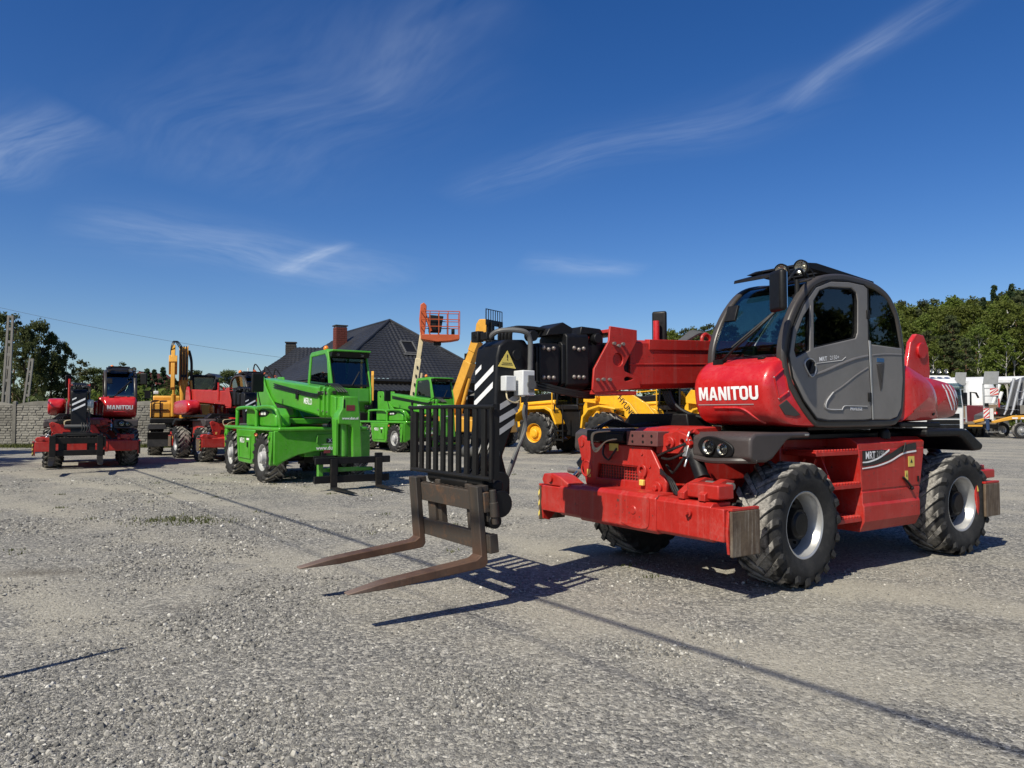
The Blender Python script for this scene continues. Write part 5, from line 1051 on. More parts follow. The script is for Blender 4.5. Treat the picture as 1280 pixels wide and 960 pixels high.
# ------------------------------------------------------------------ yellow wheel loaders
def loader(label, loc, deg, name_on_arm, face, lettermat='letter_black'):
    T = thing('wheel_loader', label, 'wheel loader', loc, R(deg), 'yellow wheel loaders behind the nearest machine')
    B = lambda mb, n, m='yellow', p=None, bevel=0.0, **k: mb.build(n, m, T if p is None else p, bevel, **k)
    for x in (1.6, -1.6):
        for s in (1, -1):
            put_wheel('loader', T, (x, s*1.05, .83), s, 0, x*2+s)
        B(MB().cyl((x, -.8, .83), (x, .8, .83), .2, n=12), 'axle', 'black')
    B(MB().prism([(-2.9, .8), (-2.95, 1.5), (-2.75, 2.05), (-1.0, 2.15), (-.9, 1.0), (-1.4, .75)], -.75, .75), 'rear_body', bevel=.06, seg=3)
    for s in (1, -1):
        a, b_ = sorted((s*.76, s*1.36))
        fd = [(-2.75, 1.30), (-2.62, 1.62), (-2.2, 1.86), (-1.0, 1.90), (-.7, 1.75), (-.45, 1.2), (-.52, 1.16), (-.78, 1.66), (-1.05, 1.78), (-2.15, 1.74), (-2.50, 1.54), (-2.62, 1.27)]
        B(MB().prism(fd, a, b_), 'fender', bevel=.02)
        fd2 = [(.65, 1.05), (.72, 1.5), (.98, 1.80), (1.5, 1.92), (2.2, 1.80), (2.2, 1.74), (1.5, 1.84), (1.04, 1.72), (.80, 1.46), (.74, 1.05)]
        B(MB().prism(fd2, a, b_), 'fender', bevel=.02)
        ld = B(MB().box(-.62, -.30, min(s*.8, s*1.2), max(s*.8, s*1.2), .55, .62).box(-.62, -.30, min(s*.8, s*1.2), max(s*.8, s*1.2), .9, .96).tube([(-.66, s*1.2, .5), (-.66, s*1.2, 1.95)], .03, 6).tube([(-.26, s*1.2, .5), (-.26, s*1.2, 1.95)], .03, 6), 'ladder', 'plastic')
        B(MB().tube([(-.7, s*1.30, 1.8), (-.7, s*1.30, 2.75)], .025, 6).tube([(-2.3, s*1.28, 1.9), (-2.3, s*1.28, 2.5), (-.7, s*1.30, 2.6)], .025, 6), 'handrail', 'yellow')
        arm = [(.35, 2.30), (.6, 2.62), (1.7, 2.38), (2.42, 1.98), (3.42, .80), (3.52, .48), (3.26, .36), (2.95, .72), (2.18, 1.52), (1.5, 1.92), (.35, 2.05)]
        y_ = s*.62
        ar = B(MB().prism(arm, y_-.06, y_+.06), 'lift_arm', bevel=.015)
        if s < 0:
            u = Vector((1.0, 0, -1.17)).normalized()
            B(MB().text(name_on_arm, (2.36, y_-.064, 1.75), u, Vector((-u.z, 0, u.x)), .30, .02, .92), 'lettering', lettermat, ar)
        B(MB().cyl((.55, s*.30, 1.15), (1.4, s*.38, 1.45), .09, n=12).cyl((1.4, s*.38, 1.45), (2.0, s*.42, 1.30), .05, n=10), 'lift_cylinder', bevel=.01)
        B(MB().obox((1.0, s*.75, 2.25), (.16, .28, .34)).cyl((1.08, s*.75, 2.25), (1.12, s*.75, 2.25), .09, n=14), 'head_lamp', 'yellow', bevel=.03)
    B(MB().prism([(.05, .6), (.15, 1.9), (.45, 2.45), (.8, 2.45), (1.1, 1.6), (2.1, 1.3), (2.1, .6)], -.40, .40), 'front_frame', bevel=.03)
    B(MB().prism([(.3, 2.2), (.75, 2.7), (1.1, 2.75), (1.6, 2.35), (1.5, 2.2), (1.0, 2.4)], -.14, .14).cyl((.5, 0, 2.0), (1.2, 0, 2.55), .10, n=12).cyl((1.5, 0, 2.3), (2.4, 0, 1.2), .06, n=10), 'bell_crank', bevel=.02)
    B(MB().box(-.9, .15, -.62, .62, .7, 1.75), 'centre_frame', 'black', bevel=.03)
    # cab
    cb = B(MB().prism([(-1.0, 1.75), (-.95, 1.95), (.1, 1.95), (.15, 1.75)], -.72, .72), 'cab_base', 'black', bevel=.03)
    for x, y in ((-.92, .68), (-.92, -.68), (.08, .68), (.08, -.68)): B(MB().tube([(x, y, 1.95), (x*.93, y*.95, 3.3)], .05, 8), 'pillar', 'black', cb)
    B(MB().box(-1.02, .2, -.74, .74, 3.3, 3.42), 'roof', 'yellow', cb, .05, seg=3)
    B(MB().box(-.88, .05, -.66, -.652, 1.95, 3.28).box(-.88, .05, .652, .66, 1.95, 3.28).box(.06, .068, -.64, .64, 1.95, 3.28).box(-.90, -.892, -.64, .64, 1.95, 3.28), 'window', 'glass_side', cb)
    B(MB().obox((-.5, 0, 2.2), (.5, .5, .4)).obox((-.75, 0, 2.6), (.14, .5, .6)), 'seat', 'plastic', cb, .04)
    B(MB().prism([(-2.9, 2.05), (-2.8, 2.3), (-1.1, 2.45), (-1.05, 2.1)], -.62, .62), 'engine_hood', 'black', bevel=.04)
    bk = [(3.35, .9), (3.25, .2), (3.4, .04), (4.3, .05), (4.32, .07), (3.5, .12), (3.36, .25), (3.45, .9)]
    bu = B(MB().prism(bk, -1.35, 1.35), 'bucket', 'yellow', bevel=.008)
    for y in (-1.35, 1.32): B(MB().prism([(3.35, .9), (3.28, .2), (3.4, .06), (4.3, .06), (3.5, .92)], y, y+.03), 'bucket_side', 'yellow', bu)
    for y in (-1.1, -.7, -.3, .1, .5, .9): B(MB().prism([(4.2, .03), (4.5, .05), (4.2, .10)], y, y+.1), 'tooth', 'bolt', bu)
    return T
LD = loader('yellow wheel loader with black lettering on its arm, seen below the red boom', (2.93, 29.57, 0), -40, 'HYUNDAI', 0)
LD2 = place_copy(LD, 'wheel_loader', 'second yellow wheel loader, half hidden beside the red nose cover', (7.6, 32.6, 0), -40, skip=('lettering',))
for ch in LD2.children:
    if ch.name.startswith('lift_arm'):
        if min(v.co.y for v in ch.data.vertices) < 0:
            u = Vector((1.0, 0, -1.17)).normalized()
            MB().text('XCMG', (2.42, -.684, 1.68), u, Vector((-u.z, 0, u.x)), .36, .02, .95).build('lettering', 'letter_white', ch)

# ------------------------------------------------------------------ wheeled excavator with its arm folded up
def excavator():
    T = thing('wheeled_excavator', 'yellow wheeled excavator with arm folded upright beside the fence', 'excavator', (-13.45, 30.5, 0), R(-66))
    B = lambda mb, n, m='yellow_pale', p=None, bevel=0.0, **k: mb.build(n, m, T if p is None else p, bevel, **k)
    for x in (1.25, -1.25):
        for s in (1, -1): put_wheel('red', T, (x, s*1.0, .55), s)
    B(MB().box(-1.9, 1.9, -.5, .5, .5, 1.05), 'chassis', 'black', bevel=.03)
    for s in (1, -1): B(MB().prism([(.6, 1.18), (1.9, 1.18), (2.0, 1.0), (.6, 1.1)], min(s*.6, s*1.25), max(s*.6, s*1.25)), 'fender', 'plastic', bevel=.02)
    B(MB().prism([(2.05, .35), (1.95, .62), (2.05, .90), (2.12, .90), (2.03, .62), (2.14, .35)], -1.25, 1.25).box(1.5, 2.05, -.3, .3, .5, .7), 'dozer_blade', 'plastic', bevel=.01)
    B(MB().cyl((0, 0, 1.05), (0, 0, 1.25), .7, n=28).box(-1.9, 1.2, -1.2, 1.2, 1.22, 1.42), 'upper_frame', 'plastic', bevel=.03)
    B(MB().prism([(-.9, 1.42), (-.9, 2.15), (.95, 2.12), (1.12, 2.0), (1.12, 1.42)], -1.2, -.45), 'side_locker', bevel=.06, seg=3)
    B(MB().prism([(-1.9, 1.42), (-2.05, 1.7), (-2.0, 2.3), (-.9, 2.35), (-.9, 1.42)], -1.2, 1.2), 'counterweight', bevel=.08, seg=3)
    B(MB().tube(catmull([(1.14, -1.15, 1.35), (1.16, -1.15, 1.95), (1.14, -1.1, 2.1), (1.14, -.9, 2.1)], 4), .022, 6).tube([(1.15, -.85, 1.35), (1.15, -.85, 2.1)], .022, 6).tube([(1.15, -1.15, 1.75), (1.15, -.55, 1.75)], .022, 6), 'guard_rail', 'plastic')
    cb = B(MB().prism([(-.5, 1.42), (-.55, 2.0), (1.25, 1.95), (1.3, 1.42)], .28, 1.15), 'cab', 'yellow_pale', bevel=.04)
    for x, y in ((-.5, .33), (-.5, 1.1), (1.2, .33), (1.05, 1.1)): B(MB().tube([(x, y, 1.98), (x*.9, y, 3.05)], .045, 8), 'pillar', 'plastic', cb)
    B(MB().box(-.6, 1.1, .28, 1.15, 3.05, 3.15), 'roof', 'plastic', cb, .04)
    B(MB().box(-.5, 1.1, .305, .312, 1.98, 3.05).box(-.5, 1.1, 1.12, 1.127, 1.98, 3.05).box(1.12, 1.13, .36, 1.08, 1.98, 3.04), 'window', 'glass_side', cb)
    bo = B(MB().prism([(.7, 1.35), (.85, 1.9), (1.15, 2.9), (1.05, 4.1), (1.2, 4.25), (1.4, 4.15), (1.52, 2.9), (1.3, 1.9), (1.1, 1.35)], -.17, .10), 'boom', bevel=.02)
    for yy in (-.20, .10): B(MB().plate([(1.02, 2.7), (1.0, 4.05), (1.2, 4.30), (1.45, 4.15), (1.58, 3.0), (1.4, 2.7)], [circle2((1.22, 4.12), .05, 10)], yy, yy+.03), 'boom_plate', 'yellow_pale', bo, .008)
    B(MB().cyl((1.45, -.05, 1.3), (1.58, -.05, 2.75), .10, n=14).cyl((1.58, -.05, 2.7), (1.5, -.05, 3.3), .05, n=10), 'lift_cylinder', 'yellow_pale', bo)
    B(MB().cyl((1.35, -.38, 1.5), (1.45, -.38, 2.35), .09, n=14).cyl((1.45, -.38, 2.3), (1.5, -.38, 3.4), .045, n=10), 'lift_cylinder', 'yellow_pale', bo)
    B(MB().cyl((1.35, .28, 1.5), (1.45, .28, 2.35), .09, n=14).cyl((1.45, .28, 2.3), (1.4, .24, 2.9), .045, n=10), 'lift_cylinder', 'yellow_pale', bo)
    st = B(MB().prism([(1.2, 4.2), (1.55, 4.28), (1.9, 3.9), (2.2, 2.6), (2.1, 2.5), (1.6, 3.4), (1.25, 4.0)], -.48, -.34), 'stick', bevel=.015)
    B(MB().prism([(1.55, 3.75), (1.9, 3.85), (2.0, 3.6), (1.75, 3.1), (1.55, 3.2)], -.56, -.26), 'linkage', 'yellow_pale', st, .015)
    for q in range(3): B(MB().tube(catmull([(1.3, -.2+.06*q, 4.2), (1.45, -.35+.05*q, 4.42), (1.7, -.45+.04*q, 4.35), (1.75, -.5, 4.0), (1.65, -.45, 3.7)], 6), .018, 6), 'hose', 'hose', bo)
    for q in range(3): B(MB().tube(catmull([(1.3, .1+.04*q, 4.1), (1.25, .22+.03*q, 3.6), (1.2, .2+.03*q, 2.6), (1.0, .15, 1.6)], 6), .02, 6), 'hose', 'hose', bo)
    for yy in (-.13, -.03, .06): B(MB().tube(catmull([(1.62, yy, 2.9), (1.56, yy+.01, 3.4), (1.50, yy, 3.9), (1.42, yy, 4.25)], 5), .022, 6), 'hose', 'hose', bo)
    B(MB().box(1.50, 1.60, -.15, .08, 3.02, 3.12), 'hose_clamp', 'plastic', bo)
    B(MB().tube([(1.1, -1.12, 2.1), (1.1, -1.14, 2.75)], .018, 6).obox((1.12, -1.3, 2.35), (.05, .22, .30)), 'mirror', 'plastic')
    B(MB().obox((1.12, -1.0, 2.42), (.14, .18, .12)), 'work_lamp', 'white', bevel=.02)
    return T
excavator()

# ------------------------------------------------------------------ articulated boom lift with orange basket
def boom_lift():
    T = thing('boom_lift', 'boom lift with cream arm and orange basket raised before the dark roof', 'boom lift', (-4.55, 36.0, 0), R(8))
    B = lambda mb, n, m='orange', p=None, bevel=0.0, **k: mb.build(n, m, T if p is None else p, bevel, **k)
    for x in (1.1, -1.1):
        for s in (1, -1): put_wheel('truck', T, (x, s*1.0, .5), s)
    B(MB().box(-1.5, 1.5, -.7, .7, .45, .9), 'chassis', 'black', bevel=.04)
    B(MB().prism([(-1.5, .95), (-1.6, 1.5), (-.2, 1.6), (.7, 1.4), (.8, .95)], -.95, .95), 'turret', 'black', bevel=.06)
    p0 = Vector((-.36, 0, 1.65)); p1 = Vector((.24, 0, 5.85)); d = (p1-p0)
    lo = B(MB().tube([p0, p0.lerp(p1, .62)], .20, 4), 'lower_arm', 'cream', bevel=.02)
    B(MB().tube([p0.lerp(p1, .55), p1], .155, 4), 'upper_arm', 'cream', lo, .02)
    B(MB().cyl(p0+Vector((.34, .0, .2)), p0.lerp(p1, .48)+Vector((.24, 0, -.1)), .08, n=10), 'lift_cylinder', 'cream', lo)
    for k in range(5): B(MB().obox(p0.lerp(p1, .12+.1*k)+Vector((0, -.17, 0)), (.06, .03, .14)), 'arm_clip', 'plastic', lo)
    jib = B(MB().prism([(.10, 5.35), (.04, 6.2), (.10, 6.9), (.26, 7.0), (.40, 6.85), (.36, 5.9), (.30, 5.4)], -.12, .12), 'jib', bevel=.03)
    for yy in (-.2, .2): B(MB().tube([(.25, yy, 6.7), (.62, yy, 5.6)], .05, 6), 'jib_link', 'orange', jib)
    x0, x1, y0, y1, z0 = .12, 1.98, -.42, .46, 5.42
    fl = B(MB().prism([(x0, z0), (x1, z0), (x1, z0-.22), (x1-.4, z0-.30), (.9, z0-.36), (x0, z0-.24)], y0, y1), 'basket_floor', bevel=.02)
    B(MB().box(.75, 1.1, -.2, .2, z0-.5, z0-.34), 'pivot_block', 'plastic', fl)
    rl = lambda pts, r=.022: MB().tube(pts, r, 6)
    for z in (z0+1.12, z0+.72, z0+.38): B(rl([(x0, y0, z), (x1, y0, z), (x1, y1, z), (x0, y1, z), (x0, y0, z)]), 'rail', 'orange', fl)
    for (x, y) in [(x, y) for y in (y0, y1) for x in (x0, .55, .98, 1.42, x1)]: B(rl([(x, y, z0), (x, y, z0+1.12)]), 'stanchion', 'orange', fl)
    B(MB().prism([(.50, z0+.15), (.48, z0+.85), (.55, z0+.98), (1.22, z0+.92), (1.15, z0+.55), (1.1, z0+.15)], -.1, .42), 'control_box', 'plastic', fl, .03)
    B(MB().box(1.62, 1.78, .2, .4, z0, z0+.36), 'tool_tray', 'plastic', fl, .03)
    return T
boom_lift()

# ------------------------------------------------------------------ yellow telehandler with raised boom
def yellow_telehandler():
    T = thing('yellow_telehandler', 'yellow telehandler with raised boom holding a black fork carriage against the sky', 'telehandler', (-2.0, 36.6, 0), R(-32))
    B = lambda mb, n, m='yellow_pale', p=None, bevel=0.0, **k: mb.build(n, m, T if p is None else p, bevel, **k)
    for x in (1.4, -1.4):
        for s in (1, -1): put_wheel('red', T, (x, s*1.0, .575), s)
    B(MB().prism([(-2.3, .7), (-2.4, 1.5), (-1.8, 1.75), (.5, 1.3), (2.1, 1.25), (2.2, .7)], -.75, .75), 'body', bevel=.05)
    B(MB().prism([(-.6, 1.4), (-.5, 2.5), (.7, 2.5), (1.0, 1.8), (1.0, 1.3)], .35, .95), 'cab', 'black', bevel=.05)
    B(MB().prism([(-2.2, 1.3), (-2.2, 1.9), (-1.3, 1.9), (-1.0, 1.3)], -.4, .4), 'boom_mount', 'orange', bevel=.03)
    p0 = Vector((-1.05, -.25, 1.55)); p1 = Vector((.78, -.25, 5.70))
    q = lambda t_: p0.lerp(p1, t_)
    b1 = B(MB().tube([q(-.1), q(.62)], .33, 4), 'boom', 'yellow_pale', bevel=.02)
    B(MB().tube([q(.5), q(.84)], .27, 4), 'boom_section', 'yellow_pale', b1, .02)
    B(MB().tube([q(.80), q(.97)], .21, 4), 'boom_section', 'yellow_pale', b1, .02)
    B(MB().tube([q(.74), q(.86)], .31, 4), 'section_collar', 'yellow_pale', b1, .02)
    B(MB().cyl(q(.02)+Vector((.45, 0, -.3)), q(.45)+Vector((.30, 0, -.1)), .09, n=12), 'lift_cylinder', 'yellow_pale', b1)
    for k in range(2): B(MB().tube(catmull([q(.3)+Vector((-.26, -.05+.1*k, .05)), q(.5)+Vector((-.27, -.05+.1*k, .05)), q(.72)+Vector((-.27, -.05+.1*k, .05))], 4), .03, 6), 'hose', 'hose', b1)
    B(MB().obox(q(.66)+Vector((-.24, 0, .1)), (.12, .3, .3)), 'hose_guard', 'plastic', b1)
    hd = B(MB().prism([(.48, 5.35), (.56, 5.95), (.74, 6.17), (1.16, 6.15), (1.14, 5.2), (.85, 5.1)], -.42, -.08), 'boom_head', bevel=.03)
    c = 1.2
    ca = B(MB().box(c, c+.10, -.55, .85, 5.0, 5.2).box(c, c+.10, -.55, .85, 5.85, 6.12).box(c, c+.08, -.45, -.28, 5.0, 6.1).box(c, c+.08, .58, .75, 5.0, 6.1).box(c-.08, c, -.35, .25, 5.1, 6.0), 'fork_carriage', 'black', bevel=.01)
    for i in range(8): B(MB().box(c+.02, c+.05, -.55+i*.2, -.52+i*.2, 6.1, 6.62), 'guard_bar', 'black', ca)
    B(MB().tube([(c+.03, -.55, 6.1), (c+.03, -.55, 6.62), (c+.03, .87, 6.62), (c+.03, .87, 6.1)], .025, 6), 'guard_rail', 'black', ca)
    for y in (-.2, .5): B(MB().prism([(c+.1, 4.95), (c+.1, 6.0), (c+.16, 6.0), (c+.17, 5.02), (c+1.2, 4.98), (c+1.2, 4.94)], y-.06, y+.06), 'fork', 'black', bevel=.006)
    return T
yellow_telehandler()

# ------------------------------------------------------------------ folded orange loader crane and yellow excavator behind the green machine
def crane_wagon():
    T = thing('crane_trailer', 'orange folded loader crane showing above the green boom', 'crane', (-11.2, 34.0, 0), R(-10))
    B = lambda mb, n, m='orange', p=None, bevel=0.0, **k: mb.build(n, m, T if p is None else p, bevel, **k)
    for x in (-.9, .3):
        for s in (1, -1): put_wheel('truck', T, (x, s*.9, .5), s)
    B(MB().box(-1.6, 1.6, -.9, .9, .75, 1.0).box(-1.6, 1.4, -.9, .9, 1.0, 1.15), 'trailer_bed', 'galv', bevel=.02)
    B(MB().box(-.9, -.4, -.3, .3, 1.15, 2.6), 'column', bevel=.03)
    for k in range(3):
        B(MB().tube([(-.7+.35*k, -.3+.3*k, 2.3), (-.45+.35*k, -.3+.3*k, 3.55-.12*k), (.25+.3*k, -.3+.3*k, 2.75)], .10, 4), 'crane_arm', bevel=.02)
        B(MB().cyl((-.55+.35*k, -.42+.3*k, 2.4), (-.35+.35*k, -.42+.3*k, 3.3), .05, n=8), 'cylinder', 'steel')
        B(MB().tube(catmull([(-.6+.35*k, -.2+.3*k, 3.3), (-.5+.35*k, -.2+.3*k, 3.85-.1*k), (-.2+.35*k, -.2+.3*k, 3.5-.1*k), (.1+.35*k, -.2+.3*k, 3.0)], 5), .03, 6), 'hose', 'hose')
    B(MB().tube([(-.95, 0, 2.4), (-.95, 0, 3.7)], .025, 6), 'rod', 'white')
    return T
crane_wagon()
def backhoe():
    T = thing('mini_excavator', 'small excavator with yellow arm plates rising beside the green cab', 'excavator', (-7.0, 36.0, 0), R(-80))
    B = lambda mb, n, m='yellow_pale', p=None, bevel=0.0, **k: mb.build(n, m, T if p is None else p, bevel, **k)
    for s in (1, -1):
        B(MB().prism(crom2([(-1.1, .05), (1.1, .05), (1.35, .35), (1.1, .62), (-1.1, .62), (-1.35, .35)], 4, True), min(s*.55, s*.95), max(s*.55, s*.95)), 'track', 'rubber')
    B(MB().box(-.9, .9, -.55, .55, .35, .75), 'undercarriage', 'black', bevel=.03)
    B(MB().prism([(-1.2, .8), (-1.3, 1.5), (-.6, 1.7), (.6, 1.6), (.8, .8)], -.9, .9), 'house', 'black', bevel=.08, seg=3)
    cb = B(MB().prism([(-.4, 1.55), (-.35, 2.7), (.6, 2.7), (.85, 1.55)], 0.0, .85), 'cab', 'black', bevel=.04)
    for y in (-.30, .02):
        B(MB().prism([(.95, 2.1), (.8, 3.2), (.92, 3.75), (1.1, 4.15), (1.25, 3.75), (1.32, 2.1)], y, y+.10) if y < 0 else MB().prism([(1.1, 2.2), (1.05, 3.4), (1.2, 3.6), (1.38, 3.4), (1.4, 2.2)], y+.18, y+.30), 'arm_plate', bevel=.015)
    B(MB().prism([(.5, 1.2), (.9, 2.4), (1.3, 2.4), (.95, 1.1)], -.30, .28), 'boom', 'black', bevel=.03)
    B(MB().cyl((1.1, -.02, 2.2), (1.12, -.02, 4.0), .07, n=10).tube([(1.2, .05, 3.6), (1.15, -.05, 4.5)], .03, 6), 'cylinder', 'black')
    return T
backhoe()
# ------------------------------------------------------------------ house with dark tiled hip roof
def roof_face(P, Q, R_, S, step=.36, pitch=.30, amp=.055, wave=True):
    """corrugated tile sheet over quad/triangle P(left eave) Q(right eave) R(right top) S(left top)"""
    P, Q, R_, S = map(Vector, (P, Q, R_, S)); n = (Q-P).cross(S-P).normalized()
    if n.z < 0: n = -n
    nu = max(2, int((Q-P).length/pitch*4)); nv = max(2, int((S-P).length/step))
    v = []; f = []
    for j in range(nv):
        for e in (0, 1):
            t_ = (j+e*.98)/nv; a = P.lerp(S, t_); b_ = Q.lerp(R_, t_); W = (Q-P).length
            for i in range(nu+1):
                u = i/nu; p = a.lerp(b_, u)
                s_ = ((p-P).dot((Q-P).normalized()))/pitch
                v.append(p+n*(amp*(.5+.5*math.cos(2*math.pi*s_))+(.022*(1-e))))
    for r in range(2*nv-1):
        for i in range(nu): f.append((r*(nu+1)+i, r*(nu+1)+i+1, (r+1)*(nu+1)+i+1, (r+1)*(nu+1)+i))
    return MB().add(v, f)
def chimney(T, c, w, d, z0, z1, mat='brick_red'):
    ch = MB().box(c[0]-w/2+.02, c[0]+w/2-.02, c[1]-d/2+.02, c[1]+d/2-.02, z0, z1-.08).build('chimney', 'wall_plaster' if mat == 'brick_red' else mat, T)
    rows = int((z1-z0-.15)/.16); bx_ = {}
    for r in range(rows):
        for face in range(4):
            L = w if face in (0, 2) else d; k = max(2, int(L/.42))
            for i in range(k+(r % 2)):
                b0 = L/k; bl = b0*(.5 if r % 2 and i in (0, k) else 1); off = -L/2+(b0*i if not r % 2 else max(0, b0*(i-.5)))
                key = (round(bl, 2), face % 2)
                if key not in bx_:
                    bx_[key] = (MB().box(.01, bl-.01, -.05, .015, .01, .15) if face % 2 == 0 else MB().box(-.05, .015, .01, bl-.01, .01, .15)).mesh('brick', mat, 0)
                o = bpy.data.objects.new('brick', bx_[key]); col.objects.link(o); o.parent = ch
                z = z0+.02+r*.16
                o.location = {0: (c[0]+off, c[1]-d/2, z), 2: (c[0]+off, c[1]+d/2+.035, z), 1: (c[0]-w/2+.035, c[1]+off, z), 3: (c[0]+w/2-.0, c[1]+off, z)}[face]
    MB().box(c[0]-w/2-.06, c[0]+w/2+.06, c[1]-d/2-.06, c[1]+d/2+.06, z1-.08, z1).build('chimney_cap', 'wall_dark', ch)
def house():
    # local x along the front eave, y away from the camera; origin under the front ridge end
    T = thing('house', 'house with large black tiled hip roof, brick chimney and roof window', 'house', (-8.6, 52.0, 0), math.atan2(.52, .85))
    W, D, E, Hr, dp = 6.1, 5.2, 3.75, 8.1, 9.0
    B = lambda mb, n, m, p=None, bevel=0.0, **k: mb.build(n, m, T if p is None else p, bevel, **k)
    wl = B(MB().box(-W+.5, W-.5, -D+.6, dp+3, 0, E+.05), 'wall', 'wall_dark')
    rf = B(roof_face((-W, -D, E), (W, -D, E), (0.01, 0, Hr), (-.01, 0, Hr)), 'roof', 'roof_tile', smooth=50)
    B(roof_face((-W, dp+4, E), (-W, -D, E), (0, 0, Hr), (0, dp, Hr)), 'roof_slope', 'roof_tile', rf, smooth=50)
    B(roof_face((W, -D, E), (W, dp+4, E), (0, dp, Hr), (0, 0, Hr)), 'roof_slope', 'roof_tile', rf, smooth=50)
    rc = lambda a, b_, r=.10: MB().tube([a, b_], r, 8)
    for a, b_ in (((-W, -D, E+.06), (0, 0, Hr+.06)), ((W, -D, E+.06), (0, 0, Hr+.06)), ((0, 0, Hr+.05), (0, dp, Hr+.05))): B(rc(a, b_), 'ridge_cap', 'roof_tile', rf)
    B(MB().box(-W-.05, W+.05, -D-.12, -D, E-.12, E+.02), 'gutter', 'roof_tile', rf)
    B(MB().box(-W+.02, W-.02, -D+.01, dp+3.9, E-.10, E-.02), 'soffit', 'wall_dark', rf)
    # lean-to canopy over the yard side
    B(roof_face((-W+.4, -D-1.6, 2.95), (W-3, -D-1.6, 2.95), (W-3, -D+.2, 3.45), (-W+.4, -D+.2, 3.45), .4, .3), 'canopy', 'roof_tile', rf, smooth=50)
    for x in (-4.8, -2, .8): B(MB().box(x-.07, x+.07, -D-1.5, -D-1.36, 0, 2.9), 'canopy_post', 'wall_dark')
    for x in (-3.4, -.5, 2.2):
        w_ = B(MB().box(x-.6, x+.6, -D+.55, -D+.60, 1.0, 2.3), 'window', 'white'); B(MB().box(x-.53, x+.53, -D+.535, -D+.548, 1.07, 2.23), 'pane', 'glass_side', w_)
    # roof window on the front slope
    sl = math.atan2(Hr-E, D); c = Vector((.35, -D+D*.52, E+(Hr-E)*.52)); n = Vector((0, -math.sin(sl), math.cos(sl)))
    mt = Matrix.Translation(c+n*.08) @ Matrix.Rotation(sl, 4, 'X')
    rw = B(MB().plate([(-.48, -.78), (.48, -.78), (.48, .62), (-.48, .62)], [[(-.38, -.68), (.38, -.68), (.38, .52), (-.38, .52)]], 0, .10, 'z').xf(mt), 'roof_window', 'hose_grey', rf, .01)
    B(MB().box(-.38, .38, -.68, .52, .04, .05).xf(mt), 'pane', 'plastic', rf); B(MB().box(-.62, .62, -.95, -.79, .0, .05).xf(mt), 'flashing', 'hose_grey', rf)
    chimney(T, (-2.35, 3.6), .80, .7, 4.6, 8.0)
    # lower wing towards the left
    T2 = thing('house_wing', 'lower dark-roofed house with a grey chimney left of the big roof', 'house', (-17.4, 62, 0), R(12))
    B2 = lambda mb, n, m, p=None, bevel=0.0: mb.build(n, m, T2 if p is None else p, bevel, smooth=50)
    B2(MB().box(-3.9, 5.6, -3.4, 6, 0, 3.6), 'wall', 'wall_plaster')
    r2 = B2(roof_face((-4.6, -4, 3.6), (6.4, -4, 3.6), (2.6, 1, 7.2), (-.6, 1, 7.2)), 'roof', 'roof_tile')
    B2(roof_face((-4.6, 6, 3.6), (-4.6, -4, 3.6), (-.6, 1, 7.2), (-.6, 1.2, 7.2)), 'roof_slope', 'roof_tile', r2)
    B2(roof_face((6.4, -4, 3.6), (6.4, 6, 3.6), (2.6, 1.2, 7.2), (2.6, 1, 7.2)), 'roof_slope', 'roof_tile', r2)
    B2(roof_face((1.0, -6.0, 3.5), (5.5, -6.0, 3.5), (3.4, -2.2, 5.6), (3.1, -2.2, 5.6)), 'gablet', 'roof_tile', r2)
    chimney(T2, (-1.2, 2.2), .85, .7, 5.4, 7.75, 'wall_dark')
house()
def shed():
    T = thing('shed', 'low grey-roofed shed glimpsed behind the black boom head', 'shed', (-1.6, 46, 0), 0)
    MB().box(-1.3, 2.6, 0, 5, 0, 2.5).build('wall', 'wall_dark', T)
    MB().prism([(-1.7, 2.35), (.7, 3.6), (3.0, 2.35), (3.0, 2.2), (.7, 3.42), (-1.7, 2.2)], -.4, 5.4).build('roof', 'concrete', T)
    MB().box(.1, 1.2, -.03, -.005, 0, 2.0).build('door', 'wood_deck', T)
shed()

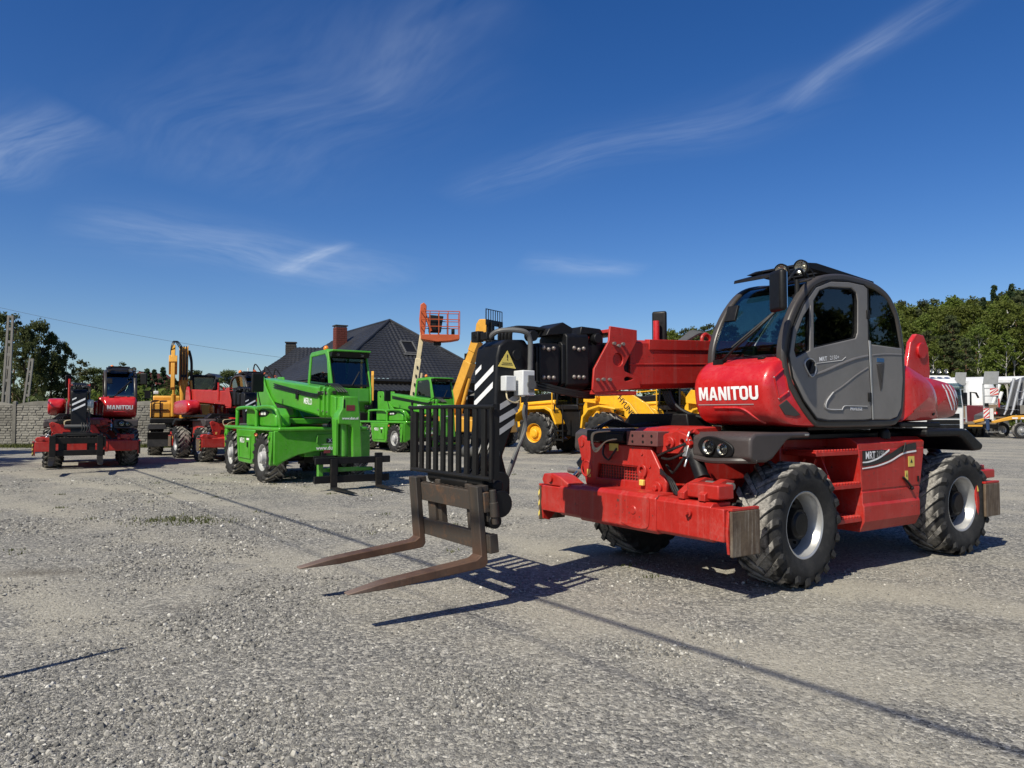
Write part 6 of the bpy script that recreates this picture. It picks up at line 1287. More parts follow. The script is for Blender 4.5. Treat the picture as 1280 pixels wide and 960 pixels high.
# ------------------------------------------------------------------ precast concrete fence
def fence():
    T = thing('concrete_fence', 'grey precast concrete fence with stone-pattern panels and arched tops', 'fence', (-24.15, 36.2, 0), 0)
    rnd = random.Random(4); pitch = 2.58; meshes = []
    for var in range(5):
        mb = MB().box(.07, pitch-.07, -.03, .03, 0, .495); L = pitch-.16
        for r in range(4):
            x = .08+ (0 if r % 2 else -.1); z = .01+r*.122
            while x < .08+L-.05:
                w = rnd.uniform(.18, .42); a, b_ = max(x, .08), min(x+w, .08+L)
                if b_-a > .06:
                    d = rnd.uniform(.012, .04); h_ = .112
                    mb.add([(a+.01, -.03, z), (b_-.01, -.03, z), (b_-.01, -.03, z+h_), (a+.01, -.03, z+h_), (a+.035, -.03-d, z+.022), (b_-.03, -.03-d*rnd.uniform(.6, 1.1), z+.02), (b_-.035, -.03-d, z+h_-.02), (a+.03, -.03-d*rnd.uniform(.6, 1.1), z+h_-.022)],
                           [(0, 1, 5, 4), (1, 2, 6, 5), (2, 3, 7, 6), (3, 0, 4, 7), (4, 5, 6, 7)])
                x += w
        meshes.append(mb.mesh('panel', 'concrete', 20))
    top = MB().prism([(.07, 0)]+[(.07+(pitch-.14)*k/14, .04+.17*math.sin(math.pi*k/14)) for k in range(15)]+[(pitch-.07, 0)], -.045, .03).mesh('panel', 'concrete', 20)
    post = MB().prism([(-.08, -.09), (.08, -.09), (.08, .09), (-.08, .09)], 0, 2.16, 'z').add([(-.08, -.09, 2.16), (.08, -.09, 2.16), (.08, .09, 2.16), (-.08, .09, 2.16), (0, 0, 2.22)], [(0, 1, 4), (1, 2, 4), (2, 3, 4), (3, 0, 4)]).mesh('post', 'concrete', 20)
    for i in range(-3, 6):
        o = bpy.data.objects.new('post', post); col.objects.link(o); o.parent = T; o.location = (i*pitch, 0, 0)
        if i == 5: break
        for r in range(4):
            o = bpy.data.objects.new('panel', meshes[rnd.randrange(5)]); col.objects.link(o); o.parent = T; o.location = (i*pitch, 0, r*.5)
        o = bpy.data.objects.new('panel', top); col.objects.link(o); o.parent = T; o.location = (i*pitch, 0, 2.0)
fence()
# ------------------------------------------------------------------ concrete power poles and cables
def pole(name, label, loc, h, lean=0.0, w=.34):
    T = thing(name, label, 'utility pole', loc, 0); mb = MB()
    for s in (-1, 1): mb.loft([[(s*w*.5-.05, -.10, 0), (s*w*.5+.05, -.10, 0), (s*w*.5+.05, .10, 0), (s*w*.5-.05, .10, 0)], [(s*w*.30-.05, -.08, h), (s*w*.30+.05, -.08, h), (s*w*.30+.05, .08, h), (s*w*.30-.05, .08, h)]])
    k = 0; z = .5
    while z < h: mb.box(-w*.45+.01*k/3, w*.45-.01*k/3, -.075, .075, z, z+.16 if z < h-.8 else h); z += .72; k += 1
    mb.build('post', 'concrete_pole', T)
    T.rotation_euler = (0, lean, R(20)); return T
pole('utility_pole', 'tall slotted concrete utility pole at the left picture edge behind the fence', (-28.3, 41.5, 0), 7.1, R(1.5))
pole('utility_pole', 'leaning concrete strut beside the tall utility pole', (-28.75, 41.9, 0), 5.4, R(4), .2)
pole('utility_pole', 'shorter leaning concrete utility pole in front of the trees', (-29.95, 45.5, 0), 5.0, R(5), .26)
def cable(name, label, pts, r, sag=0.0):
    a, b_ = Vector(pts[0]), Vector(pts[1]); P = [a.lerp(b_, k/24)-Vector((0, 0, sag*4*(k/24)*(1-k/24))) for k in range(25)]
    o = MB().tube(P, r, 5).build(name, 'cable'); tag(o, label, 'cable')
cable('power_cable', 'thin power line dropping across the sky from the left trees', ((-40.0, 56, 9.9), (-12.0, 60.0, 5.4)), .010, .5)
# bundled cable overhead, outside the picture; its shadow crosses the yard
def on_ground(u, v):
    d = Vector((u-640, 930*math.cos(math.atan(37/930))+(v-480)*math.sin(math.atan(37/930)), 930*math.sin(math.atan(37/930))-(v-480)*math.cos(math.atan(37/930)))); k = -1.6/d.z; return Vector((d.x*k, d.y*k, 0))
gA, gB = on_ground(200, 598), on_ground(1280, 942)
dr_ = (gB-gA).normalized()
for h, off, r, lb in ((7.2, 0.0, .030, 'thick bundled overhead cable whose shadow crosses the gravel'), (7.2, -.75, .010, 'thin overhead wire running beside the bundled cable')):
    q = Vector((-dr_.y, dr_.x, 0))*off
    a = gA-dr_*10+q; b_ = gB+dr_*14+q; s_ = Vector((SUN.x, SUN.y, SUN.z))*(h/SUN.z)
    cable('power_cable', lb, (a+s_, b_+s_), r, 0.0)
# slim post just outside the picture on the left; its shadow reaches in
tip = on_ground(155, 810); base = on_ground(0, 850); sd = Vector((-SUN.x, -SUN.y, 0)).normalized()
hp = 2.1; bp = tip - sd*(hp/SUN.z*math.hypot(SUN.x, SUN.y))
T = thing('marker_post', 'slim grey post just outside the left picture edge', 'post', (bp.x, bp.y, 0)); MB().tube([(0, 0, 0), (0, 0, 1.6), (0, 0, hp)], [.032, .03, .018], 8).build('post', 'galv', T); MB().cyl((0, 0, 0), (0, 0, .03), .09, n=12).build('foot', 'galv', T)

# ------------------------------------------------------------------ trucks and trailers on the right
def white_truck():
    T = thing('white_truck', 'white lorry tractor with roof lamps behind the red tail cover', 'truck', (22.05, 40.0, 0), R(-84))
    B = lambda mb, n, m='white', p=None, bevel=0.0, **k: mb.build(n, m, T if p is None else p, bevel, **k)
    cb = B(MB().prism([(1.6, .75), (1.62, 1.9), (1.45, 2.95), (1.1, 3.35), (.6, 3.62), (-.8, 3.70), (-.85, .9)], -1.2, 1.2), 'cab', bevel=.12, seg=3)
    B(MB().loft([[(1.64, -1.05, 1.95), (1.64, 1.05, 1.95), (1.49, 1.05, 2.88), (1.49, -1.05, 2.88)], [(1.66, -1.05, 1.95), (1.66, 1.05, 1.95), (1.51, 1.05, 2.88), (1.51, -1.05, 2.88)]]), 'windscreen', 'glass_side', cb)
    B(MB().prism([(1.72, 2.85), (1.75, 3.0), (1.35, 3.2), (1.35, 3.0)], -1.12, 1.12), 'sun_visor', 'glass_clear', cb, .02)
    for i, z in enumerate((1.5, 1.18, .92)): B(MB().box(1.62, 1.65, -.9, .9, z-.12, z+.10), 'grille', 'plastic', cb, .01)
    B(MB().box(1.45, 1.78, -1.2, 1.2, .42, .80), 'bumper', 'white', cb, .06, seg=3)
    for y in (-.95, .95): lamp(cb, (1.80, y, .62), (1, 0, 0), .09)
    for k in range(4): lamp(cb, (1.12, -.6+.4*k, 3.82), (1, 0, 0), .13, 'roof_lamp')
    B(MB().tube([(1.05, -.8, 3.66), (1.05, .8, 3.66)], .03, 6), 'lamp_bar', 'plastic', cb)
    for y in (-1.42, 1.42): B(MB().obox((1.35, y, 2.35), (.12, .26, .7)), 'mirror', 'plastic', cb, .04)
    B(MB().prism([(.9, 2.0), (1.5, 2.0), (1.3, 2.8), (.9, 2.8)], -1.225, -1.202).prism([(.9, 2.0), (1.5, 2.0), (1.3, 2.8), (.9, 2.8)], 1.202, 1.225), 'side_window', 'glass_side', cb)
    B(MB().box(-4.6, 1.2, -.45, .45, .7, 1.0), 'chassis', 'black', bevel=.02)
    for x in (.6, -3.0, -4.2):
        for s in (1, -1): put_wheel('truck', T, (x, s*1.05, .5), s)
    return T
white_truck()
def ramp(T, y, z0, h, w, leanx):
    """loading ramp folded upright: two side beams, top plate, cross bars"""
    x = lambda z: leanx*(z-z0)/h
    P = MB()
    for s in (-1, 1): P.loft([[(x(z0)-.10, y+s*w/2-.05, z0), (x(z0)+.04, y+s*w/2-.05, z0), (x(z0)+.04, y+s*w/2+.05, z0), (x(z0)-.10, y+s*w/2+.05, z0)], [(x(z0+h)-.06, y+s*w/2-.05, z0+h-.8), (x(z0+h)+.03, y+s*w/2-.05, z0+h-.8), (x(z0+h)+.03, y+s*w/2+.05, z0+h-.8), (x(z0+h)-.06, y+s*w/2+.05, z0+h-.8)]])
    r = P.build('ramp', 'galv', T, .01)
    MB().loft([[(leanx*.8-.05, y-w/2-.04, z0+h-.85), (leanx*.8-.05, y+w/2+.04, z0+h-.85), (leanx*.8+.03, y+w/2+.04, z0+h-.85), (leanx*.8+.03, y-w/2-.04, z0+h-.85)], [(leanx+.12, y-w/2+.04, z0+h), (leanx+.12, y+w/2+.08, z0+h), (leanx+.18, y+w/2+.08, z0+h), (leanx+.18, y-w/2+.04, z0+h)]]).build('top_plate', 'galv', r, .008)
    for k in range(5):
        z = z0+.25+k*(h-1.2)/4.4; MB().box(x(z)-.06, x(z)+.03, y-w/2, y+w/2, z, z+.07).build('cross_bar', 'galv', r)
    MB().box(-.03, .0, y-w/2+.06, y+w/2-.06, z0+.3, z0+1.25).build('ramp_board', 'wood_deck', r)
    return r
def striped_board(T, c, w, h, ax='x'):
    b_ = MB().box(c[0]-.015, c[0]+.015, c[1]-w/2, c[1]+w/2, c[2]-h/2, c[2]+h/2).build('marker_board', 'white', T)
    n = max(2, int((h+w)/.26)); x = c[0]+.0185
    for k in range(n):
        t0 = -h/2-w+ (k+.25)*(h+w)/n*1.05; P = []
        for yy, dz in ((-w/2, 0), (w/2, w), (w/2, w+.12), (-w/2, .12)):
            P.append((yy, t0+dz))
        P = [(a, min(h/2, max(-h/2, z))) for a, z in P]
        if max(p[1] for p in P)-min(p[1] for p in P) < .05: continue
        MB().add([(x, c[1]+a, c[2]+z) for a, z in P], [(0, 1, 2, 3)]).build('stripe', 'sticker_red', b_)
    return b_
def trailers():
    # low loader seen from its tail: x local points out of the tail towards the camera
    T = thing('low_loader', 'low loader trailer with two upright galvanised ramps and striped marker board', 'trailer', (30.9, 49.6, 0), R(-97))
    B = lambda mb, n, m='yellow_pale', p=None, bevel=0.0, **k: mb.build(n, m, T if p is None else p, bevel, **k)
    B(MB().box(-9, 0, -1.25, 1.3, .86, 1.05), 'bed', 'wood_deck', bevel=.02)
    B(MB().box(-9, .06, -1.28, -1.2, .70, .95).box(-9, .06, 1.24, 1.33, .70, .95).box(.0, .08, -1.28, 1.33, .62, .90), 'side_beam', 'black', bevel=.01)
    B(MB().box(.085, .095, -.55, .35, .74, .86), 'reflector', 'yellow_pale')
    for x in (-2.2, -3.5, -4.8):
        for s in (1, -1): put_wheel('truck', T, (x, s*1.0, .5), s)
    ramp(T, -.92, 1.0, 3.35, .62, -.15); ramp(T, 1.0, .95, 3.45, .85, -.15)
    striped_board(T, (.03, 1.15, 3.05), .52, .52)
    striped_board(T, (.16, .58, 1.62), .36, .72)
    B(MB().box(.12, .16, .80, 1.02, 1.22, 1.95), 'light_panel', 'white'); B(MB().box(.06, .22, .50, .72, 2.06, 2.30), 'lamp_box', 'plastic', bevel=.03)
    B(MB().box(.10, .16, 1.05, 1.42, 1.55, 1.72), 'tail_lamp', 'sticker_red', bevel=.02); B(MB().box(.12, .165, 1.08, 1.16, 1.57, 1.70), 'lamp_insert', 'white'); B(MB().box(.0, .08, 1.40, 1.46, 1.0, 2.6), 'edge_strip', 'sticker_red')
    B(MB().box(.0, .1, .58, .78, .55, 1.2).tube([(.1, .62, 1.2), (.14, .66, .5)], .07, 6), 'hinge_bracket', 'denim')
    B(MB().box(-.1, .1, .6, 1.3, .35, .42), 'plate_holder', 'steel')
    T2 = thing('plant_trailer', 'yellow-framed trailer with twin wheels carrying grey machinery at the right edge', 'trailer', (31.75, 48.6, 0), R(178))
    B2 = lambda mb, n, m='yellow_pale', p=None, bevel=0.0, **k: mb.build(n, m, T2 if p is None else p, bevel, **k)
    B2(MB().prism([(1.0, .98), (1.0, 1.12), (-.1, 1.42), (-.3, 1.48), (-4.0, 1.52), (-4.0, 1.28), (-.2, 1.22)], .9, 1.15).prism([(1.0, .98), (1.0, 1.12), (-.1, 1.42), (-.3, 1.48), (-4.0, 1.52), (-4.0, 1.28), (-.2, 1.22)], -1.15, -.9), 'frame', 'yellow_pale', bevel=.02)
    B2(MB().box(-4, -.3, -1.1, 1.1, 1.30, 1.40), 'deck', 'wood_deck')
    for k in range(3): B2(MB().box(-.5-.55*k, -.15-.55*k, 1.152, 1.158, 1.27, 1.36), 'marking', 'letter_white')
    for x in (-.75, -2.05, -3.3):
        for s in (1, -1): put_wheel('truck', T2, (x, s*1.0, .52), s)
    mach = thing('grey_machine', 'grey machine with slanting cylinders and pipes loaded on the plant trailer', 'machinery', (33.4, 48.6, 1.52), R(178))
    B3 = lambda mb, n, m='galv', p=None, bevel=0.0, **k: mb.build(n, m, mach if p is None else p, bevel, **k)
    B3(MB().box(-2.2, 1.3, -.8, .8, .0, .5).box(.1, 1.0, .55, 1.0, 0, .62), 'base_frame', 'black', bevel=.03)
    B3(MB().prism([(-2.0, .5), (-2.0, 2.3), (-.6, 2.55), (.4, 2.2), (.6, .5)], -.7, .7), 'housing', 'hose_grey', bevel=.06)
    for k in range(4): B3(MB().cyl((1.6-.42*k, .80, .3), (1.05-.42*k, .80, 2.35), .085, n=12).cyl((1.6-.42*k, .8, .3), (1.75-.42*k, .8, .0), .05, n=8), 'cylinder', 'silver')
    for k in range(5): B3(MB().tube([(.9-.55*k, .86, .5), (.9-.55*k, .86, 1.5)], .025, 6), 'rail_post', 'steel')
    B3(MB().tube([(.9, .86, 1.5), (-1.6, .86, 1.5)], .025, 6).tube([(.9, .86, 1.0), (-1.6, .86, 1.0)], .025, 6), 'rail', 'steel')
    B3(MB().box(.1, .85, .9, 1.02, .05, .62), 'locker', 'concrete', bevel=.02)
    B3(MB().cyl((-.8, .72, 1.05), (-.8, .95, 1.05), .34, n=20), 'drum', 'steel', bevel=.02)
    cv = thing('tarpaulin', 'long white tarpaulin roof stretched behind the trailer ramps', 'tarpaulin', (38.6, 58.5, -.45), R(4))
    MB().loft([[(-5.2, -1.4, 4.60), (-5.2, 0, 4.85), (-5.2, 1.4, 4.60), (-5.2, 1.4, 4.32), (-5.2, -1.4, 4.32)], [(6, -1.4, 4.85), (6, 0, 5.1), (6, 1.4, 4.85), (6, 1.4, 4.5), (6, -1.4, 4.5)]]).build('cover', 'tarp', cv, .05)
    for x in (-5, -2.5, 0, 2.5, 5): MB().tube([(x, -1.35, 0), (x, -1.35, 4.3)], .06, 6).build('post', 'galv', cv); MB().tube([(x, 1.35, 0), (x, 1.35, 4.3)], .06, 6).build('post', 'galv', cv)
    tk = thing('silo_tank', 'pale tank body standing between the two upright ramps', 'tank', (35.2, 56, 0), 0)
    MB().lathe([(.01, 1.2), (1.0, 1.3), (1.05, 3.4), (.75, 4.1), (.01, 4.3)], 24, 'z').build('shell', 'white', tk); MB().box(-.9, .9, -.9, .9, 0, 1.25).build('stand', 'black', tk)
    rd = thing('red_crane_base', 'dark red crane base with a small black jib behind the low loader', 'crane', (33.2, 54, 0), R(10))
    MB().box(-1.0, 1.2, -.5, .5, .9, 2.2).build('base', 'dark_red', rd, .05); MB().tube([(.1, 0, 2.2), (.1, 0, 3.15), (.55, 0, 3.1), (.75, 0, 2.75)], .07, 6).build('jib', 'plastic', rd); MB().box(-1.0, 1.2, -.4, .4, 0, .9).build('stand', 'black', rd); MB().box(.6, .9, -.52, -.5, 1.5, 1.65).build('lamp', 'white', rd)
    cl = thing('grey_lift', 'grey machine with white slanting cylinders left of the striped ramp', 'machinery', (33.35, 52.0, 0), 0)
    MB().prism([(-.8, 0), (-.8, 1.5), (1.0, 2.2), (1.0, 0)], -.5, .5).build('base', 'hose_grey', cl, .05)
    for k in range(2): MB().cyl((-.55+.35*k, -.6, 1.2-.1*k), (.35+.15*k, -.6, 3.6-.5*k), .12, n=12).build('cylinder', 'white', cl)
trailers()
# ------------------------------------------------------------------ trees
def leaf_mesh(name, clumps, per, leaf, mat, seed, flat=.75, squash=1.0):
    """clumps: list of (centre, radius); leaf-sized folded quads spread through each clump"""
    r = np.random.default_rng(seed); V = []; var = []
    n = len(clumps)*per
    C = np.repeat(np.array([c for c, _ in clumps]), per, 0); Rr = np.repeat(np.array([q for _, q in clumps]), per)
    d = r.normal(size=(n, 3)); d /= np.linalg.norm(d, axis=1)[:, None]; d[:, 2] *= flat
    P = C+d*(Rr*r.random(n)**.45)[:, None]
    nn = r.normal(size=(n, 3))+d*.6+np.array([0, 0, .5]); nn /= np.linalg.norm(nn, axis=1)[:, None]
    a = np.cross(nn, r.normal(size=(n, 3))); a /= np.linalg.norm(a, axis=1)[:, None]; b_ = np.cross(nn, a)
    s = leaf*(.6+.8*r.random(n))[:, None]
    verts = np.stack([P-a*s, P-b_*s*.55*squash, P+a*s, P+b_*s*.55*squash], 1).reshape(-1, 3)
    me = bpy.data.meshes.new(name); me.vertices.add(4*n); me.vertices.foreach_set('co', verts.astype(np.float32).ravel())
    me.loops.add(4*n); me.loops.foreach_set('vertex_index', np.arange(4*n, dtype=np.int32)); me.polygons.add(n)
    me.polygons.foreach_set('loop_start', np.arange(0, 4*n, 4, dtype=np.int32)); me.polygons.foreach_set('loop_total', np.full(n, 4, np.int32))
    me.update(calc_edges=True)
    at = me.attributes.new('leafvar', 'FLOAT', 'POINT'); at.data.foreach_set('value', np.repeat(np.repeat(r.random(len(clumps)), per)*.7+r.random(n)*.3, 4).astype(np.float32))
    me.materials.append(M[mat]); return me
def limb_pts(p0, p1, r, k=4, wob=.12):
    p0, p1 = Vector(p0), Vector(p1); L = (p1-p0).length
    return [p0.lerp(p1, i/k)+Vector((r.uniform(-wob, wob), r.uniform(-wob, wob), r.uniform(-wob, wob)))*L*.3*(1 if 0 < i < k else 0) for i in range(k+1)]
PROTO = {}
def decid(key, seed, H, W, crown0, leafmat, barkmat, nclump, per, leaf, trunk_r):
    r = random.Random(seed); mb = MB(); mb.tube(limb_pts((0, 0, -.1), (r.uniform(-.2, .2), r.uniform(-.2, .2), H*.86), r, 6, .04), [trunk_r*(1-.14*i) for i in range(7)], 8)
    cl = []
    for k in range(nclump):
        t_ = r.random(); z = crown0+(H-crown0)*t_; prof = math.sin(math.pi*min(1, (.12+.88*t_)**.8))**.6
        a = r.uniform(0, 6.283); rad = W*prof*math.sqrt(r.random())*.95
        c = Vector((rad*math.cos(a), rad*math.sin(a), z)); cl.append((tuple(c), W*r.uniform(.12, .27)))
        if k % 3 == 0: mb.tube(limb_pts((0, 0, max(crown0*.7, z-rad*.7-.5)), c, r, 3, .15), [trunk_r*.32, trunk_r*.2, trunk_r*.12, .012], 5)
    PROTO[key] = (mb.mesh('trunk', barkmat, 40), leaf_mesh('crown', cl, per, leaf, leafmat, seed))
def pine(key, seed, H, W, mat='needle_pine'):
    r = random.Random(seed); mb = MB(); mb.tube(limb_pts((0, 0, -.1), (r.uniform(-.3, .3), r.uniform(-.3, .3), H*.97), r, 6, .02), [.20*(1-.14*i) for i in range(7)], 7); cl = []
    for k in range(30):
        t_ = k/29; z = H*(.48+.50*t_); rad = W*(1-t_)**.55*r.uniform(.35, 1.0)+.15; a = k*2.4+r.uniform(-.4, .4)
        c = (rad*math.cos(a), rad*math.sin(a), z+r.uniform(-.2, .3)); cl.append((c, W*r.uniform(.22, .38)))
        if k % 2 == 0: mb.tube(limb_pts((0, 0, z-.4), c, r, 3, .1), [.05, .035, .025, .01], 4)
    PROTO[key] = (mb.mesh('trunk', 'bark_pine', 40), leaf_mesh('crown', cl, 110, .13, mat, seed, .55))
def spruce(key, seed, H, W):
    r = random.Random(seed); mb = MB().tube([(0, 0, -.1), (0, 0, H*.5), (0, 0, H)], [.16, .09, .01], 6); cl = []
    n = int(H*5.5)
    for k in range(n):
        t_ = k/n; z = .5+(H-.5)*t_; 
        for j in range(max(2, int(6*(1-t_)))):
            a = r.uniform(0, 6.283); rad = W*(1-t_)**.9*r.uniform(.4, 1.0)
            cl.append(((rad*math.cos(a), rad*math.sin(a), z-rad*.25), .12+W*.16*(1-t_*.6)))
    PROTO[key] = (mb.mesh('trunk', 'bark', 40), leaf_mesh('crown', cl, 26, .13, 'needle_spruce', seed, .5))
decid('spring_a', 11, 13.5, 3.3, 3.0, 'leaf_spring', 'bark', 92, 100, .135, .20)
decid('spring_b', 12, 12.5, 2.9, 3.2, 'leaf_spring', 'bark_birch', 80, 95, .13, .15)
decid('birch', 13, 12.0, 1.9, 5.2, 'leaf_spring', 'bark_birch', 44, 56, .15, .12)
decid('dark_a', 14, 10.5, 3.4, 1.6, 'leaf_dark', 'bark', 80, 110, .15, .24)
decid('dark_b', 15, 9.6, 2.9, 1.2, 'leaf_dark', 'bark', 72, 110, .145, .22)
decid('olive', 16, 6.0, 2.0, 1.6, 'leaf_olive', 'bark', 40, 48, .12, .10)
pine('pine_a', 17, 14.5, 2.2); pine('pine_b', 18, 13.0, 1.9)
spruce('spruce_a', 19, 11.0, 1.7); spruce('spruce_b', 20, 5.0, 1.0)
def bush(key, seed, W, H, mat):
    r = random.Random(seed); cl = [((W*r.uniform(-1, 1)*.8, W*r.uniform(-.6, .6), H*r.uniform(.15, .8)), W*r.uniform(.22, .38)) for _ in range(22)]
    mb = MB()
    for c, _ in cl[:7]: mb.tube(limb_pts((0, 0, 0), c, r, 3, .1), [.03, .02, .015, .006], 4)
    PROTO[key] = (mb.mesh('stems', 'bark', 40), leaf_mesh('crown', cl, 60, .11, mat, seed))
bush('bush_a', 30, 1.3, 1.8, 'leaf_dark'); bush('bush_b', 31, 1.6, 2.4, 'leaf_spring')
def put_tree(name, key, label, group, x, y, s=1.0, z=0.0, sz=1.0, cat='tree', rz=None):
    T = thing(name, label, cat, (x, y, z), (x*7.3+y*3.1) % 6.283 if rz is None else rz, group); T.scale = (s, s, s*sz)
    for nm, me in zip(('trunk', 'crown'), PROTO[key]):
        o = bpy.data.objects.new(nm, me); col.objects.link(o); o.parent = T
    return T
LAB = {'spring_a': ('broadleaf_tree', 'fresh green broadleaf tree in the wood on the right'), 'spring_b': ('broadleaf_tree', 'fresh green broadleaf tree in the wood on the right'),
       'birch': ('birch_tree', 'slender pale-trunked birch at the front of the wood'), 'pine_a': ('pine_tree', 'dark grey-green pine in the wood on the right'), 'pine_b': ('pine_tree', 'dark grey-green pine in the wood on the right'),
       'spruce_a': ('spruce_tree', 'pointed dark spruce rising above the wood on the right')}
rw = random.Random(77)
def sky_line(x):   # top of the wood in pixel rows, from the photograph's skyline
    return float(np.interp(x, [835, 870, 900, 1000, 1120, 1150, 1190, 1225, 1250, 1280, 1400, 1600], [414, 408, 400, 392, 372, 372, 364, 366, 360, 352, 350, 352]))
def wood_tree(key, px_, Y, top_off=0):
    X = (px_-640)/930*Y; zt = 1.6+(517-(sky_line(px_)+top_off))/930*Y; H0 = {'spring_a': 13.9, 'spring_b': 12.9, 'birch': 12.2, 'pine_a': 14.9, 'pine_b': 13.4, 'spruce_a': 11.0}[key]
    nm, lb = LAB[key]; s = zt/H0
    put_tree(nm, key, lb, nm.replace('_', ' ')+'s of the wood on the right', X, Y, s*rw.uniform(.97, 1.03) if False else min(s, 1.45), 0, max(1.0, s/1.45))
for i in range(17):   # back row: pines make the skyline
    px_ = 835+i*30+rw.uniform(-8, 8); wood_tree(rw.choice(('pine_a', 'pine_b', 'pine_a')), px_, 112+rw.uniform(-6, 8), rw.uniform(-2, 7))
for i in range(20):   # middle row
    px_ = 1095+i*15+rw.uniform(-6, 6); wood_tree(rw.choice(('spring_a', 'spring_b', 'pine_b', 'spring_a')), px_, 98+rw.uniform(-5, 5), rw.uniform(10, 34))
for i in range(15):   # front row
    px_ = 1105+i*17+rw.uniform(-7, 7); wood_tree(rw.choice(('birch', 'spring_b', 'pine_a', 'birch', 'pine_b')), px_, 84+rw.uniform(-5, 5), rw.uniform(30, 66))
for i in range(6): wood_tree(rw.choice(('pine_a', 'pine_b', 'spring_b')), 850+i*42, 95+rw.uniform(-4, 4), rw.uniform(6, 16))
for i in range(9): wood_tree(rw.choice(('pine_a', 'pine_b', 'spring_a')), 828+i*10+rw.uniform(-3, 3), 104+rw.uniform(-6, 8), rw.uniform(-3, 9))
for i in range(16): wood_tree(rw.choice(('spring_a', 'spring_b', 'pine_a', 'spring_a', 'pine_b')), 1112+i*14+rw.uniform(-5, 5), 90+rw.uniform(-6, 6), rw.uniform(14, 58))
for i in range(17): wood_tree(rw.choice(('spring_b', 'pine_b', 'spring_a')), 1116+i*11+rw.uniform(-3, 3), 107+rw.uniform(-3, 5), rw.uniform(2, 12))
for px_, off in ((1246, -6), (1268, -2), (1232, 6)): wood_tree('spruce_a', px_, 104, off)
for i in range(22):
    px_ = 1110+i*11+rw.uniform(-5, 5); Y = 78+rw.uniform(-5, 12)
    put_tree('bush', rw.choice(('bush_a', 'bush_b')), 'low bush under the trees of the wood', 'bushes under the wood', (px_-640)/930*Y, Y, rw.uniform(.9, 1.7), cat='bush')
# wooded bank that closes the view behind the wood
def bank():
    v = []; f = []; nx, ny = 60, 8
    for j in range(ny):
        for i in range(nx):
            x = 5+i*4.2; y = 114+j*9; v.append((x, y, -.2+ (min(1, j/3))*(5.5+1.8*math.sin(i*.7)+1.2*math.sin(i*1.9+1))*min(1, i/10)))
    for j in range(ny-1):
        for i in range(nx-1): f.append((j*nx+i, j*nx+i+1, (j+1)*nx+i+1, (j+1)*nx+i))
    o = MB().add(v, f).build('bank', 'forest_floor'); tag(o, 'wooded bank behind the yard', None, None, 'structure')
    q = []; r = random.Random(9)
    cl = [((r.uniform(14, 150), r.uniform(106, 128), r.uniform(.5, 8.5)), r.uniform(1.2, 2.4)) for _ in range(420)]
    me = leaf_mesh('undergrowth', cl, 46, .38, 'leaf_dark', 55)
    o = bpy.data.objects.new('undergrowth', me); col.objects.link(o); tag(o, 'dense dark undergrowth filling the depth of the wood', 'undergrowth', None, 'stuff')
bank()
# trees behind the fence on the left
LT = [('dark_a', 'tall dark tree behind the fence at the left picture edge', -6, 62, 386, .72), ('pine_b', 'ragged dark pine beside the tall concrete pole', 16, 60, 391, .8), ('dark_b', 'dark narrow tree between the two concrete poles', 31, 58, 406, .6), ('dark_a', 'tallest dark leafy tree right of the leaning pole', 46, 60, 397, .62),
      ('dark_b', 'dark tree stepping down left of the leftmost telehandler cab', 63, 61, 414, .62), ('dark_b', 'round-topped dark tree behind the boom of the leftmost telehandler', 80, 62, 427, .62), ('olive', 'small pale olive tree with thin crown left of the leftmost cab', 103, 66, 447, 1.0),
      ('pine_b', 'dark pine right of the leftmost cab', 152, 66, 452, .9), ('dark_b', 'low dark tree beside the small spruces', 132, 70, 462, 1.0)]
for key, lb, px_, Y, top, nar in LT:
    H0 = {'dark_a': 10.9, 'dark_b': 9.9, 'olive': 6.2, 'pine_b': 13.4}[key]; zt = 1.6+(517-top)/930*Y; s = zt/H0
    put_tree('pine_tree' if 'pine' in key else 'broadleaf_tree', key, lb, None, (px_-640)/930*Y, Y, s*nar, 0, 1/nar)
for i, (px_, top, lb) in enumerate(((118, 463, 'low dark tree right behind the leftmost cab'), (216, 470, 'low dark tree behind the upright excavator arm'), (242, 466, 'low dark tree right of the upright excavator arm'), (264, 469, 'low dark tree between excavator and half-hidden telehandler'), (286, 466, 'low dark tree behind the half-hidden telehandler cab'), (312, 468, 'low dark tree left of the lower house'))):
    Y = 66+i % 3*4; put_tree('broadleaf_tree', ('dark_a', 'dark_b')[i % 2], lb, None, (px_-640)/930*Y, Y, (1.6+(517-top)/930*Y)/10.2*1.05, 0, .95)
for i, (px_, top) in enumerate(((172, 466), (183, 460), (192, 461), (203, 458), (163, 470))):
    Y = 74; put_tree('spruce_tree', 'spruce_b', 'small pointed spruce between the leftmost cab and the yellow excavator', 'small spruces behind the fence', (px_-640)/930*Y, Y, (1.6+(517-top)/930*Y)/5.0)
for i, (px_, s) in enumerate(((8, 1.2), (30, 1.4), (56, 1.3), (84, 1.5), (118, 1.2), (140, 1.5), (155, 1.3), (168, 1.4), (182, 1.2), (206, 1.5), (226, 1.4), (245, 1.5), (262, 1.4))):
    Y = 42+(i % 3)*5; put_tree('bush', ('bush_a', 'bush_b')[i % 2] if px_ > 110 else 'bush_a', 'bush behind the concrete fence', 'bushes behind the fence', (px_-640)/930*Y, Y, s, cat='bush')
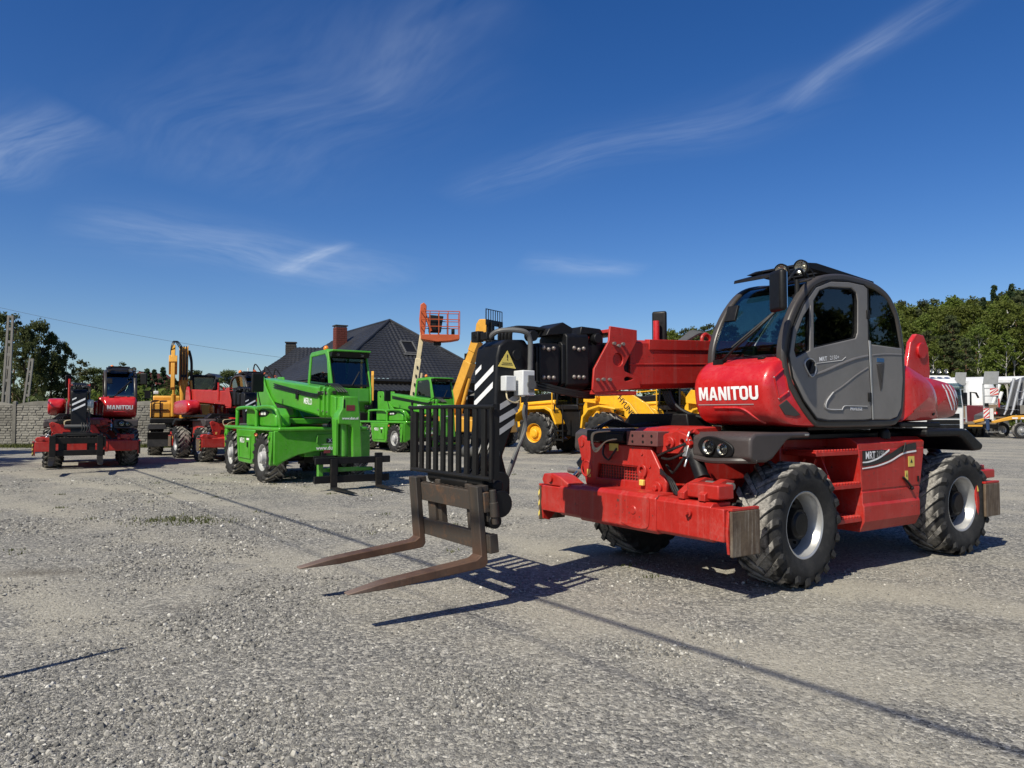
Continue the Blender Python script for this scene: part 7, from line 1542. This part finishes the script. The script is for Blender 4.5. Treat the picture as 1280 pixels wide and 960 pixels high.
# trees left of the picture: their crowns show in the windscreen reflection
for i, (x, y, s) in enumerate(((-25, 16.5, 1.35), (-26, 11, 1.5), (-24.5, 6, 1.45), (-27, 1, 1.5), (-25, -5, 1.4), (-30, 20, 1.5), (-31, 8, 1.7))):
    put_tree('broadleaf_tree', 'dark_a' if i % 2 else 'dark_b', 'dark tree in the row left of the yard, mirrored in the windscreen', 'trees left of the yard', x, y, s)
for i, (x, y, s) in enumerate(((46, -8, 1.0), (48, -2, 1.1), (45, 4, .95), (49, 10, 1.15), (46, 16, 1.0), (50, 21, 1.1), (48, 27, 1.0), (53, 5, 1.2), (54, 15, 1.2))):
    put_tree('broadleaf_tree', 'dark_a' if i % 2 else 'spring_a', 'tree in the row right of the yard, mirrored in the cab door', 'trees right of the yard', x, y, s)
for i, (x, y, s) in enumerate(((2.0, 70, .9), (-1.5, 66, .75))): put_tree('broadleaf_tree', 'spring_b', ('green tree glimpsed left of the black boom head', 'green tree crown between yellow boom and black boom head')[i], None, x, y, s*.62)
# distant rooftops behind the left fence
for i, (px_, Y, w) in enumerate(((176, 88, 4.0), (262, 92, 6.0))):
    T = thing('distant_house', ('far house with brownish roof behind the small spruces', 'far low house right of the yellow excavator arm')[i], 'house', ((px_-640)/930*Y, Y, 0))
    MB().box(-w, w, 0, 6, 0, 3.6).build('wall', 'wall_plaster', T); MB().prism([(-w-.4, 3.5), (0, 6.6), (w+.4, 3.5), (w+.4, 3.3), (0, 6.3), (-w-.4, 3.3)], -.4, 6.4).build('roof', 'brick_red' if i == 0 else 'roof_tile', T)
# ------------------------------------------------------------------ grass strip along the fence and weeds
def grass():
    r = np.random.default_rng(8); n = 9000; X = -31+r.random(n)*17; Y = 35.9-np.abs(r.normal(0, .45, n)); h = .06+.14*r.random(n)
    k = 500; xs = r.normal(-4.9, .35, k); ys = r.normal(11.2, .25, k); X = np.concatenate([X, xs]); Y = np.concatenate([Y, ys]); h = np.concatenate([h, .02+.035*r.random(k)])
    k = 700; cx = r.uniform(-9, 3, 40); cy = r.uniform(7, 20, 40); j = r.integers(0, 40, k); X = np.concatenate([X, cx[j]+r.normal(0, .05, k)]); Y = np.concatenate([Y, cy[j]+r.normal(0, .05, k)]); h = np.concatenate([h, .015+.03*r.random(k)])
    n = len(X); a = r.random(n)*6.28; w = h*.12+.004; lx = r.normal(0, .3, n)*h; ly = r.normal(0, .3, n)*h
    V = np.stack([np.stack([X-np.cos(a)*w, Y-np.sin(a)*w, np.zeros(n)], 1), np.stack([X+np.cos(a)*w, Y+np.sin(a)*w, np.zeros(n)], 1), np.stack([X+lx, Y+ly, h], 1)], 1).reshape(-1, 3)
    me = bpy.data.meshes.new('grass'); me.from_pydata(V.tolist(), [], [(3*i, 3*i+1, 3*i+2) for i in range(n)]); me.materials.append(M['grass_blade'])
    at = me.attributes.new('leafvar', 'FLOAT', 'POINT'); at.data.foreach_set('value', np.repeat(r.random(n), 3).astype(np.float32))
    o = bpy.data.objects.new('grass', me); col.objects.link(o); tag(o, 'thin grass along the fence foot and weeds in the gravel', 'grass', None, 'stuff')
    s = MB().add([(-34, 35.0, .004), (-12, 35.0, .004), (-12, 60, .004), (-34, 60, .004)], [(0, 1, 2, 3)]).build('verge', 'forest_floor'); tag(s, 'grassy verge under the fence', None, None, 'structure')
    s = MB().add([(24, 72, .004), (200, 72, .004), (200, 116, .004), (12, 116, .004)], [(0, 1, 2, 3)]).build('wood_floor', 'forest_floor'); tag(s, 'dark forest floor', None, None, 'structure')
grass()
